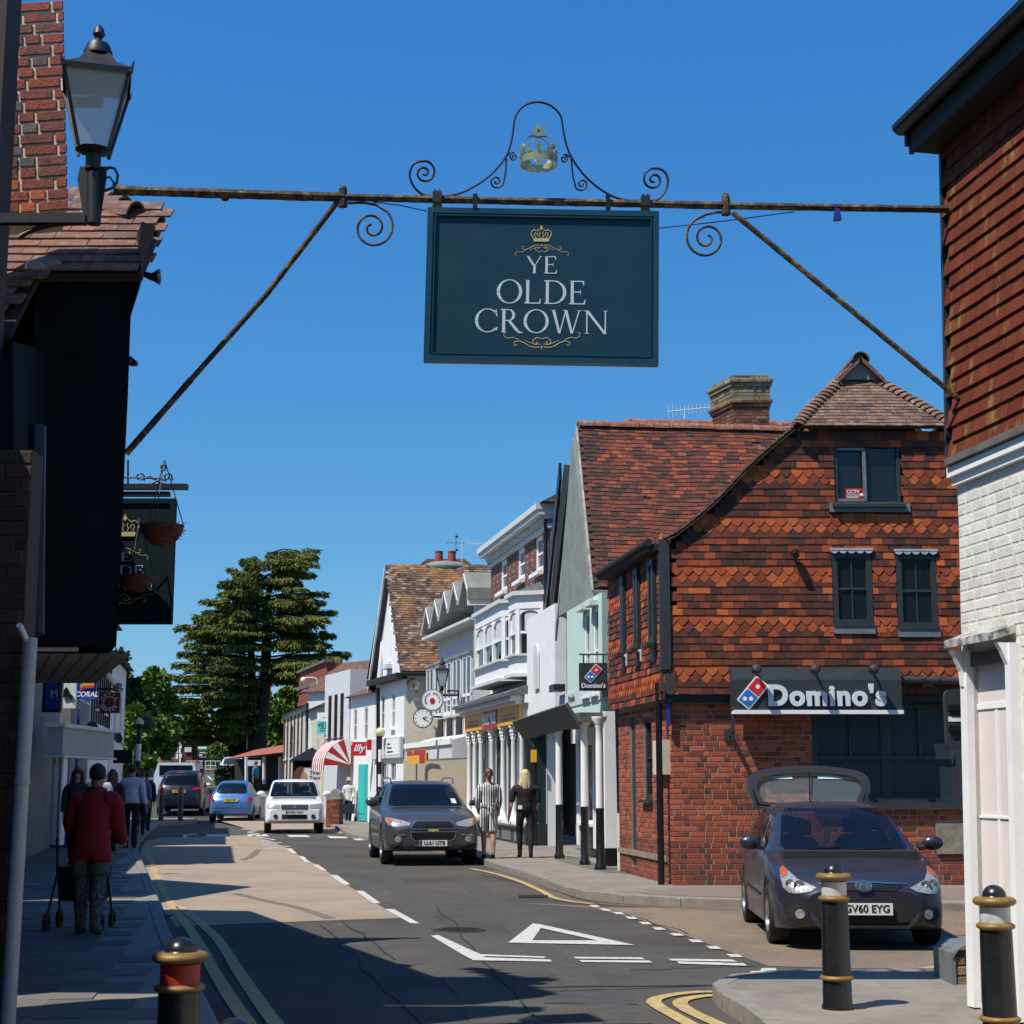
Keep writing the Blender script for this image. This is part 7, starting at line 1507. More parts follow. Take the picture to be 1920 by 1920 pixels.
Fq = frame((P(161, 1302, 29.9).x, 29.95), (P(161, 1302, 29.9).x + 1, 29.95)); text(cs, 'CORAL', Fq @ T((0, 0, P(161, 1302, 29.95).z)), .13, M_white, -.01, .004, .003, shear=.2)
co = thing('coffee_sign', 'dark red square sign with white letters COSTA COFFEE around a ring', 'sign', tuple(P(205, 1317, 34))); boxpx(186, 225, 1298, 1337, 34, .1, 'board', mat('maroon', (.16, .008, .018), .5), co); boxpx(183, 230, 1290, 1294, 34, .05, 'bracket', M_black, co)
cc = P(205, 1317, 33.98); mb = MB(); A_ = arc2(0, 0, .13, .13, 0, 360, 24); B_ = arc2(0, 0, .115, .115, 0, 360, 24); mb.strip(A_, B_, T(cc), 0, -.01, -.002); mb.build('ring', M_lgrey, co)
for wd_, base, sg_ in (('COSTA', 150, -1), ('COFFEE', 205, 1)):
 for i, chh in enumerate(wd_):
  a_ = R(base + sg_ * 120 * i / (len(wd_) - 1)); text(co, chh, T(cc + Vector((math.cos(a_) * .175, -.012, math.sin(a_) * .175))) @ RY(-(a_ - math.pi / 2) if sg_ < 0 else -(a_ + math.pi / 2)), .075, M_white, 0, .004, .002, name='letter')
boxpx(211, 222, 1280, 1296, 33.5, .3, 'lantern_box', M_gwood, None, 'small grey lantern above the dark red coffee sign', 'lantern')
dish('satellite_dish', 'larger dark satellite dish on the left-hand shop fronts', 174, 1366, 15, 38, 2.6, M_anth); dish('satellite_dish', 'smaller far satellite dish beside the dark hanging board on the left', 221, 1383, 11, 46, 2.6, M_anth)
boxpx(212, 249, 1406, 1431, 40, .1, 'hanging_board', M_black, None, 'plain black oblong board hanging over the left pavement', 'sign')
boxpx(134, 150, 1330, 1590, 38.5, .3, 'blue_pilaster', M_dblue, b4[0])
mb = MB(); mb.tube([P(184, 1240, 30), P(217, 1286, 34)], .06, 8); tag(mb.build('flag_pole', M_lgrey), 'pale sloping pole above the coffee sign on the left', 'pole')
wb = thing('wheeled_bin', 'blue wheeled bin standing against the left-hand shop fronts', 'bin', tuple(G(106, 1590, .1))); g = G(106, 1590, .11); F_ = frame((g.x - .3, g.y), (g.x + .3, g.y)); mb = MB(); mb.prism([(.04, 0.05), (.56, .05), (.62, .95), (-.02, .95)], 0, .6, F_); M_bin = mat('bin_blue', (.01, .05, .26), .5); mb.build('body', M_bin, wb); mb = MB(); mb.box(-.05, .65, -.05, .65, .95, 1.03, F_ @ T((0, 0, .11))) if False else mb.box(-.05, .65, -.05, .65, 1.05, 1.12, F_); mb.box(-.02, .62, .0, .62, .95, 1.05, F_); mb.build('lid', M_bin, wb)
# unseen houses added behind the camera to cut sky light in the street
def unseen_rear_house(label, x0, x1, y0, y1, z, m):
 mb = MB(); mb.box(x0, x1, y0, y1, 0, z); mb.box(x0 - .15, x1 + .15, y0 - .05, y1 + .05, z, z + .25); return tag(mb.build('unseen_rear_house', m), label, 'building')
unseen_rear_house('unseen white house added behind the camera on the right side of the street', 6.2, 13, -9, 8.0, 7.6, M_whitebrick)
unseen_rear_house('unseen brick house added behind the camera on the right, next to the white one', 5.6, 13, -24, -9.3, 8.5, MATS['far_brick'])
unseen_rear_house('unseen dark house added behind the camera on the left side of the street', -12, -3.6, -8, .8, 8.6, M_dstone)
unseen_rear_house('unseen brick house added behind the camera on the left, further back', -13, -4.2, -24, -8.3, 8.2, MATS['far_brick'])
unseen_rear_house('unseen house added to close the street far behind the camera', -14, 14, -36, -27, 9.0, M_dstone)
# ================================================================== VEHICLES
def herm(tab, s):
 xs = [a for a, b in tab]; ys = [b for a, b in tab]; n = len(xs)
 if s <= xs[0]: return ys[0]
 if s >= xs[-1]: return ys[-1]
 d = [(ys[i + 1] - ys[i]) / (xs[i + 1] - xs[i]) for i in range(n - 1)]
 m = [d[0]] + [0 if d[i - 1] * d[i] <= 0 else 2 * d[i - 1] * d[i] / (d[i - 1] + d[i]) for i in range(1, n - 1)] + [d[-1]]
 for i in range(n - 1):
  if s <= xs[i + 1]:
   h = xs[i + 1] - xs[i]; t = (s - xs[i]) / h
   return ys[i] * (2 * t ** 3 - 3 * t * t + 1) + h * m[i] * (t ** 3 - 2 * t * t + t) + ys[i + 1] * (3 * t * t - 2 * t ** 3) + h * m[i + 1] * (t ** 3 - t * t)
class Car:
 def __init__(s, name, label, sp, loc, rot, paint, group=None, base=0.):
  s.sp = sp; s.t = thing(name, label, 'car', (loc[0], loc[1], base), group, rot); WM[s.t.name] = I4; s.paint = paint; L_ = sp['L']
  st = sorted(set([0, .015, .04, .08, .13, .2] + [L_ * i / 56 for i in range(1, 56)] + [L_ - .13, L_ - .07, L_ - .03, L_]))
  rows = []; hw = sp['W'] / 2
  for q in st:
   w_ = herm(sp['w'], q) * hw; top = herm(sp['top'], q); rw = herm(sp['rw'], q) * hw; bl = min(herm(sp['belt'], q), top - .03)
   zb = herm(sp['bot'], q);
   for c in (sp['wf'], sp['wr']):
    r_ = sp['r'] * 1.16; e = r_ * r_ - (q - c) ** 2
    if e > 0: zb = max(zb, sp['r'] + math.sqrt(e) - .02)
   zs = max(zb + .05, bl * .62)
   ring = [(0, zb), (.7 * w_, zb), (.95 * w_, zb + .01), (.99 * w_, zb + .05), (w_, zs), (.985 * w_, max(zs + .02, bl - .10)), (.95 * w_, bl), (.5 * (.93 * w_ + rw), bl + (top - bl) * .5), (rw, top - min(.075, (top - bl) * .3)), (rw * .7, top - min(.018, (top - bl) * .1)), (0, top)]
   ring = [(p.x, p.y) for p in catmull([Vector((a, b, 0)) for a, b in ring], 3)]
   rows.append((q - L_ / 2, ring))
  mb = MB(); n = len(rows[0][1]); vs = [];
  for y, ring in rows: vs += [(a, y, b) for a, b in ring] + [(-a, y, b) for a, b in ring[-2:0:-1]]
  m = 2 * n - 2
  fs = [(i * m + j, i * m + (j + 1) % m, (i + 1) * m + (j + 1) % m, (i + 1) * m + j) for i in range(len(rows) - 1) for j in range(m)]
  # end caps as strips between the left and right halves
  for r_, fl in ((0, 1), (len(rows) - 1, 0)):
   o = r_ * m
   for j in range(n - 1):
    a, b = o + j, o + j + 1; c, d = o + (m - j) % m, o + (m - j - 1) % m
    f = [a, b, d, c] if j not in (0, n - 2) else ([a, b, d] if j == 0 else [a, b, c]); fs.append(f)
  s.vs = vs; s.fs = fs; s.paint = paint
  s.bvh = BVHTree.FromPolygons([Vector(v) for v in vs], [list(f) for f in fs])
  s.L = L_
 def shell(s, cuts):
  mb = MB(); keep = []
  for f in s.fs:
   c = Vector((0, 0, 0))
   for i in f: c += Vector(s.vs[i])
   c /= len(f); n_ = (Vector(s.vs[f[1]]) - Vector(s.vs[f[0]])).cross(Vector(s.vs[f[2]]) - Vector(s.vs[f[1]])); n_ = n_.normalized() if n_.length > 1e-9 else Vector((0, 0, 1)); hit = False
   for ax, pl in cuts:
    q = (c.x, c.z) if ax in 'fr' else (c.y, c.z); cx_ = sum(p[0] for p in pl) / len(pl); cz_ = sum(p[1] for p in pl) / len(pl); pp = [(cx_ + (a - cx_) * .97, cz_ + (b - cz_) * .95) for a, b in pl]
    if ax == 'f' and not (c.y < 0): continue
    if ax == 'r' and not (c.y > 0): continue
    if ax == 's' and abs(n_.x) < .5: continue
    if ax in 'fr' and (abs(n_.y) < .25): continue
    if inpoly(q[0], q[1], pp): hit = True; break
   if not hit: keep.append(f)
  mb.add(s.vs, keep); s.body = mb.build('body', s.paint, s.t, smooth=32, recalc=False)
 def seats(s, ys, z0, z1, x=.36):
  mi = mat('cabin_trim', (.018, .018, .02), .8, var=.2); ms_ = mat('seat_cloth', (.045, .045, .05), .9, var=.2)
  mb = MB(); mb.box(-.7, .7, -s.L / 2 + 1.0, s.L / 2 - .5, .3, z0 - .28); mb.box(-.66, .66, ys[0] - .95, ys[0] - .62, z0 - .2, z0 + .02); s.add('cabin_floor', mb, mi)
  for y in ys:
   for sx in (-1, 1):
    mb = MB(); A_ = [(sx * x - .22, z0 - .3), (sx * x + .22, z0 - .3), (sx * x + .2, z1 - .2), (sx * x + .12, z1 - .12), (sx * x - .12, z1 - .12), (sx * x - .2, z1 - .2)]; mb.prism(A_, y, y + .12); mb.prism([(sx * x - .11, z1 - .1), (sx * x + .11, z1 - .1), (sx * x + .12, z1 + .05), (sx * x, z1 + .09), (sx * x - .12, z1 + .05)], y + .02, y + .10); s.add('seat', mb, ms_)
 def patch(s, name, pts, ax, m, off_=.006, g=.05, parent=None, mirror=False, smooth=40, thick=.0):
  for sg in ((1, -1) if mirror else (1,)):
   bm = bmesh.new(); pl = [(a * (sg if ax in 'fr' else 1), b) for a, b in pts]; vs = [bm.verts.new((a, b, 0)) for a, b in pl]
   try: bm.faces.new(vs)
   except Exception: bm.free(); continue
   xs = [a for a, b in pl]; zs = [b for a, b in pl]
   for c in [min(xs) + g * i for i in range(1, int((max(xs) - min(xs)) / g) + 1)]: bmesh.ops.bisect_plane(bm, geom=bm.verts[:] + bm.edges[:] + bm.faces[:], plane_co=(c, 0, 0), plane_no=(1, 0, 0))
   for c in [min(zs) + g * i for i in range(1, int((max(zs) - min(zs)) / g) + 1)]: bmesh.ops.bisect_plane(bm, geom=bm.verts[:] + bm.edges[:] + bm.faces[:], plane_co=(0, c, 0), plane_no=(0, 1, 0))
   for v in bm.verts:
    a, b = v.co.x, v.co.y
    if ax == 'f': o, d = Vector((a, -6, b)), Vector((0, 1, 0))
    elif ax == 'r': o, d = Vector((a, 6, b)), Vector((0, -1, 0))
    elif ax == 't': o, d = Vector((a, b, 5)), Vector((0, 0, -1))
    else: o, d = Vector((3 * sg * (1 if ax == 's' else -1), a, b)), Vector((-sg * (1 if ax == 's' else -1), 0, 0))
    h = s.bvh.ray_cast(o, d)
    if h[0] is None: h = s.bvh.find_nearest(o + d * 4.2)
    nn = h[1] if h[1].dot(d) < 0 else -h[1]
    v.co = h[0] + nn * off_
   if thick:
    ex = bmesh.ops.solidify(bm, geom=bm.faces[:], thickness=thick)
   bmesh.ops.recalc_face_normals(bm, faces=bm.faces)
   me = bpy.data.meshes.new(name); bm.to_mesh(me); bm.free(); me.materials.append(m)
   me.polygons.foreach_set('use_smooth', [True] * len(me.polygons))
   try: me.set_sharp_from_angle(angle=R(smooth))
   except Exception: pass
   o_ = bpy.data.objects.new(name, me); COL.objects.link(o_); o_.parent = parent or s.t; WM[o_.name] = I4; r = o_
  return r
 def add(s, name, mb, m, parent=None, smooth=False): return mb.build(name, m, parent or s.t, smooth=smooth)
 def wheels(s, rim=5, r=None):
  r = s.sp['r']; hw = s.sp['W'] / 2
  for sy in (s.sp['wf'], s.sp['wr']):
   for sx in (1, -1):
    M = T((sx * (hw - .11), sy - s.L / 2, r)) @ RZ(R(90) if sx > 0 else R(-90)) @ RX(R(90))
    mb = MB(); mb.lathe([(r * .62, .10), (r * .66, .115), (r * .93, .11), (r, .08), (r, -.08), (r * .93, -.1), (r * .6, -.1)], 28, M); w_ = s.add('wheel', mb, M_rubber, smooth=35)
    mb = MB(); mb.lathe([(r * .64, .09), (r * .60, .11), (r * .58, .07), (r * .56, .0)], 28, M); mb.lathe([(.001, .095), (r * .12, .09), (r * .14, .06)], 12, M)
    for k in range(rim):
     a = 2 * math.pi * k / rim; mb.prism([(-r * .07, .05), (r * .07, .05), (r * .10, r * .6), (-r * .10, r * .6)], -.02, .02, M @ T((0, 0, .07)) @ RZ(a) @ RX(R(-90)) )
    s.add('rim', mb, M_alloy, w_, smooth=35)
    mb = MB(); mb.lathe([(.001, -.0), (r * .6, .0)], 20, M @ T((0, 0, -.0))); s.add('brake_dark', mb, M_blackm, w_)
 def plate(s, txt, y, z, yellow=False, w_=.52, rear=False, sc=1.):
  sg = -1 if not rear else 1
  F = frame((-w_ / 2, y), (w_ / 2, y)) if not rear else frame((w_ / 2, y), (-w_ / 2, y))
  mb = MB(); mb.box(0, w_, -.012, .0, z - .055, z + .055, F); p_ = s.add('number_plate', mb, M_platey if yellow else M_platew)
  if not yellow: mb = MB(); mb.box(.004, .045, -.014, -.012, z - .052, z + .052, F); s.add('plate_band', mb, M_dblue, p_)
  text(p_, txt, F @ T((w_ / 2 + .02, 0, z)), .098, M_platek, -.0145, .002, .0022, name='registration', sx=.98)
  return p_
 def mirrors(s, y, z, m, sc=1.):
  for sx in (1, -1):
   x = sx * (s.sp['W'] / 2 + .085 * sc); mb = MB(); mb.tube([(x - sx * .13, y, z - .02), (x, y, z)], .03, 8); mb.sphere((x + sx * .02, y, z + .03), (.11 * sc, .06, .075 * sc), 8); o = s.add('door_mirror', mb, m, smooth=50)
   mb = MB(); mb.prism(arc2(x + sx * .02, z + .03, .09 * sc, .06 * sc, 0, 340, 12), y + .05, y + .062); s.add('mirror_glass', mb, M_chrome, o)
def finish(c, rot, loc, base=0.): pass
# ---- dark violet-grey hatchback with its tailgate up
PAINT_H = mat('violet_grey_paint', (.034, .034, .050), .38, .4, var=.04, vs=3, coat=.9, spec=.6)
spH = dict(L=3.8, W=1.66, wf=.78, wr=3.16, r=.295,
 w=[(0, .66), (.05, .80), (.15, .90), (.4, .975), (.8, 1.0), (3.0, 1.0), (3.5, .96), (3.7, .88), (3.8, .74)],
 top=[(0, .58), (.05, .635), (.15, .70), (.4, .775), (.8, .855), (1.02, .90), (1.25, 1.03), (1.6, 1.235), (1.85, 1.325), (2.3, 1.37), (2.9, 1.36), (3.4, 1.30), (3.6, 1.18), (3.74, .92), (3.8, .72)],
 rw=[(0, .45), (.3, .72), (1.0, .78), (1.3, .76), (1.8, .69), (2.5, .70), (3.2, .68), (3.6, .66), (3.8, .5)],
 belt=[(0, .50), (.1, .60), (.4, .71), (1.0, .83), (1.4, .86), (2.5, .91), (3.5, .96), (3.8, .66)],
 bot=[(0, .27), (.1, .20), (.5, .17), (3.3, .17), (3.7, .24), (3.8, .34)])
H = Car('parked_car', 'dark violet-grey hatchback with its tailgate raised beside the corner building', spH, (3.42, 17.45), -.045, PAINT_H)
wsH = [(-.60, .90), (.60, .90), (.64, .93), (.555, 1.22), (.49, 1.30), (-.49, 1.30), (-.555, 1.22), (-.64, .93)]; swH = [[(-.50, .905), (.22, .925), (.22, 1.265), (-.02, 1.245), (-.22, 1.15)], [(.30, .93), (1.02, .955), (1.12, 1.18), (.95, 1.26), (.30, 1.27)]]
H.shell([('f', wsH)] + [('s', q) for q in swH] + [('r', [(-.52, .85), (.52, .85), (.46, 1.25), (-.46, 1.25)])]); H.seats([-.25, .75], .88, 1.12)
H.patch('windscreen', [(-.60, .90), (.60, .90), (.64, .93), (.555, 1.22), (.49, 1.30), (-.49, 1.30), (-.555, 1.22), (-.64, .93)], 'f', M_cglass)
def hl(c, pts, **k):
 o = c.patch('headlight', pts, 'f', M_lampin, .008, .03, mirror=True); return o
hlp = [(.44, .585), (.50, .55), (.62, .53), (.69, .535), (.735, .58), (.745, .68), (.73, .74), (.70, .765), (.66, .72), (.60, .655), (.52, .62)]
H.patch('headlight', hlp, 'f', M_lampin, .008, .03, mirror=True)
H.patch('indicator_lens', [(.69, .69), (.735, .66), (.74, .71), (.72, .75), (.70, .76), (.67, .725)], 'f', M_amber, .012, .03, mirror=True)
for sx in (1, -1):
 for (x, z, r_) in [(.60, .60, .055), (.68, .62, .042)]:
  mb = MB(); y = H.bvh.ray_cast(Vector((sx * x, -6, z)), Vector((0, 1, 0)))[0].y; mb.lathe([(r_, -.0), (r_ * .9, .012), (r_ * .3, .004), (.001, .02)], 16, T((sx * x, y - .004, z)) @ RX(R(90))); H.add('reflector_bowl', mb, M_chrome, smooth=60)
H.patch('grille', [(-.38, .60), (-.30, .565), (.30, .565), (.38, .60), (.30, .61), (-.30, .61)], 'f', M_black, .006, .03)
H.patch('grille_chrome', [(-.42, .612), (-.1, .625), (.1, .625), (.42, .612), (.42, .622), (.1, .642), (-.1, .642), (-.42, .622)], 'f', M_chrome, .010, .03)
H.patch('lower_intake', [(-.44, .27), (-.36, .235), (.36, .235), (.44, .27), (.49, .40), (.44, .45), (-.44, .45), (-.49, .40)], 'f', M_blackm, .005, .04)
H.patch('bumper_lip', [(-.42, .22), (.42, .22), (.50, .30), (.52, .36), (.50, .36), (.40, .255), (-.40, .255), (-.50, .36), (-.52, .36), (-.50, .30)], 'f', mat('bumper_highlight', (.10, .10, .13), .3, .6, var=0, coat=.8), .016, .03)
H.patch('fog_recess', arc2(.625, .345, .10, .075, 0, 345, 14), 'f', M_blackm, .006, .03, mirror=True)
H.patch('fog_lamp', arc2(.60, .345, .045, .045, 0, 345, 10), 'f', M_lampin, .012, .03, mirror=True)
e_ = H.patch('badge', arc2(0, .598, .082, .046, 0, 350, 20), 'f', M_chrome, .022, .03); H.patch('badge_field', arc2(0, .598, .066, .033, 0, 350, 20), 'f', M_anth, .025, .03, parent=e_)
for q in ([(-.05, .575), (-.035, .575), (-.015, .62), (-.03, .62)], [(.02, .575), (.035, .575), (.05, .62), (.035, .62)], [(-.035, .588), (.035, .600), (.035, .608), (-.035, .598)]): H.patch('badge_letter', q, 'f', M_chrome, .028, .03, parent=e_)
H.plate('GV60 EYG', -1.93, .395)
for sd in ('s', 'l'):
 H.patch('side_window', [(-.50, .905), (.22, .925), (.22, 1.265), (-.02, 1.245), (-.22, 1.15)], sd, M_cglass, .005, .05)
 H.patch('side_window', [(.30, .93), (1.02, .955), (1.12, 1.18), (.95, 1.26), (.30, 1.27)], sd, M_cglass, .005, .05)
 for y in (-.62, .26, 1.12): H.patch('door_gap', [(y - .006, .32), (y + .006, .32), (y + .006, .88), (y - .006, .88)], sd, M_black, .003, .08)
 H.patch('rub_strip', [(-.55, .42), (1.1, .44), (1.1, .47), (-.55, .45)], sd, M_anth, .012, .1)
 for y in (.06, .92): H.patch('door_handle', [(y, .80), (y + .15, .805), (y + .15, .83), (y, .825)], sd, H.paint, .028, .04, thick=-.02)
H.wheels(7); H.mirrors(-.62, .93, H.paint)
mb = MB(); mb.tube([(-.45, -.94, .905), (-.05, -.90, .93)], .012, 5); H.add('wiper', mb, M_black); mb = MB(); mb.tube([(.0, -.95, .905), (.45, -.92, .92)], .012, 5); H.add('wiper', mb, M_black)
mb = MB(); mb.lathe([(.16, -.012), (.175, 0), (.16, .012)], 24, T((.34, -.62, .93)) @ RX(R(65))); H.add('steering_wheel', mb, M_anth, smooth=60)
# raised tailgate: ring with a glass pane, hinged at the back of the roof
tgF = T((0, 1.62, 1.30)) @ RX(R(-22))
o1 = [(x, z) for x, z in [(-.60, -.02), (-.66, .05), (-.72, .20), (-.70, .34), (-.60, .42), (-.30, .475), (0, .49), (.30, .475), (.60, .42), (.70, .34), (.72, .20), (.66, .05), (.60, -.02), (0, -.04)]]
def smoothloop(pts, k=4):
 n = len(pts); q = [Vector((*pts[i % n], 0)) for i in range(-1, n + 2)]; r = []
 for i in range(1, n + 1):
  p0, p1, p2, p3 = q[i - 1], q[i], q[i + 1], q[(i + 2)] if i + 2 < len(q) else q[2]
  for j in range(k):
   t = j / k; v = .5 * ((2 * p1) + (p2 - p0) * t + (2 * p0 - 5 * p1 + 4 * p2 - p3) * t * t + (3 * p1 - p0 - 3 * p2 + p3) * t ** 3); r.append((v.x, v.y))
 return r
o2 = [(x * .84, .20 + (z - .22) * .72) for x, z in o1]
A_, B_ = smoothloop(o1), smoothloop(o2)
mb = MB(); mb.strip(A_, B_, tgF, 0, -.03, .05, closed=True); H.add('tailgate', mb, H.paint, smooth=30)
tgo = [o for o in H.t.children if o.name.startswith('tailgate')][0]
mb = MB(); mb.strip([(x * .93, .22 + (z - .22) * .92) for x, z in A_], B_, tgF, 0, -.045, -.032, closed=True); H.add('tailgate_trim', mb, mat('dark_trim', (.008, .008, .010), .7), tgo)
mb = MB(); mb.prism(B_, .0, .006, tgF); H.add('rear_glass', mb, glassmat('tailgate_glass', (.25, .3, .3), .18), tgo)
for a, b in ((-.42, -.18), (.12, .46)): mb = MB(); mb.box(a, b, -.01, -.004, .33, .37, tgF); H.add('sticker_strip', mb, mat('pale_sticker', (.45, .62, .60), .5), tgo)
mb = MB(); mb.tube([(.62, 1.3, 1.2), (.66, 1.62, 1.48)], .012, 6); mb.tube([(-.62, 1.3, 1.2), (-.66, 1.62, 1.48)], .012, 6); H.add('gas_strut', mb, M_black, tgo)
mb = MB(); mb.tube([tgF @ Vector((0, -.02, .02)), tgF @ Vector((.02, -.05, .40))], .008, 5); H.add('wiper', mb, M_black, tgo)
# ---- grey SUV
PAINT_S = mat('graphite_paint', (.062, .066, .072), .38, .35, var=.04, vs=3, coat=.9, spec=.6)
spS = dict(L=4.6, W=1.82, wf=.90, wr=3.62, r=.355,
 w=[(0, .74), (.05, .86), (.15, .94), (.4, .985), (.8, 1.0), (3.8, 1.0), (4.3, .95), (4.5, .88), (4.6, .76)],
 top=[(0, .72), (.05, .82), (.15, .90), (.4, .97), (.9, 1.04), (1.25, 1.09), (1.5, 1.23), (1.85, 1.45), (2.1, 1.54), (2.6, 1.59), (3.4, 1.59), (4.0, 1.54), (4.25, 1.42), (4.5, 1.05), (4.6, .85)],
 rw=[(0, .5), (.3, .76), (1.2, .80), (1.5, .78), (2.1, .70), (3.0, .70), (3.9, .68), (4.4, .66), (4.6, .5)],
 belt=[(0, .66), (.1, .78), (.4, .90), (1.2, 1.01), (1.6, 1.04), (3.0, 1.08), (4.1, 1.14), (4.6, .8)],
 bot=[(0, .36), (.1, .29), (.5, .26), (4.0, .26), (4.5, .34), (4.6, .42)])
S = Car('driving_car', 'graphite grey family car with chrome-edged grilles approaching, kerbside headlights on the right', spS, (-1.86, 33.0), .165, PAINT_S)
S.t['label'] = 'graphite grey SUV with two chrome-edged grilles and roof rails, driving toward the camera'
wsS = [(-.68, 1.09), (.68, 1.09), (.73, 1.12), (.64, 1.40), (.57, 1.505), (-.57, 1.505), (-.64, 1.40), (-.73, 1.12)]; swS = [[(-.62, 1.10), (.25, 1.12), (.25, 1.47), (-.05, 1.46), (-.30, 1.36)], [(.33, 1.12), (1.15, 1.15), (1.30, 1.42), (.33, 1.47)], [(1.24, 1.16), (1.75, 1.22), (1.60, 1.38), (1.38, 1.40)]]
S.shell([('f', wsS)] + [('s', q) for q in swS]); S.seats([-.3, .75], 1.05, 1.32)
S.patch('windscreen', [(-.68, 1.09), (.68, 1.09), (.73, 1.12), (.64, 1.40), (.57, 1.505), (-.57, 1.505), (-.64, 1.40), (-.73, 1.12)], 'f', M_cglass)
S.patch('headlight', [(.42, .79), (.46, .74), (.66, .72), (.82, .75), (.87, .82), (.87, .89), (.80, .885), (.60, .845)], 'f', M_lampin, .008, .03, mirror=True)
S.patch('indicator_lens', [(.76, .76), (.82, .77), (.84, .84), (.83, .87), (.77, .86)], 'f', M_amber, .013, .03, mirror=True)
for n_, pts, m_, of in [('grille_rim', [(-.44, .72), (-.40, .68), (.40, .68), (.44, .72), (.37, .815), (.30, .835), (-.30, .835), (-.37, .815)], M_chrome, .008), ('grille', [(-.41, .72), (-.38, .695), (.38, .695), (.41, .72), (.345, .80), (.29, .82), (-.29, .82), (-.345, .80)], M_black, .014),
      ('grille_rim', [(-.44, .64), (-.42, .52), (-.34, .455), (.34, .455), (.42, .52), (.44, .64)], M_chrome, .008), ('grille', [(-.42, .625), (-.40, .525), (-.33, .47), (.33, .47), (.40, .525), (.42, .625)], M_black, .014),
      ('bow_badge', [(-.10, .645), (-.03, .645), (-.03, .635), (.03, .635), (.03, .645), (.10, .645), (.10, .68), (.03, .68), (.03, .69), (-.03, .69), (-.03, .68), (-.10, .68)], M_gold, .024)]: S.patch(n_, pts, 'f', m_, of, .04)
S.patch('skid_plate', [(-.50, .30), (-.42, .26), (.42, .26), (.50, .30), (.55, .42), (.40, .42), (.34, .345), (-.34, .345), (-.40, .42), (-.55, .42)], 'f', mat('brushed_trim', (.12, .11, .10), .35, .7, var=.1), .014, .04)
S.patch('fog_lamp', arc2(.66, .50, .06, .06, 0, 345, 12), 'f', M_lampin, .012, .03, mirror=True)
S.patch('fog_brow', [(.52, .57), (.74, .555), (.76, .575), (.55, .60)], 'f', M_chrome, .012, .03, mirror=True)
S.patch('lower_cladding', [(-.86, .28), (-.56, .28), (-.56, .38), (-.86, .42)], 'f', M_blackm, .006, .05); S.patch('lower_cladding', [(.86, .28), (.56, .28), (.56, .38), (.86, .42)], 'f', M_blackm, .006, .05)
S.plate('LL61 UTB', -2.335, .425)
S.patch('tax_disc', [(.52, 1.14), (.62, 1.13), (.60, 1.22), (.51, 1.225)], 'f', mat('paper_disc', (.5, .68, .58), .6), .012, .03)
for sd in ('s', 'l'):
 S.patch('side_window', [(-.62, 1.10), (.25, 1.12), (.25, 1.47), (-.05, 1.46), (-.30, 1.36)], sd, M_cglass, .005, .05); S.patch('side_window', [(.33, 1.12), (1.15, 1.15), (1.30, 1.42), (.33, 1.47)], sd, M_cglass, .005, .05); S.patch('side_window', [(1.24, 1.16), (1.75, 1.22), (1.60, 1.38), (1.38, 1.40)], sd, M_cglass, .005, .05)
 for y in (-.72, .29, 1.2): S.patch('door_gap', [(y - .006, .45), (y + .006, .45), (y + .006, 1.06), (y - .006, 1.06)], sd, M_black, .003, .08)
for sx in (1, -1): mb = MB(); mb.tube(catmull([(sx * .62, -.35, 1.53), (sx * .63, -.2, 1.60), (sx * .64, .1, 1.635), (sx * .64, 1.3, 1.63), (sx * .62, 1.75, 1.56)], 4), .018, 6); S.add('roof_rail', mb, M_chrome, smooth=60)
S.wheels(5); S.mirrors(-.78, 1.14, S.paint, 1.25)
# ---- white SUV
PAINT_W = mat('white_car_paint', (.80, .80, .80), .25, var=.02, vs=2, coat=.8)
spV = dict(spS); spV.update(L=4.3, W=1.78, wf=.82, wr=3.4, r=.35)
spV['top'] = [(0, .74), (.04, .86), (.12, .95), (.4, 1.00), (.9, 1.04), (1.15, 1.07), (1.35, 1.20), (1.65, 1.46), (1.85, 1.56), (2.3, 1.62), (3.6, 1.62), (4.0, 1.58), (4.15, 1.4), (4.3, .9)]
spV['belt'] = [(0, .68), (.1, .82), (.4, .92), (1.2, 1.0), (4.1, 1.08), (4.3, .8)]; spV['w'] = [(0, .82), (.05, .90), (.15, .96), (.4, .99), (.8, 1.0), (3.8, 1.0), (4.2, .95), (4.3, .85)]; spV['rw'] = [(0, .6), (.3, .78), (1.1, .82), (1.5, .78), (2.0, .74), (3.6, .73), (4.2, .70), (4.3, .6)]; spV['bot'] = [(0, .40), (.1, .32), (.5, .30), (3.8, .30), (4.3, .42)]
V = Car('driving_car', 'white compact SUV approaching over the crossing, dark windscreen', spV, (-6.85, 51.0), .15, PAINT_W)
V.shell([('f', [(-.70, 1.08), (.70, 1.08), (.74, 1.11), (.66, 1.42), (.60, 1.53), (-.60, 1.53), (-.66, 1.42), (-.74, 1.11)]), ('r', [(-.6, 1.1), (.6, 1.1), (.55, 1.5), (-.55, 1.5)])]); V.seats([-.3, .75], 1.05, 1.34)
V.patch('windscreen', [(-.70, 1.08), (.70, 1.08), (.74, 1.11), (.66, 1.42), (.60, 1.53), (-.60, 1.53), (-.66, 1.42), (-.74, 1.11)], 'f', M_cglass)
V.patch('headlight', [(.44, .75), (.78, .74), (.82, .80), (.80, .89), (.44, .86)], 'f', M_lampin, .010, .04, mirror=True)
V.patch('grille', [(-.38, .72), (.38, .72), (.41, .76), (.41, .86), (-.41, .86), (-.41, .76)], 'f', M_anth, .010, .04); V.patch('badge', [(-.05, .76), (.05, .75), (.05, .82), (0, .84), (-.05, .82)], 'f', M_chrome, .016, .04)
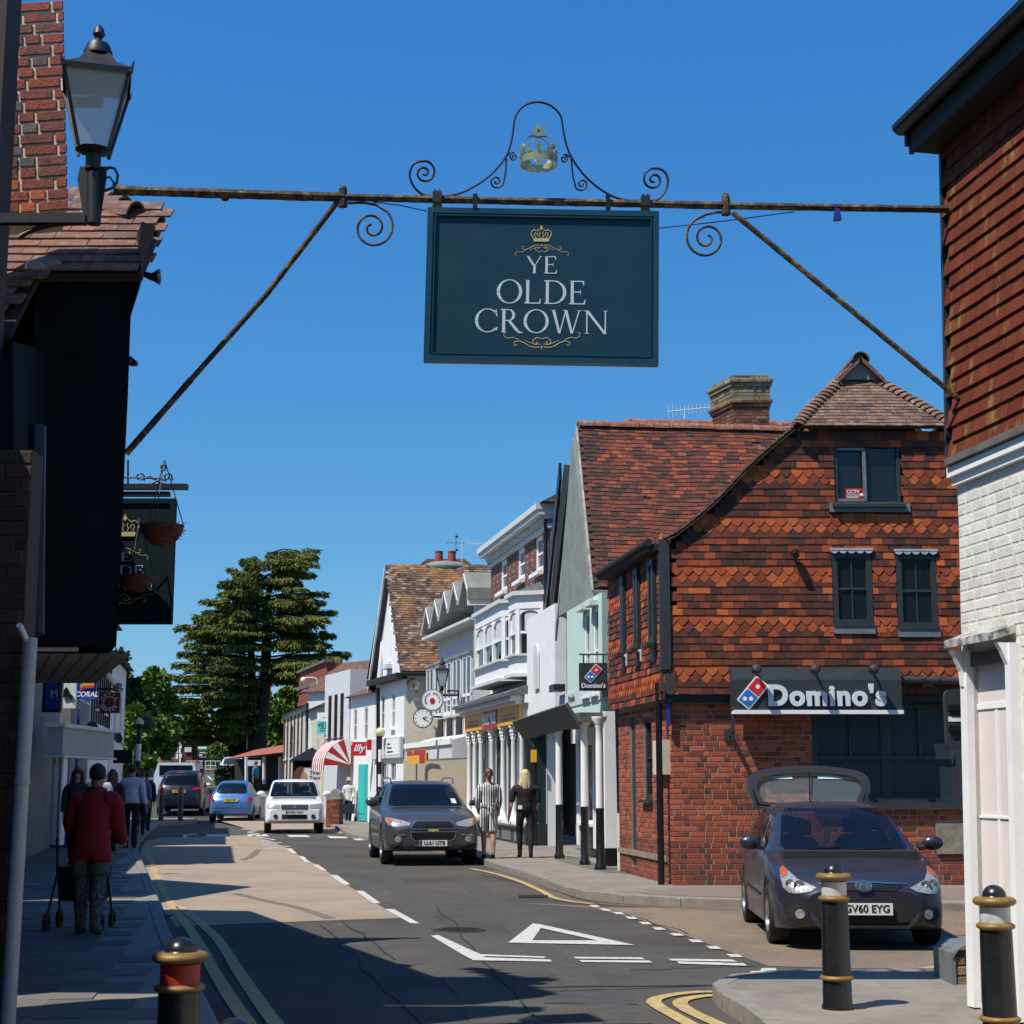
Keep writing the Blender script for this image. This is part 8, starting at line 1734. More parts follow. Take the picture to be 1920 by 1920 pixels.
V.patch('lower_intake', [(-.38, .44), (.38, .44), (.38, .57), (-.38, .57)], 'f', M_blackm, .008, .04); V.patch('fog_lamp', arc2(.56, .51, .07, .07, 0, 345, 12), 'f', M_anth, .012, .03, mirror=True)
V.patch('lower_cladding', [(-.80, .31), (.80, .31), (.80, .36), (-.80, .36)], 'f', M_blackm, .008, .06)
V.plate('AO06 NAA', -2.19, .635)
for sd in ('s', 'l'): V.patch('side_window', [(-.60, 1.10), (.25, 1.10), (.25, 1.50), (-.10, 1.50), (-.35, 1.40)], sd, M_cglass, .005, .05); V.patch('side_window', [(.33, 1.10), (1.35, 1.12), (1.35, 1.48), (.33, 1.50)], sd, M_cglass, .005, .05)
V.wheels(5); V.mirrors(-.78, 1.14, V.paint, 1.2)
# ---- blue hatch seen from behind
PAINT_B = mat('light_blue_paint', (.07, .19, .42), .28, .35, var=.03, vs=2, coat=.9)
spM = dict(L=3.7, W=1.64, wf=.72, wr=3.12, r=.285,
 w=[(0, .6), (.08, .8), (.3, .93), (.8, 1.0), (3.0, 1.0), (3.4, .97), (3.6, .88), (3.7, .72)],
 top=[(0, .6), (.1, .75), (.4, .88), (.8, .96), (1.0, 1.02), (1.4, 1.30), (1.8, 1.47), (2.3, 1.53), (2.8, 1.50), (3.2, 1.40), (3.4, 1.22), (3.55, .98), (3.65, .86), (3.7, .78)],
 rw=[(0, .4), (.3, .68), (1.0, .76), (1.8, .66), (2.6, .66), (3.2, .62), (3.5, .66), (3.7, .5)],
 belt=[(0, .5), (.3, .78), (1.0, .93), (3.0, 1.0), (3.4, .98), (3.6, .84), (3.7, .68)],
 bot=[(0, .3), (.2, .22), (3.2, .22), (3.6, .28), (3.7, .38)])
def rearcar(name, label, sp, loc, rot, paint, plate, ww, lights, base=0., wh=5, lm=None):
 c = Car(name, label, sp, loc, rot, paint, base=base); c.shell([]); c.patch('rear_window', ww, 'r', M_cglass, .006, .05); c.patch('tail_light', lights, 'r', lm or M_redl, .010, .04, mirror=True)
 if plate: c.plate(plate, sp['L'] / 2 + .012, plate_z[name + label[:6]] if False else sp.get('pz', .72), True, rear=True)
 for sd in ('s', 'l'): c.patch('side_window', sp.get('sw', [(-.3, 1.0), (1.0, 1.04), (1.0, 1.3), (.2, 1.38)]), sd, M_cglass, .005, .06)
 c.wheels(wh); c.mirrors(-sp['L'] / 2 + 1.1, 1.0, paint); return c
spM['pz'] = .80
K = rearcar('driving_car', 'light blue rounded hatchback seen from behind with a yellow plate', spM, (-10.55, 62.2), math.pi + .06, PAINT_B, 'FL55 YRT', [(-.50, 1.04), (.50, 1.04), (.56, 1.09), (.50, 1.32), (.42, 1.42), (-.42, 1.42), (-.50, 1.32), (-.56, 1.09)], [(.60, .72), (.70, .72), (.76, .80), (.76, .93), (.66, .95), (.61, .86)], gz(62))
K.patch('bumper_strip', [(-.72, .50), (.72, .50), (.72, .515), (-.72, .515)], 'r', M_anth, .006, .06); K.patch('brake_light', [(-.1, 1.455), (.1, 1.455), (.1, 1.47), (-.1, 1.47)], 'r', M_redl, .01, .05)
# ---- dark people carrier from behind, recovery truck beyond
PAINT_D = mat('dark_navy_paint', (.010, .014, .024), .3, .4, var=.04, coat=.9)
spG = dict(spS); spG.update(L=4.7, W=1.88, r=.34); spG['top'] = [(0, .6), (.2, .85), (.9, 1.05), (1.3, 1.3), (1.9, 1.72), (2.6, 1.82), (3.9, 1.80), (4.25, 1.70), (4.5, 1.25), (4.62, 1.05), (4.7, .8)]; spG['belt'] = [(0, .5), (.3, .8), (1.2, 1.0), (4.3, 1.14), (4.5, 1.1), (4.7, .72)]; spG['pz'] = .98; spG['sw'] = [(-.4, 1.1), (1.9, 1.15), (1.8, 1.6), (.0, 1.65)]
Gx = rearcar('driving_car', 'dark navy people carrier seen from behind on the left', spG, (-13.6, 67.5), math.pi + .10, PAINT_D, 'LR58 XTD', [(-.62, 1.22), (.62, 1.22), (.66, 1.28), (.60, 1.60), (-.60, 1.60), (-.66, 1.28)], [(.50, 1.02), (.86, 1.04), (.90, 1.16), (.74, 1.16), (.52, 1.08)], gz(66)); Gx.patch('brake_light', [(-.15, 1.70), (.15, 1.70), (.15, 1.73), (-.15, 1.73)], 'r', M_redl, .01, .05)
tk = thing('recovery_truck', 'white and blue flat recovery truck with amber roof beacons beyond the people carrier', 'truck', (-14.6, 76, gz(76))); WM[tk.name] = T(Vector((-14.6, 76, gz(76))))
c = Vector((-15.35, 74, gz(74)))
mb = MB(); mb.prism([(-1.0, .5), (1.0, .5), (1.0, 1.3), (.82, 1.92), (-.82, 1.92), (-1.0, 1.3)], 0, 1.9, T(c)); mb.build('cab', mat('truck_white', (.55, .62, .70), .4, coat=.5), tk); mb = MB(); mb.box(-.75, .75, -.03, .0, 1.35, 1.8, T(c)); mb.build('rear_window', M_cglass, tk)
for sx in (-.8, .8): mb = MB(); mb.lathe([(.10, 1.92), (.10, 2.03), (.001, 2.05)], 10, T(c + Vector((sx, .6, 0)))); mb.build('amber_beacon', M_amber, tk, smooth=40)
mb = MB(); mb.box(-1.0, 1.0, .5, 5.5, .5, .75, T(c)); mb.build('chassis', M_blackm, tk)
for sx in (-1.15, 1.15): mb = MB(); mb.box(sx - .09, sx + .09, .2, .3, 1.25, 1.65, T(c)); mb.build('door_mirror', M_black, tk)
for sx in (-.85, .85):
 for sy in (.9, 4.6): mb = MB(); mb.lathe([(.001, -.12), (.38, -.12), (.38, .12), (.001, .12)], 16, T(c + Vector((sx, sy, .38))) @ RY(R(90))); mb.build('wheel', M_rubber, tk)
# ---- far cars
spF = dict(spV);
Fa = Car('parked_car', 'distant silver off-roader parked uphill beside the white house', spF, (-32.4, 150), .2, mat('silver_paint', (.30, .31, .32), .3, .6, coat=.7), base=gz(150)); Fa.shell([]); Fa.patch('windscreen', [(-.70, 1.08), (.70, 1.08), (.62, 1.5), (-.62, 1.5)], 'f', M_cglass, .01, .1); Fa.patch('headlight', [(.44, .75), (.78, .74), (.80, .89), (.44, .86)], 'f', M_lampin, .012, .1, mirror=True); Fa.patch('grille', [(-.38, .70), (.38, .70), (.38, .86), (-.38, .86)], 'f', M_anth, .012, .1); Fa.wheels(5)
Fb = Car('parked_car', 'black off-road vehicle facing down the street beyond the blue hatchback', dict(spV, W=1.9), (-15.2, 97), .1, PAINT_D, base=gz(96)); Fb.shell([]); Fb.patch('windscreen', [(-.70, 1.08), (.70, 1.08), (.62, 1.5), (-.62, 1.5)], 'f', M_cglass, .01, .1); Fb.patch('grille', [(-.4, .75), (.4, .75), (.4, .78), (-.4, .78)], 'f', M_chrome, .012, .1); Fb.patch('number_plate', [(-.26, .55), (.26, .55), (.26, .64), (-.26, .64)], 'f', M_platew, .02, .1); Fb.wheels(5)
Fc2 = Car('driving_car', 'small pale hatchback mostly hidden behind the blue one', spM, (-16.9, 98), .1, mat('pale_car_paint', (.6, .66, .7), .3, coat=.6), base=gz(98)); Fc2.shell([]); Fc2.patch('windscreen', [(-.55, 1.04), (.55, 1.04), (.46, 1.42), (-.46, 1.42)], 'f', M_cglass, .01, .1); Fc2.wheels(5)
# ================================================================== TREES AND FAR BUILDINGS
M_bark = mat('bark', (.035, .027, .02), .95, var=.3, vs=5, bump=.8, bs=12)
def leafmat(name, cols): return mat(name, (.05, .08, .02), .7, tone=cols, var=.25, vs=2.5, spec=.25)
M_cedar = leafmat('cedar_needles', [(.035, .050, .010), (.10, .125, .020), (.18, .20, .034)])
M_leafd = leafmat('dark_leaves', [(.010, .020, .008), (.025, .045, .012), (.045, .075, .018)])
M_leafl = leafmat('light_leaves', [(.055, .085, .014), (.11, .16, .024), (.17, .23, .038)])
def leaf(vs, fs, ts, c, d, up, l, w_, t):
 s = d.cross(up); s = s.normalized() * w_ if s.length > 1e-4 else Vector((w_, 0, 0)); b = len(vs); e = c + d * l
 vs += [c - s * .5, c + s * .5, e + s * .35, e - s * .35]; fs.append((b, b + 1, b + 2, b + 3)); ts.append(t)
def leafobj(name, vs, fs, ts, m, parent):
 mb = MB(); mb.v = vs; mb.f = fs; mb.t = ts; mb.m = [0] * len(fs); return mb.build(name, m, parent, recalc=False, kind='stuff')
rt_ = random.Random(11)
def rv(a=1.): return Vector((rt_.gauss(0, a), rt_.gauss(0, a), rt_.gauss(0, a)))
# ---- the cedar
CY = 140.; kx = CY / 3041
cbase = G(470, 1436, gz(CY)); cbase = Vector(((488 - 960) * kx, CY, gz(CY) - .2))
CD = thing('cedar_tree', 'big dark cedar with flat layered branches beyond the end of the street', 'tree', tuple(cbase))
def cp(px, py, dy=0.): return P(px, py, CY + dy)
mb = MB(); mb.tube([cbase, cp(486, 1380), cp(496, 1300), cp(500, 1200), cp(502, 1120), cp(512, 1075), cp(525, 1038)], [.75, .62, .52, .42, .30, .18, .05], 10); mb.tube([cbase + Vector((-.5, .4, 0)), cp(470, 1330), cp(472, 1250), cp(470, 1180), cp(468, 1140)], [.5, .4, .32, .24, .1], 8); mb.build('trunk', M_bark, CD, smooth=60)
prof = [(1036, 508, 585), (1052, 455, 582), (1073, 442, 588), (1092, 412, 560), (1108, 414, 596), (1124, 393, 606), (1142, 385, 628), (1156, 372, 600), (1170, 332, 560), (1186, 352, 622), (1204, 350, 618), (1220, 338, 652), (1240, 326, 600), (1262, 310, 560), (1284, 304, 490), (1304, 300, 480), (1324, 302, 470), (1344, 302, 468), (1362, 306, 470), (1376, 312, 440), (1354, 430, 486)]
bm_ = MB(); LV, LF, LT = [], [], []
def spray(a, b, n, wd, t0, sag=.10):
 """flat drooping spray of needles along a branch a->b"""
 d = b - a; L_ = d.length; hd = Vector((d.x, d.y, 0)).normalized(); sd = Vector((-hd.y, hd.x, 0))
 for i in range(n):
  s_ = rt_.random() ** .8; c = a + d * s_; w2 = wd * (1.12 - s_) * rt_.uniform(-1, 1); c = c + sd * w2 + Vector((0, 0, rt_.gauss(0, .07) - abs(w2) * .16 - sag * s_ * s_ * L_ * .3))
  dr = (hd * rt_.uniform(.2, 1) + sd * (w2 / wd) * .7 + Vector((0, 0, rt_.uniform(-1.1, .05)))).normalized()
  leaf(LV, LF, LT, c, dr, rv().normalized(), rt_.uniform(.22, .50), rt_.uniform(.06, .13), min(1, max(0, t0 + rt_.gauss(0, .22))))
for (y, xl, xr) in prof:
 tx = 500 if y < 1270 else 470
 if y > 1270 and xr < 475: tx = 400
 for j in range(5):
  xx = rt_.uniform(xl + 12, xr - 12); o = cp(xx, y + rt_.uniform(-8, 10), rt_.uniform(-4.5, 3)); sg = 1 if xx > tx else -1; spray(o, o + Vector((sg * rt_.uniform(.6, 2.0), rt_.uniform(-1.5, 1), rt_.uniform(-.5, .25))), 110, .5, rt_.uniform(.3, .9))
 for (xe, sg) in ((xl, -1), (xr, 1)):
  span = abs(xe - tx); nb = 4 if span > 60 else 3
  for k in range(nb):
   f = [1, .86, .7, .52][k]; dy = [rt_.uniform(-1, 1), rt_.uniform(-5, -2), rt_.uniform(2, 5), rt_.uniform(-6.5, -4)][k] * (span / 120); yy = y + rt_.uniform(-10, 9) * (k > 0) + (6 if k == 3 else 0)
   a = cp(tx + rt_.uniform(-3, 3), yy + 13); b = cp(tx + (xe - tx) * f, yy + (2 if k == 0 else 6), dy); m_ = a.lerp(b, .5) + Vector((0, 0, .30))
   bm_.tube([a, m_, b], [.10, .06, .02], 5)
   L_ = (b - a).length; n_ = int(70 + L_ * 120); t0 = rt_.uniform(.35, .75)
   spray(a.lerp(m_, .35), b, n_, .35 + L_ * .15, t0)
   for j in range(int(L_ / 1.3)):   # side branchlets
    s_ = rt_.uniform(.25, .95); o = a.lerp(b, s_); q = o + Vector((sg * rt_.uniform(.4, 1.2), rt_.uniform(-1.6, 1.6), rt_.uniform(-.35, .1))); spray(o, q, 70, .45, t0 + rt_.uniform(-.2, .2))
bm_.build('branch', M_bark, CD, kind='stuff'); leafobj('crown', LV, LF, LT, M_cedar, CD)
# ---- broad-leaved trees, built of leafy clumps
def tree(name, label, px, pyb, pyt, w_px, Y, m, n=5000, dens=1., trunk=True, ls=.35, fill=.0, conif=False, group=None):
 k = Y / 3041; gzz = gz(Y); b = Vector(((px - 960) * k, Y, gzz)); top = P(px, pyt, Y).z; bot = P(px, pyb, Y).z; H = top - bot; W_ = w_px * k / 2
 t_ = thing(name, label, 'tree', (b.x, b.y, gzz), group)
 mb = MB(); mb.tube([b, b + Vector((.1, 0, (bot - gzz) * .6 + H * .2)), b + Vector((0, 0, bot - gzz + H * .75))], [.035 * H + .05, .025 * H, .01 * H], 7)
 LVv, LFf, LTt = [], [], []; nc = 26
 for c_ in range(nc):
  u = rt_.random(); a = rt_.uniform(0, 6.28); prof_ = (1 - u) if conif else math.sin(math.pi * min(1, .18 + u * .80)); r_ = W_ * prof_ * math.sqrt(rt_.uniform(.15, 1)); c = Vector((b.x + math.cos(a) * r_, b.y + math.sin(a) * r_ * .8, bot + H * (.05 + .88 * u))); R_ = W_ * rt_.uniform(.26, .46) * (.6 if conif else 1)
  mb.tube([b + Vector((0, 0, bot - gzz + H * u * .5)), c], [.03, .012], 4); t0 = rt_.uniform(.25, .75)
  for i in range(n // nc):
   d = rv().normalized(); p_ = c + Vector((d.x * R_, d.y * R_, d.z * R_ * .75)) * rt_.uniform(.55, 1.05); dr = (d * .6 + rv(.6)).normalized(); leaf(LVv, LFf, LTt, p_, dr, rv().normalized(), ls * rt_.uniform(.6, 1.2), ls * rt_.uniform(.5, .9), min(1, max(0, t0 + rt_.gauss(0, .2))))
 mb.build('trunk', M_bark, t_); leafobj('crown', LVv, LFf, LTt, m, t_); return t_
tree('conifer_tree', 'dark spiky tree rising beyond the left-hand shops beside the sky', 215, 1440, 1215, 110, 100, M_leafd, 6500, ls=.42)
tree('broadleaf_tree', 'bright green broad tree between the dark spiky tree and the cedar', 285, 1430, 1258, 90, 118, M_leafl, 6000, ls=.42)
tree('broadleaf_tree', 'green tree filling the gap low behind the crossing beacon', 250, 1470, 1330, 90, 96, M_leafl, 4500, ls=.4)
tree('broadleaf_tree', 'bright green tree behind the cedar on its right, above the brick parapet', 575, 1420, 1242, 120, 165, M_leafl, 5500, ls=.5)
tree('broadleaf_tree', 'mid green tree tucked behind the cedar trunk and the red-roofed shelter', 535, 1440, 1290, 90, 158, M_leafl, 4500, ls=.5)
tree('broadleaf_tree', 'dark tree in the shade behind the cedar trunks', 455, 1440, 1290, 120, 172, M_leafd, 5000, ls=.55)
tree('round_bush', 'rounded light green bush beside the black pub board', 408, 1436, 1394, 44, 132, M_leafl, 2200, ls=.22)
tree('round_bush', 'small green bush at the foot of the brick garden wall', 628, 1546, 1508, 24, 56.5, M_leafl, 900, ls=.07)
tree('street_tree', 'small tree by the red-roofed shelter, left of it', 430, 1480, 1425, 36, 100, M_leafd, 1800, ls=.2)
wd = []; LVv, LFf, LTt = [], [], []
for i in range(9000):
 x = rt_.uniform(-75, 30); c = Vector((x, 205 + rt_.uniform(-6, 6), 3 + rt_.uniform(0, 7.5) * (1 + .25 * math.sin(x * .35)))); leaf(LVv, LFf, LTt, c, rv().normalized(), rv().normalized(), .9, .7, rt_.random() * .7)
leafobj('far_woodland', LVv, LFf, LTt, M_leafd, None)
# ---- far white house, brick hall, railings, pub board
def fbox(px0, px1, py0, py1, Y, dep, name, m, par=None, y_off=0.):
 a = P(px0, py1, Y + y_off); b = P(px1, py0, Y + y_off); mb = MB(); mb.box(a.x, b.x, Y + y_off, Y + y_off + dep, a.z, b.z); return mb.build(name, m, par)
fh = thing('white_house', 'far white house with a bay window and blue-white flank at the top of the street', 'building', tuple(P(310, 1436, 160)))
M_bluew = mat('cool_white', (.55, .64, .74), .7)
fbox(278, 292, 1392, 1440, 162, 6, 'low_wing', M_bluew, fh); fbox(290, 308, 1350, 1440, 161, 8, 'flank', M_bluew, fh); fbox(289, 309, 1348, 1351, 160.8, 8, 'coping', M_lgrey, fh)
fbox(308, 335, 1378, 1438, 160, 8, 'front', M_white, fh); fbox(304, 336, 1374, 1379, 159.7, 8.3, 'cornice', M_white, fh)
for (a, b) in ((321, 328),):
 fbox(a, b, 1389, 1419, 159.95, .04, 'window', M_glass, fh, -.05); fbox(a, b, 1403, 1405, 159.9, .04, 'sash_bar', M_white, fh, -.08)
for x in (292, 297, 301): fbox(x, x + 2, 1385, 1387, 160.9, .05, 'slit_window', M_anth, fh, -.03)
fbox(313, 335, 1423, 1429, 159.95, .05, 'brick_panel', MATS['far_brick'], fh, -.06)
bh = thing('brick_hall', 'dark red brick hall with white quoins beside the far white house', 'building', tuple(P(370, 1432, 158))); fbox(335.5, 362, 1383, 1434, 158, 8, 'wall', mat('oxblood_brick', (.11, .022, .018), .85, var=.15, vs=6), bh); fbox(362.5, 400, 1392, 1432, 158.5, 7, 'side_wall', mat('brown_brick_far', (.17, .075, .05), .85, var=.2, vs=6), bh)
for k in range(5): fbox(335.5, 339 + (k % 2) * 2, 1386 + k * 9, 1394 + k * 9, 157.9, .1, 'quoin', M_white, bh)
mb = MB(); a, b = P(334, 1384, 157.6), P(402, 1384, 157.6); mb.add([a, b, b + Vector((0, 4, 1.6)), a + Vector((0, 4, 1.6)), b + Vector((0, 8, 0)), a + Vector((0, 8, 0))], [(0, 1, 2, 3), (3, 2, 4, 5), (0, 3, 5), (1, 4, 2)]); mb.build('roof', M_roofbr, bh)
fbox(346, 359, 1401, 1410, 157.9, .05, 'notice', M_lgrey, bh, -.05)
pb_ = thing('pub_board', 'black pub board with white and green lettering on the brick hall', 'sign', tuple(P(379, 1426, 157.5))); fbox(369, 391, 1398, 1425, 157.5, .1, 'board', M_black, pb_); fbox(371, 388, 1400, 1404, 157.4, .05, 'white_line', M_white, pb_); fbox(372, 389, 1405, 1407, 157.4, .05, 'green_line', mat('far_green', (.02, .3, .08), .6), pb_); fbox(374, 386, 1410, 1412, 157.4, .05, 'white_line', M_lgrey, pb_); fbox(373, 380, 1414, 1417, 157.4, .05, 'white_line', M_lgrey, pb_); fbox(374, 387, 1419, 1420, 157.4, .05, 'white_line', M_lgrey, pb_)
fr = thing('pavement_railing', 'grey tubular railing along the raised pavement in front of the brick hall', 'railing', tuple(P(390, 1440, 128)))
for i in range(9): x = 350 + i * 9; mb = MB(); mb.tube([P(x, 1427, 128), P(x, 1444, 128)], .03, 5); mb.build('upright', M_lgrey, fr)
for y in (1427, 1436, 1443): mb = MB(); mb.tube([P(350, y, 128), P(422, y, 128)], .03, 5); mb.build('rail', M_lgrey, fr)
fw = thing('retaining_wall', 'low grey-brown wall under the railing in front of the brick hall', 'wall', tuple(P(390, 1450, 127))); fbox(352, 425, 1443, 1452, 127, .4, 'wall', MATS['brown_brick_far'], fw)
mb = MB(); a, b, c, d = P(340, 1452, 118), P(428, 1456, 112), P(428, 1468, 96), P(372, 1472, 92);
hd = thing('dark_hedge', 'dark clipped hedge left of the red-roofed shelter', 'hedge', tuple(P(430, 1470, 92))); LVv, LFf, LTt = [], [], []
for i in range(3500):
 c = P(rt_.uniform(406, 440), rt_.uniform(1438, 1476), 94 + rt_.uniform(0, 2)); leaf(LVv, LFf, LTt, c, rv().normalized(), rv().normalized(), .16, .14, rt_.random() * .5)
leafobj('foliage', LVv, LFf, LTt, M_leafd, hd)
for (x, y0, y1, lab) in [(382, 1422, 1458, 'small black and white post on the far traffic island'), (415, 1415, 1470, 'dark traffic sign back on a thin post near the hedge')]:
 mb = MB(); mb.tube([P(x, y0, 112), P(x, y1, 112)], .06, 6)
 if x == 415: mb.prism([(p_.x, p_.z) for p_ in (P(409, 1424, 111.9), P(421, 1424, 111.9), P(415, 1412, 111.9))], 111.85, 111.95)
 tag(mb.build('far_post', M_black), lab, 'post')
mb = MB(); mb.tube(catmull([P(463, 1405, 140), P(463, 1362, 140), P(462, 1353, 140), P(455, 1352, 140)], 3), .05, 5); tag(mb.build('far_lamp', M_white), 'thin white lamp post showing against the dark cedar trunk', 'street lamp')
mb = MB(); a, b = P(425, 1322, 190), P(500, 1322, 190); mb.add([a, b, b + Vector((0, 5, 3)), a + Vector((0, 5, 3))], [(0, 1, 2, 3)]); mb.box(a.x, b.x, 190, 196, gz(190), a.z); tag(mb.build('hidden_house', M_redroof), 'house with a red roof glimpsed through the cedar branches', 'building')
# ================================================================== BOLLARDS
def bollard(px, py_top, Y, label, band, first=None, hh=None):
 topz = P(px, py_top, Y).z; g = P(px, py_top, Y); g = Vector((g.x, Y, 0)); base = .11; H = topz - base
 t_ = thing('bollard', label, 'bollard', (g.x, g.y, base), 'black and gold ringed bollards'); M = T((g.x, g.y, base)); k = H / .95
 prof_ = [(.001, 0), (.115, 0), (.115, .02), (.098, .04), (.094, .16)]; mb = MB(); mb.lathe([(a, b * k) for a, b in [(.001, 0), (.105, 0), (.105, .02), (.096, .04), (.088, .69), (.086, .70), (.001, .70)]], 32, M); mb.build('shaft', M_blackp, t_, smooth=40)
 def rg(z, r_, h): mb = MB(); mb.lathe([(.07, (z - h) * k), (r_ * .86, (z - h * .9) * k), (r_, (z - h * .35) * k), (r_, (z + h * .35) * k), (r_ * .86, (z + h * .9) * k), (.07, (z + h) * k)], 32, M); mb.build('gold_ring', M_brass, t_, smooth=60)
 rg(.20, .112, .018); rg(.715, .106, .020); rg(.855, .118, .026)
 mb = MB(); mb.lathe([(.08, .735 * k), (.083, .735 * k), (.083, .825 * k), (.08, .825 * k)], 32, M); mb.build('reflective_band', band, t_, smooth=40)
 mb = MB(); mb.lathe([(.085, .87 * k)] + [(.066 * math.cos(R(a)), (.882 + .066 * math.sin(R(a))) * k) for a in range(0, 91, 10)], 32, M); mb.build('dome', M_blackp, t_, smooth=60)
 return t_
M_blackp = mat('bollard_black', (.010, .010, .011), .32, var=.25, vs=10, bump=.15, bs=20)
M_bandw = mat('worn_white_band', (.50, .50, .48), .5, var=.12, vs=12, col2=(.3, .3, .29), c2s=9, c2a=.15)
M_bandr = mat('red_band', (.32, .022, .012), .45, var=.1, vs=12)
bollard(1562, 1617, 10.95, 'white-banded bollard standing in front of the parked hatchback', M_bandw)
bollard(1863, 1658, 9.15, 'white-banded bollard in front of the pinkish door, bottom right corner', M_bandw)
bollard(340, 1756, 6.95, 'red-banded bollard in the shade at the bottom left', M_bandr)
bollard(438, 1908, 5.9, 'bollard of which only the dome shows at the bottom edge', M_bandr)
for (px, lab) in [(304, 'left one of two distant red-banded bollards by the people carrier'), (340, 'right one of two distant red-banded bollards by the people carrier')]:
 bollard(px, 1475, 60, lab, M_bandr)
# ================================================================== PEOPLE
def figure(label, px, pyb, Y, H, facing, pose, skin=M_skin, hair=None, hairm=M_brownh, clothes=(), base=.11, hunch=0., wide=1.):
 """body = one skinned surface; facing: angle the person looks toward (0 = away from the camera)"""
 g = P(px, pyb, Y); loc = (g.x, Y, base); t_ = thing('person', label, 'person', loc, None, facing); WM[t_.name] = I4; k = H / 1.75
 st = pose.get('stride', .18); ar = pose.get('arms', [(-.30, .0), (-.30, .0)]); V = []; E = []; RR = []
 def v(x, y, z, r_, r2=None): V.append((x * k * wide if abs(x) < .3 else x * k, y * k, z * k)); RR.append((r_ * k * wide, (r2 or r_) * k)); return len(V) - 1
 hl_ = hunch
 pel = v(0, 0, .95, .135, .105); wa = v(0, hl_ * .15, 1.10, .118, .09); ch = v(0, hl_ * .5, 1.30, .145, .10); nk0 = v(0, hl_ * .85, 1.46, .065, .06); nk = v(0, hl_, 1.53, .052); hd0 = v(0, hl_ + .015, 1.60, .072, .078); hd1 = v(0, hl_ + .02, 1.68, .075, .088); hd2 = v(0, hl_ + .01, 1.73, .045, .05)
 E += [(pel, wa), (wa, ch), (ch, nk0), (nk0, nk), (nk, hd0), (hd0, hd1), (hd1, hd2)]
 for s_, (q, (swx, swy)) in zip((-1, 1), enumerate(ar)):
  sh_ = v(s_ * .185, hl_ * .75, 1.42, .055); el = v(s_ * (.185 - swx * .13), hl_ * .6 + swy * .28, 1.42 - .29 * math.cos(swy * .8), .04); wr_ = pose['hands'][q] if 'hands' in pose else (s_ * (.19 - swx * .12), hl_ * .6 + swy * .8, .87)
  w_ = v(*wr_, .027); E += [(ch, sh_), (sh_, el), (el, w_)]; pw = V[w_]; pw = (pw[0] / k, pw[1] / k, pw[2] / k); pe = Vector(V[el]) / k; dirn = (Vector(pw) - pe).normalized()
  pm_ = Vector(pw) + dirn * .055; pl = v(pm_.x, pm_.y, pm_.z, .027, .018); E.append((w_, pl))
  for j in range(4):
   f0 = pm_ + dirn * .03 + Vector((0, (j - 1.5) * .017, 0)); a = v(f0.x, f0.y, f0.z, .009); f1_ = f0 + dirn * (.035 + .006 * (1.5 - abs(j - 1.5))) + Vector((-s_ * .006, 0, 0)); b = v(f1_.x, f1_.y, f1_.z, .007); E += [(pl, a), (a, b)]
  th_ = Vector(pw) + dirn * .04 + Vector((-s_ * .012, .032, 0)); a = v(th_.x, th_.y, th_.z, .009); E.append((w_, a))
 fo = []
 for s_, d in ((-1, st), (1, -st)):
  hp_ = v(s_ * .09, 0, .90, .088, .09); kn = v(s_ * .09, d * .55 + .03, .50, .064); v_c = v(s_ * .088, d * .8, .34, .060); an = v(s_ * .085, d, .10 + (0.05 if d < 0 else 0), .038); he = v(s_ * .085, d - .03, .045 + (.05 if d < 0 else 0), .036); to = v(s_ * .095, d + .15, .03 + (.0 if d < 0 else .0), .032); E += [(pel, hp_), (hp_, kn), (kn, v_c), (v_c, an), (an, he), (he, to)]
 me = bpy.data.meshes.new('body'); me.from_pydata(V, E, []); ob = bpy.data.objects.new('body', me); COL.objects.link(ob)
 md = ob.modifiers.new('s', 'SKIN'); md.use_smooth_shade = True
 for i, sv in enumerate(me.skin_vertices[0].data): sv.radius = RR[i]; sv.use_root = (i == 0)
 ms_ = ob.modifiers.new('u', 'SUBSURF'); ms_.levels = 1; ms_.render_levels = 1
 dg = bpy.context.evaluated_depsgraph_get(); dg.update(); m2 = bpy.data.meshes.new_from_object(ob.evaluated_get(dg)); bpy.data.objects.remove(ob)
 m2.name = 'body'; m2.materials.clear(); m2.materials.append(skin); o = bpy.data.objects.new('body', m2); COL.objects.link(o); o.parent = t_; WM[o.name] = I4
 m2.polygons.foreach_set('use_smooth', [True] * len(m2.polygons))
 def inarm(c): return abs(c.x) > .20 * k
 for (nm, mtl, z0, z1, arms_to, off_) in clothes:
  bmq = bmesh.new(); bmq.from_mesh(m2); bmq.normal_update(); kill = []
  for f in bmq.faces:
   c = f.calc_center_median(); z = c.z / k; arm = abs(c.x) > .165 * k and z > .70 and not (z < 1.0 and abs(c.x) < .17 * k)
   if arm and abs(c.x) > .2 * k: keep = (arms_to is not None and z > arms_to and z1 > 1.2)
   else: keep = z0 < z < z1
   if not keep: kill.append(f)
  bmesh.ops.delete(bmq, geom=kill, context='FACES')
  for vv in bmq.verts:
   fl = 1.0
   if nm in ('coat', 'dress', 'skirt', 'tunic') and vv.co.z / k < 1.0 and abs(vv.co.x) < .25 * k: fl = 1.0 + (1.0 - vv.co.z / k) * .5
   vv.co += vv.normal * off_ * k * fl
  bmesh.ops.solidify(bmq, geom=bmq.faces[:], thickness=.008) if off_ > .012 else None
  mc = bpy.data.meshes.new(nm); bmq.to_mesh(mc); bmq.free(); mc.materials.append(mtl); mc.polygons.foreach_set('use_smooth', [True] * len(mc.polygons)); oc = bpy.data.objects.new(nm, mc); COL.objects.link(oc); oc.parent = t_; WM[oc.name] = I4
 hc = Vector((0, hl_ + .012, 1.675)) * k; mb = MB()
 mb.sphere(hc + Vector((0, -.018 * k, .014 * k)), (.088 * k, .10 * k, .098 * k), 10)
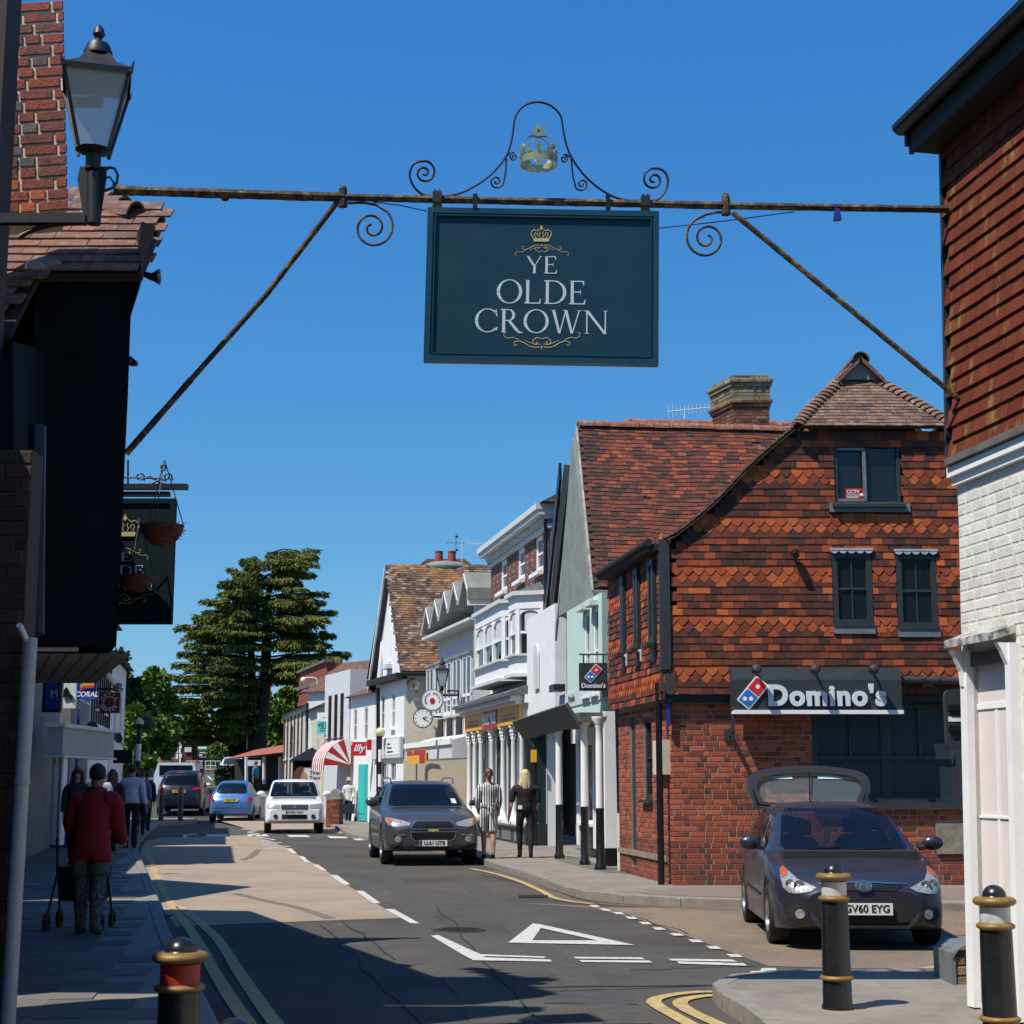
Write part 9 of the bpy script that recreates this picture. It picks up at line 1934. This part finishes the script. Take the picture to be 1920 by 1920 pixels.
 if hair == 'long':
  for j in range(15):
   a = R(-90 + (j - 7) * 15); p0 = hc + Vector((math.cos(a) * .078 * k, math.sin(a) * .085 * k, .03 * k)); mb.tube(catmull([p0, p0 + Vector((math.cos(a) * .018, math.sin(a) * .02, -.14)) * k, p0 + Vector((math.cos(a) * .03 + rnd.uniform(-.02, .02), math.sin(a) * .03, -.27)) * k, p0 + Vector((math.cos(a) * .02, math.sin(a) * .015, -.36 - rnd.uniform(0, .05))) * k], 3), [.028 * k] * 5 + [.024 * k] * 3 + [.016 * k, .008 * k], 5)
 if hair == 'bun': mb.sphere(hc + Vector((0, -.09 * k, -.06 * k)), (.05 * k, .05 * k, .085 * k), 8)
 if hair == 'hat': pass
 mb.build('hair', hairm, t_, smooth=70)
 mb = MB()   # ears and nose
 for s_ in (-1, 1): mb.sphere(hc + Vector((s_ * .082 * k, .01 * k, -.03 * k)), (.012 * k, .02 * k, .03 * k), 5)
 mb.sphere(hc + Vector((0, .098 * k, -.035 * k)), (.014 * k, .022 * k, .022 * k), 5); mb.build('ears_and_nose', skin, t_, kind='stuff')
 mb = MB(); [mb.sphere(hc + Vector((s_ * .032 * k, .083 * k, -.012 * k)), (.012 * k, .008 * k, .006 * k), 5) for s_ in (-1, 1)]; mb.box(-.022 * k, .022 * k, hc.y + .083 * k, hc.y + .090 * k, hc.z - .075 * k, hc.z - .068 * k); mb.build('eyes_and_mouth', M_darkh, t_, kind='stuff')
 if hair == 'hat': mb = MB(); mb.lathe([(.15 * k, .0), (.155 * k, .006), (.10 * k, .02), (.092 * k, .09), (.05 * k, .115), (.001, .12)], 20, T(hc + Vector((0, 0, .01)))); mb.build('sun_hat', mat('straw', (.5, .36, .24), .85, var=.2, vs=30), t_, smooth=50)
 return t_, k
def fabric(name, c, **kw): return mat('cloth_' + name, c, .85, bump=.35, bs=25, **kw)
m = bpy.data.materials.new('striped_cloth'); m.use_nodes = True; nt_ = m.node_tree; bs2 = nt_.nodes['Principled BSDF']; bs2.inputs['Roughness'].default_value = .8
tc_ = nt_.nodes.new('ShaderNodeTexCoord'); wv = nt_.nodes.new('ShaderNodeTexWave'); wv.inputs['Scale'].default_value = 7.; wv.inputs['Distortion'].default_value = .5; wv.inputs['Detail'].default_value = 1
cr_ = nt_.nodes.new('ShaderNodeValToRGB'); cr_.color_ramp.interpolation = 'CONSTANT'; cr_.color_ramp.elements[0].color = (.012, .012, .014, 1); cr_.color_ramp.elements[1].position = .48; cr_.color_ramp.elements[1].color = (.70, .70, .68, 1)
nt_.links.new(tc_.outputs['Object'], wv.inputs['Vector']); nt_.links.new(wv.outputs[0], cr_.inputs[0]); nt_.links.new(cr_.outputs[0], bs2.inputs['Base Color']); M_stripe = m
Mdk = fabric('black', (.008, .008, .010)); Mwh = fabric('white_shirt', (.52, .54, .66)); Mred = fabric('red', (.30, .008, .012));
Mleo = fabric('speckled', (.05, .05, .05), col2=(.20, .19, .17), c2s=45, c2a=.4); Mgy = fabric('grey', (.10, .10, .095))
Mbl = fabric('blue', (.03, .14, .27)); Mcr = fabric('cream', (.62, .60, .55)); Mnavy = fabric('navy', (.012, .016, .035))
W1 = figure('woman in a black-and-white striped shirt dress walking away past the white columned shop', 916, 1609, 31.4, 1.68, .10, dict(stride=.10, hands=[(-.21, .10, .98), (.21, .10, .98)]), hair='bun', hairm=M_brownh, clothes=[('dress', M_stripe, .52, 1.49, 1.00, .022), ('shoes', Mdk, -.1, .07, None, .006)])
W2 = figure('blonde woman in black top and trousers walking beside the striped dress', 985, 1607, 31.6, 1.66, .05, dict(stride=.12, hands=[(-.27, .02, .82), (.20, .24, 1.0)]), hair='long', hairm=M_blond, clothes=[('trousers', Mdk, .06, 1.02, None, .008), ('top', Mdk, .92, 1.49, 1.12, .022), ('shoes', Mdk, -.1, .08, None, .010)], wide=1.22)
mb = MB(); mb.box(-.15, -.07, -.15, -.14, .93, 1.0); mb.build('back_pocket_paper', M_white, W2[0]); mb = MB(); mb.lathe([(.185, .98), (.19, 1.0), (.19, 1.03), (.185, 1.05)], 24, Matrix.Diagonal((1, .72, 1, 1))); mb.tube([(0, -.14, 1.01), (-.03, -.16, .95), (-.02, -.17, .84)], .012, 5); mb.tube([(0, -.14, 1.01), (.03, -.16, .96), (.03, -.17, .86)], .012, 5); mb.build('belt', M_stripe, W1[0])
Mn = figure('man in a pale blue-white shirt and black trousers walking away on the left pavement', 243, 1593, 36.2, 1.80, .05, dict(stride=.12, hands=[(-.27, -.02, .86), (.28, .06, .84)]), hair='short', hairm=M_darkh, clothes=[('trousers', Mdk, .05, 1.02, None, .014), ('shirt', Mwh, .95, 1.50, .93, .030), ('shoes', Mdk, -.1, .08, None, .012)], wide=1.12)
Rd = figure('stooping woman in a red coat and speckled trousers pushing a wheeled walker on the left', 163, 1762, 16.0, 1.62, .0, dict(stride=.08, hands=[(-.20, .42, .95), (.20, .42, .95)]), hair='short', hairm=M_darkh, clothes=[('trousers', Mleo, .05, .98, None, .022), ('tunic', Mgy, .62, 1.05, None, .040), ('coat', Mred, .78, 1.50, .96, .050), ('shoes', Mdk, -.1, .08, None, .012)], hunch=.16, wide=1.12)
def walker(par_label, px, pyb, Y, k=1., m_=M_black, bag=Mdk, front=1):
 g = P(px, pyb, Y); t_ = thing('wheeled_walker', par_label, 'walker', (g.x, Y, .11)); o = Vector((g.x, Y, .11))
 for sx in (-.27, .27):
  for sy in (-.22, .25):
   mb = MB(); mb.lathe([(.04, -.02), (.09, -.018), (.09, .018), (.04, .02)], 16, T(o + Vector((sx, sy, .09))) @ RY(R(90))); mb.build('wheel', M_rubber, t_, smooth=40)
  mb = MB(); mb.tube([o + Vector((sx, -.22, .12)), o + Vector((sx * .9, .0, .55)), o + Vector((sx * .85, -.12 * front, .92))], .013, 6); mb.tube([o + Vector((sx, .25, .12)), o + Vector((sx * .9, .05, .60))], .013, 6); mb.build('frame', m_, t_)
 mb = MB(); mb.prism([(-.22, .28), (.22, .28), (.25, .62), (-.25, .62)], .0, .24, T(o)); mb.build('bag', bag, t_); return t_
walker('black wheeled walker in front of the stooping woman in the red coat', 148, 1745, 16.6)
OL = figure('elderly woman in cream jacket and sun hat facing the camera behind a walking frame', 653, 1540, 59.5, 1.52, math.pi - .1, dict(stride=.03, hands=[(-.2, .25, .92), (.2, .25, .92)]), hair='hat', hairm=M_greyh, clothes=[('trousers', Mnavy, .05, .95, None, .018), ('coat', Mcr, .84, 1.50, .96, .035)], base=.11)
walker('grey walking frame with a dark bag held by the elderly woman in the sun hat', 652, 1546, 59.0, m_=M_lead, bag=Mnavy, front=-1)
figure('man in a blue top bending beside the black off-road vehicle', 478, 1500, 80, 1.8, 1.2, dict(stride=.1), hair='short', hairm=M_brownh, clothes=[('trousers', Mdk, .05, 1.0, None, .02), ('shirt', Mbl, .95, 1.5, 1.1, .03)], base=gz(80))
for (px, y, Y_, h, lab, c_, hr, ar) in [(262, 1560, 44, 1.72, 'person in a mid-blue shirt ahead of the man in the pale shirt', fabric('midblue', (.10, .14, .33)), 'short', 1.0),
 (272, 1556, 47, 1.7, 'dark-clothed person walking just right of the blue-shirted one', Mdk, 'short', .9), (206, 1590, 34, 1.68, 'dark-clothed person with reddish hair by the shop fronts', Mdk, 'long', .9),
 (180, 1590, 30, 1.72, 'fair-haired woman in a white blouse behind the red coat', fabric('blouse', (.42, .45, .48)), 'long', 1.1), (140, 1600, 28, 1.68, 'dark-haired woman facing the camera at the left of the red coat', Mnavy, 'long', 1.0)]:
 figure(lab, px, y, Y_, h, math.pi if 'facing' in lab else .1, dict(stride=.1), hair=hr, hairm=M_blond if 'fair' in lab else (M_brownh if 'reddish' in lab else M_darkh), clothes=[('trousers', Mdk, .05, 1.0, None, .018), ('top', c_, .92, 1.5, ar, .03)])
for (px, y, Y_, lab, c_) in [(287, 1444, 146, 'tiny distant person in blue near the silver off-roader', Mbl), (276, 1444, 147, 'tiny distant person in white near the silver off-roader', Mwh)]:
 figure(lab, px, y, Y_, 1.7, .2, dict(stride=.1), hair='short', hairm=M_darkh, clothes=[('trousers', Mdk, .05, 1.0, None, .02), ('top', c_, .92, 1.5, .9, .04)], base=gz(Y_))
# ================================================================== ROAD WEAR
M_crack = mat('sealed_crack', (.025, .024, .023), .8, var=.3, vs=20)
cr0 = struct(MB().box(0, .001, 5, 5.001, -.02, -.019).build('road_wear', M_crack))
def wear(name, m, pts, wd, k=5, dz=.0065): mb = MB(); ribbon(mb, pts, wd, dz, k); mb.build(name, m, cr0)
def wob(a, b, n, j): return [(a[0] + (b[0] - a[0]) * i / n + (rnd.uniform(-j, j) if 0 < i < n else 0), a[1] + (b[1] - a[1]) * i / n + (rnd.uniform(-j, j) * .35 if 0 < i < n else 0)) for i in range(n + 1)]
for a, b, j in [((600, 1735), (800, 1930), 9), ((640, 1725), (740, 1800), 5), ((900, 1640), (1130, 1690), 4), ((820, 1700), (1000, 1905), 8), ((1180, 1820), (1420, 1812), 4), ((1010, 1660), (1290, 1752), 5)]: wear('crack', M_crack, wob(a, b, 14, j), .022, 2)
M_worn = mat('polished_asphalt', (.076, .070, .061), .85, spec=.25, var=.2, vs=7, bump=.4, bs=120)
for a, b in [((930, 1920), (720, 1630)), ((1180, 1920), (860, 1640))]: wear('tyre_track', M_worn, wob(a, b, 6, 6), .32, 4, .0035)
wear('gutter_dirt', mat('gutter_dirt', (.12, .09, .065), .95, var=.3, vs=25), [c1(*p) for p in [(440, 205), (600, 252), (700, 285), (780, 322), (860, 355), (950, 372), (1080, 384), (1300, 397), (1770, 415)]], .2, 5, .0052)
mb = MB(); flat(mb, [(1020, 1858), (1180, 1860), (1195, 1884), (1020, 1882)], .0045); mb.build('repair_patch', M_patch, cr0)
mb = MB(); flat(mb, [(700, 1600), (770, 1602), (790, 1612), (705, 1610)], .0045); mb.build('repair_patch', M_patch, cr0)
M_castiron = mat('cast_iron', (.04, .036, .032), .6, .4, var=.4, vs=60, bump=1., bs=90)
for (x, y, r_) in [(1085, 1655, .30), (860, 1745, .28)]:
 g = G(x, y); mb = MB(); mb.lathe([(.001, .012), (r_, .012), (r_ + .01, .0)], 24, T(g)); mb.build('manhole_cover', M_castiron, cr0)
 for i in range(-3, 4): mb = MB(); mb.box(-r_ * .8 * math.cos(i * .35), r_ * .8 * math.cos(i * .35), i * r_ * .25 - .01, i * r_ * .25 + .01, .012, .017, T(g)); mb.build('cover_rib', M_castiron, cr0)
for (x, y) in [(1000, 1682), (286, 1720)]:
 g = G(x, y); mb = MB()
 for i in range(7): mb.box(-.2, .2, -.2 + i * .06, -.17 + i * .06, .004, .016, T(g))
 mb.build('drain_grate', M_castiron, cr0)
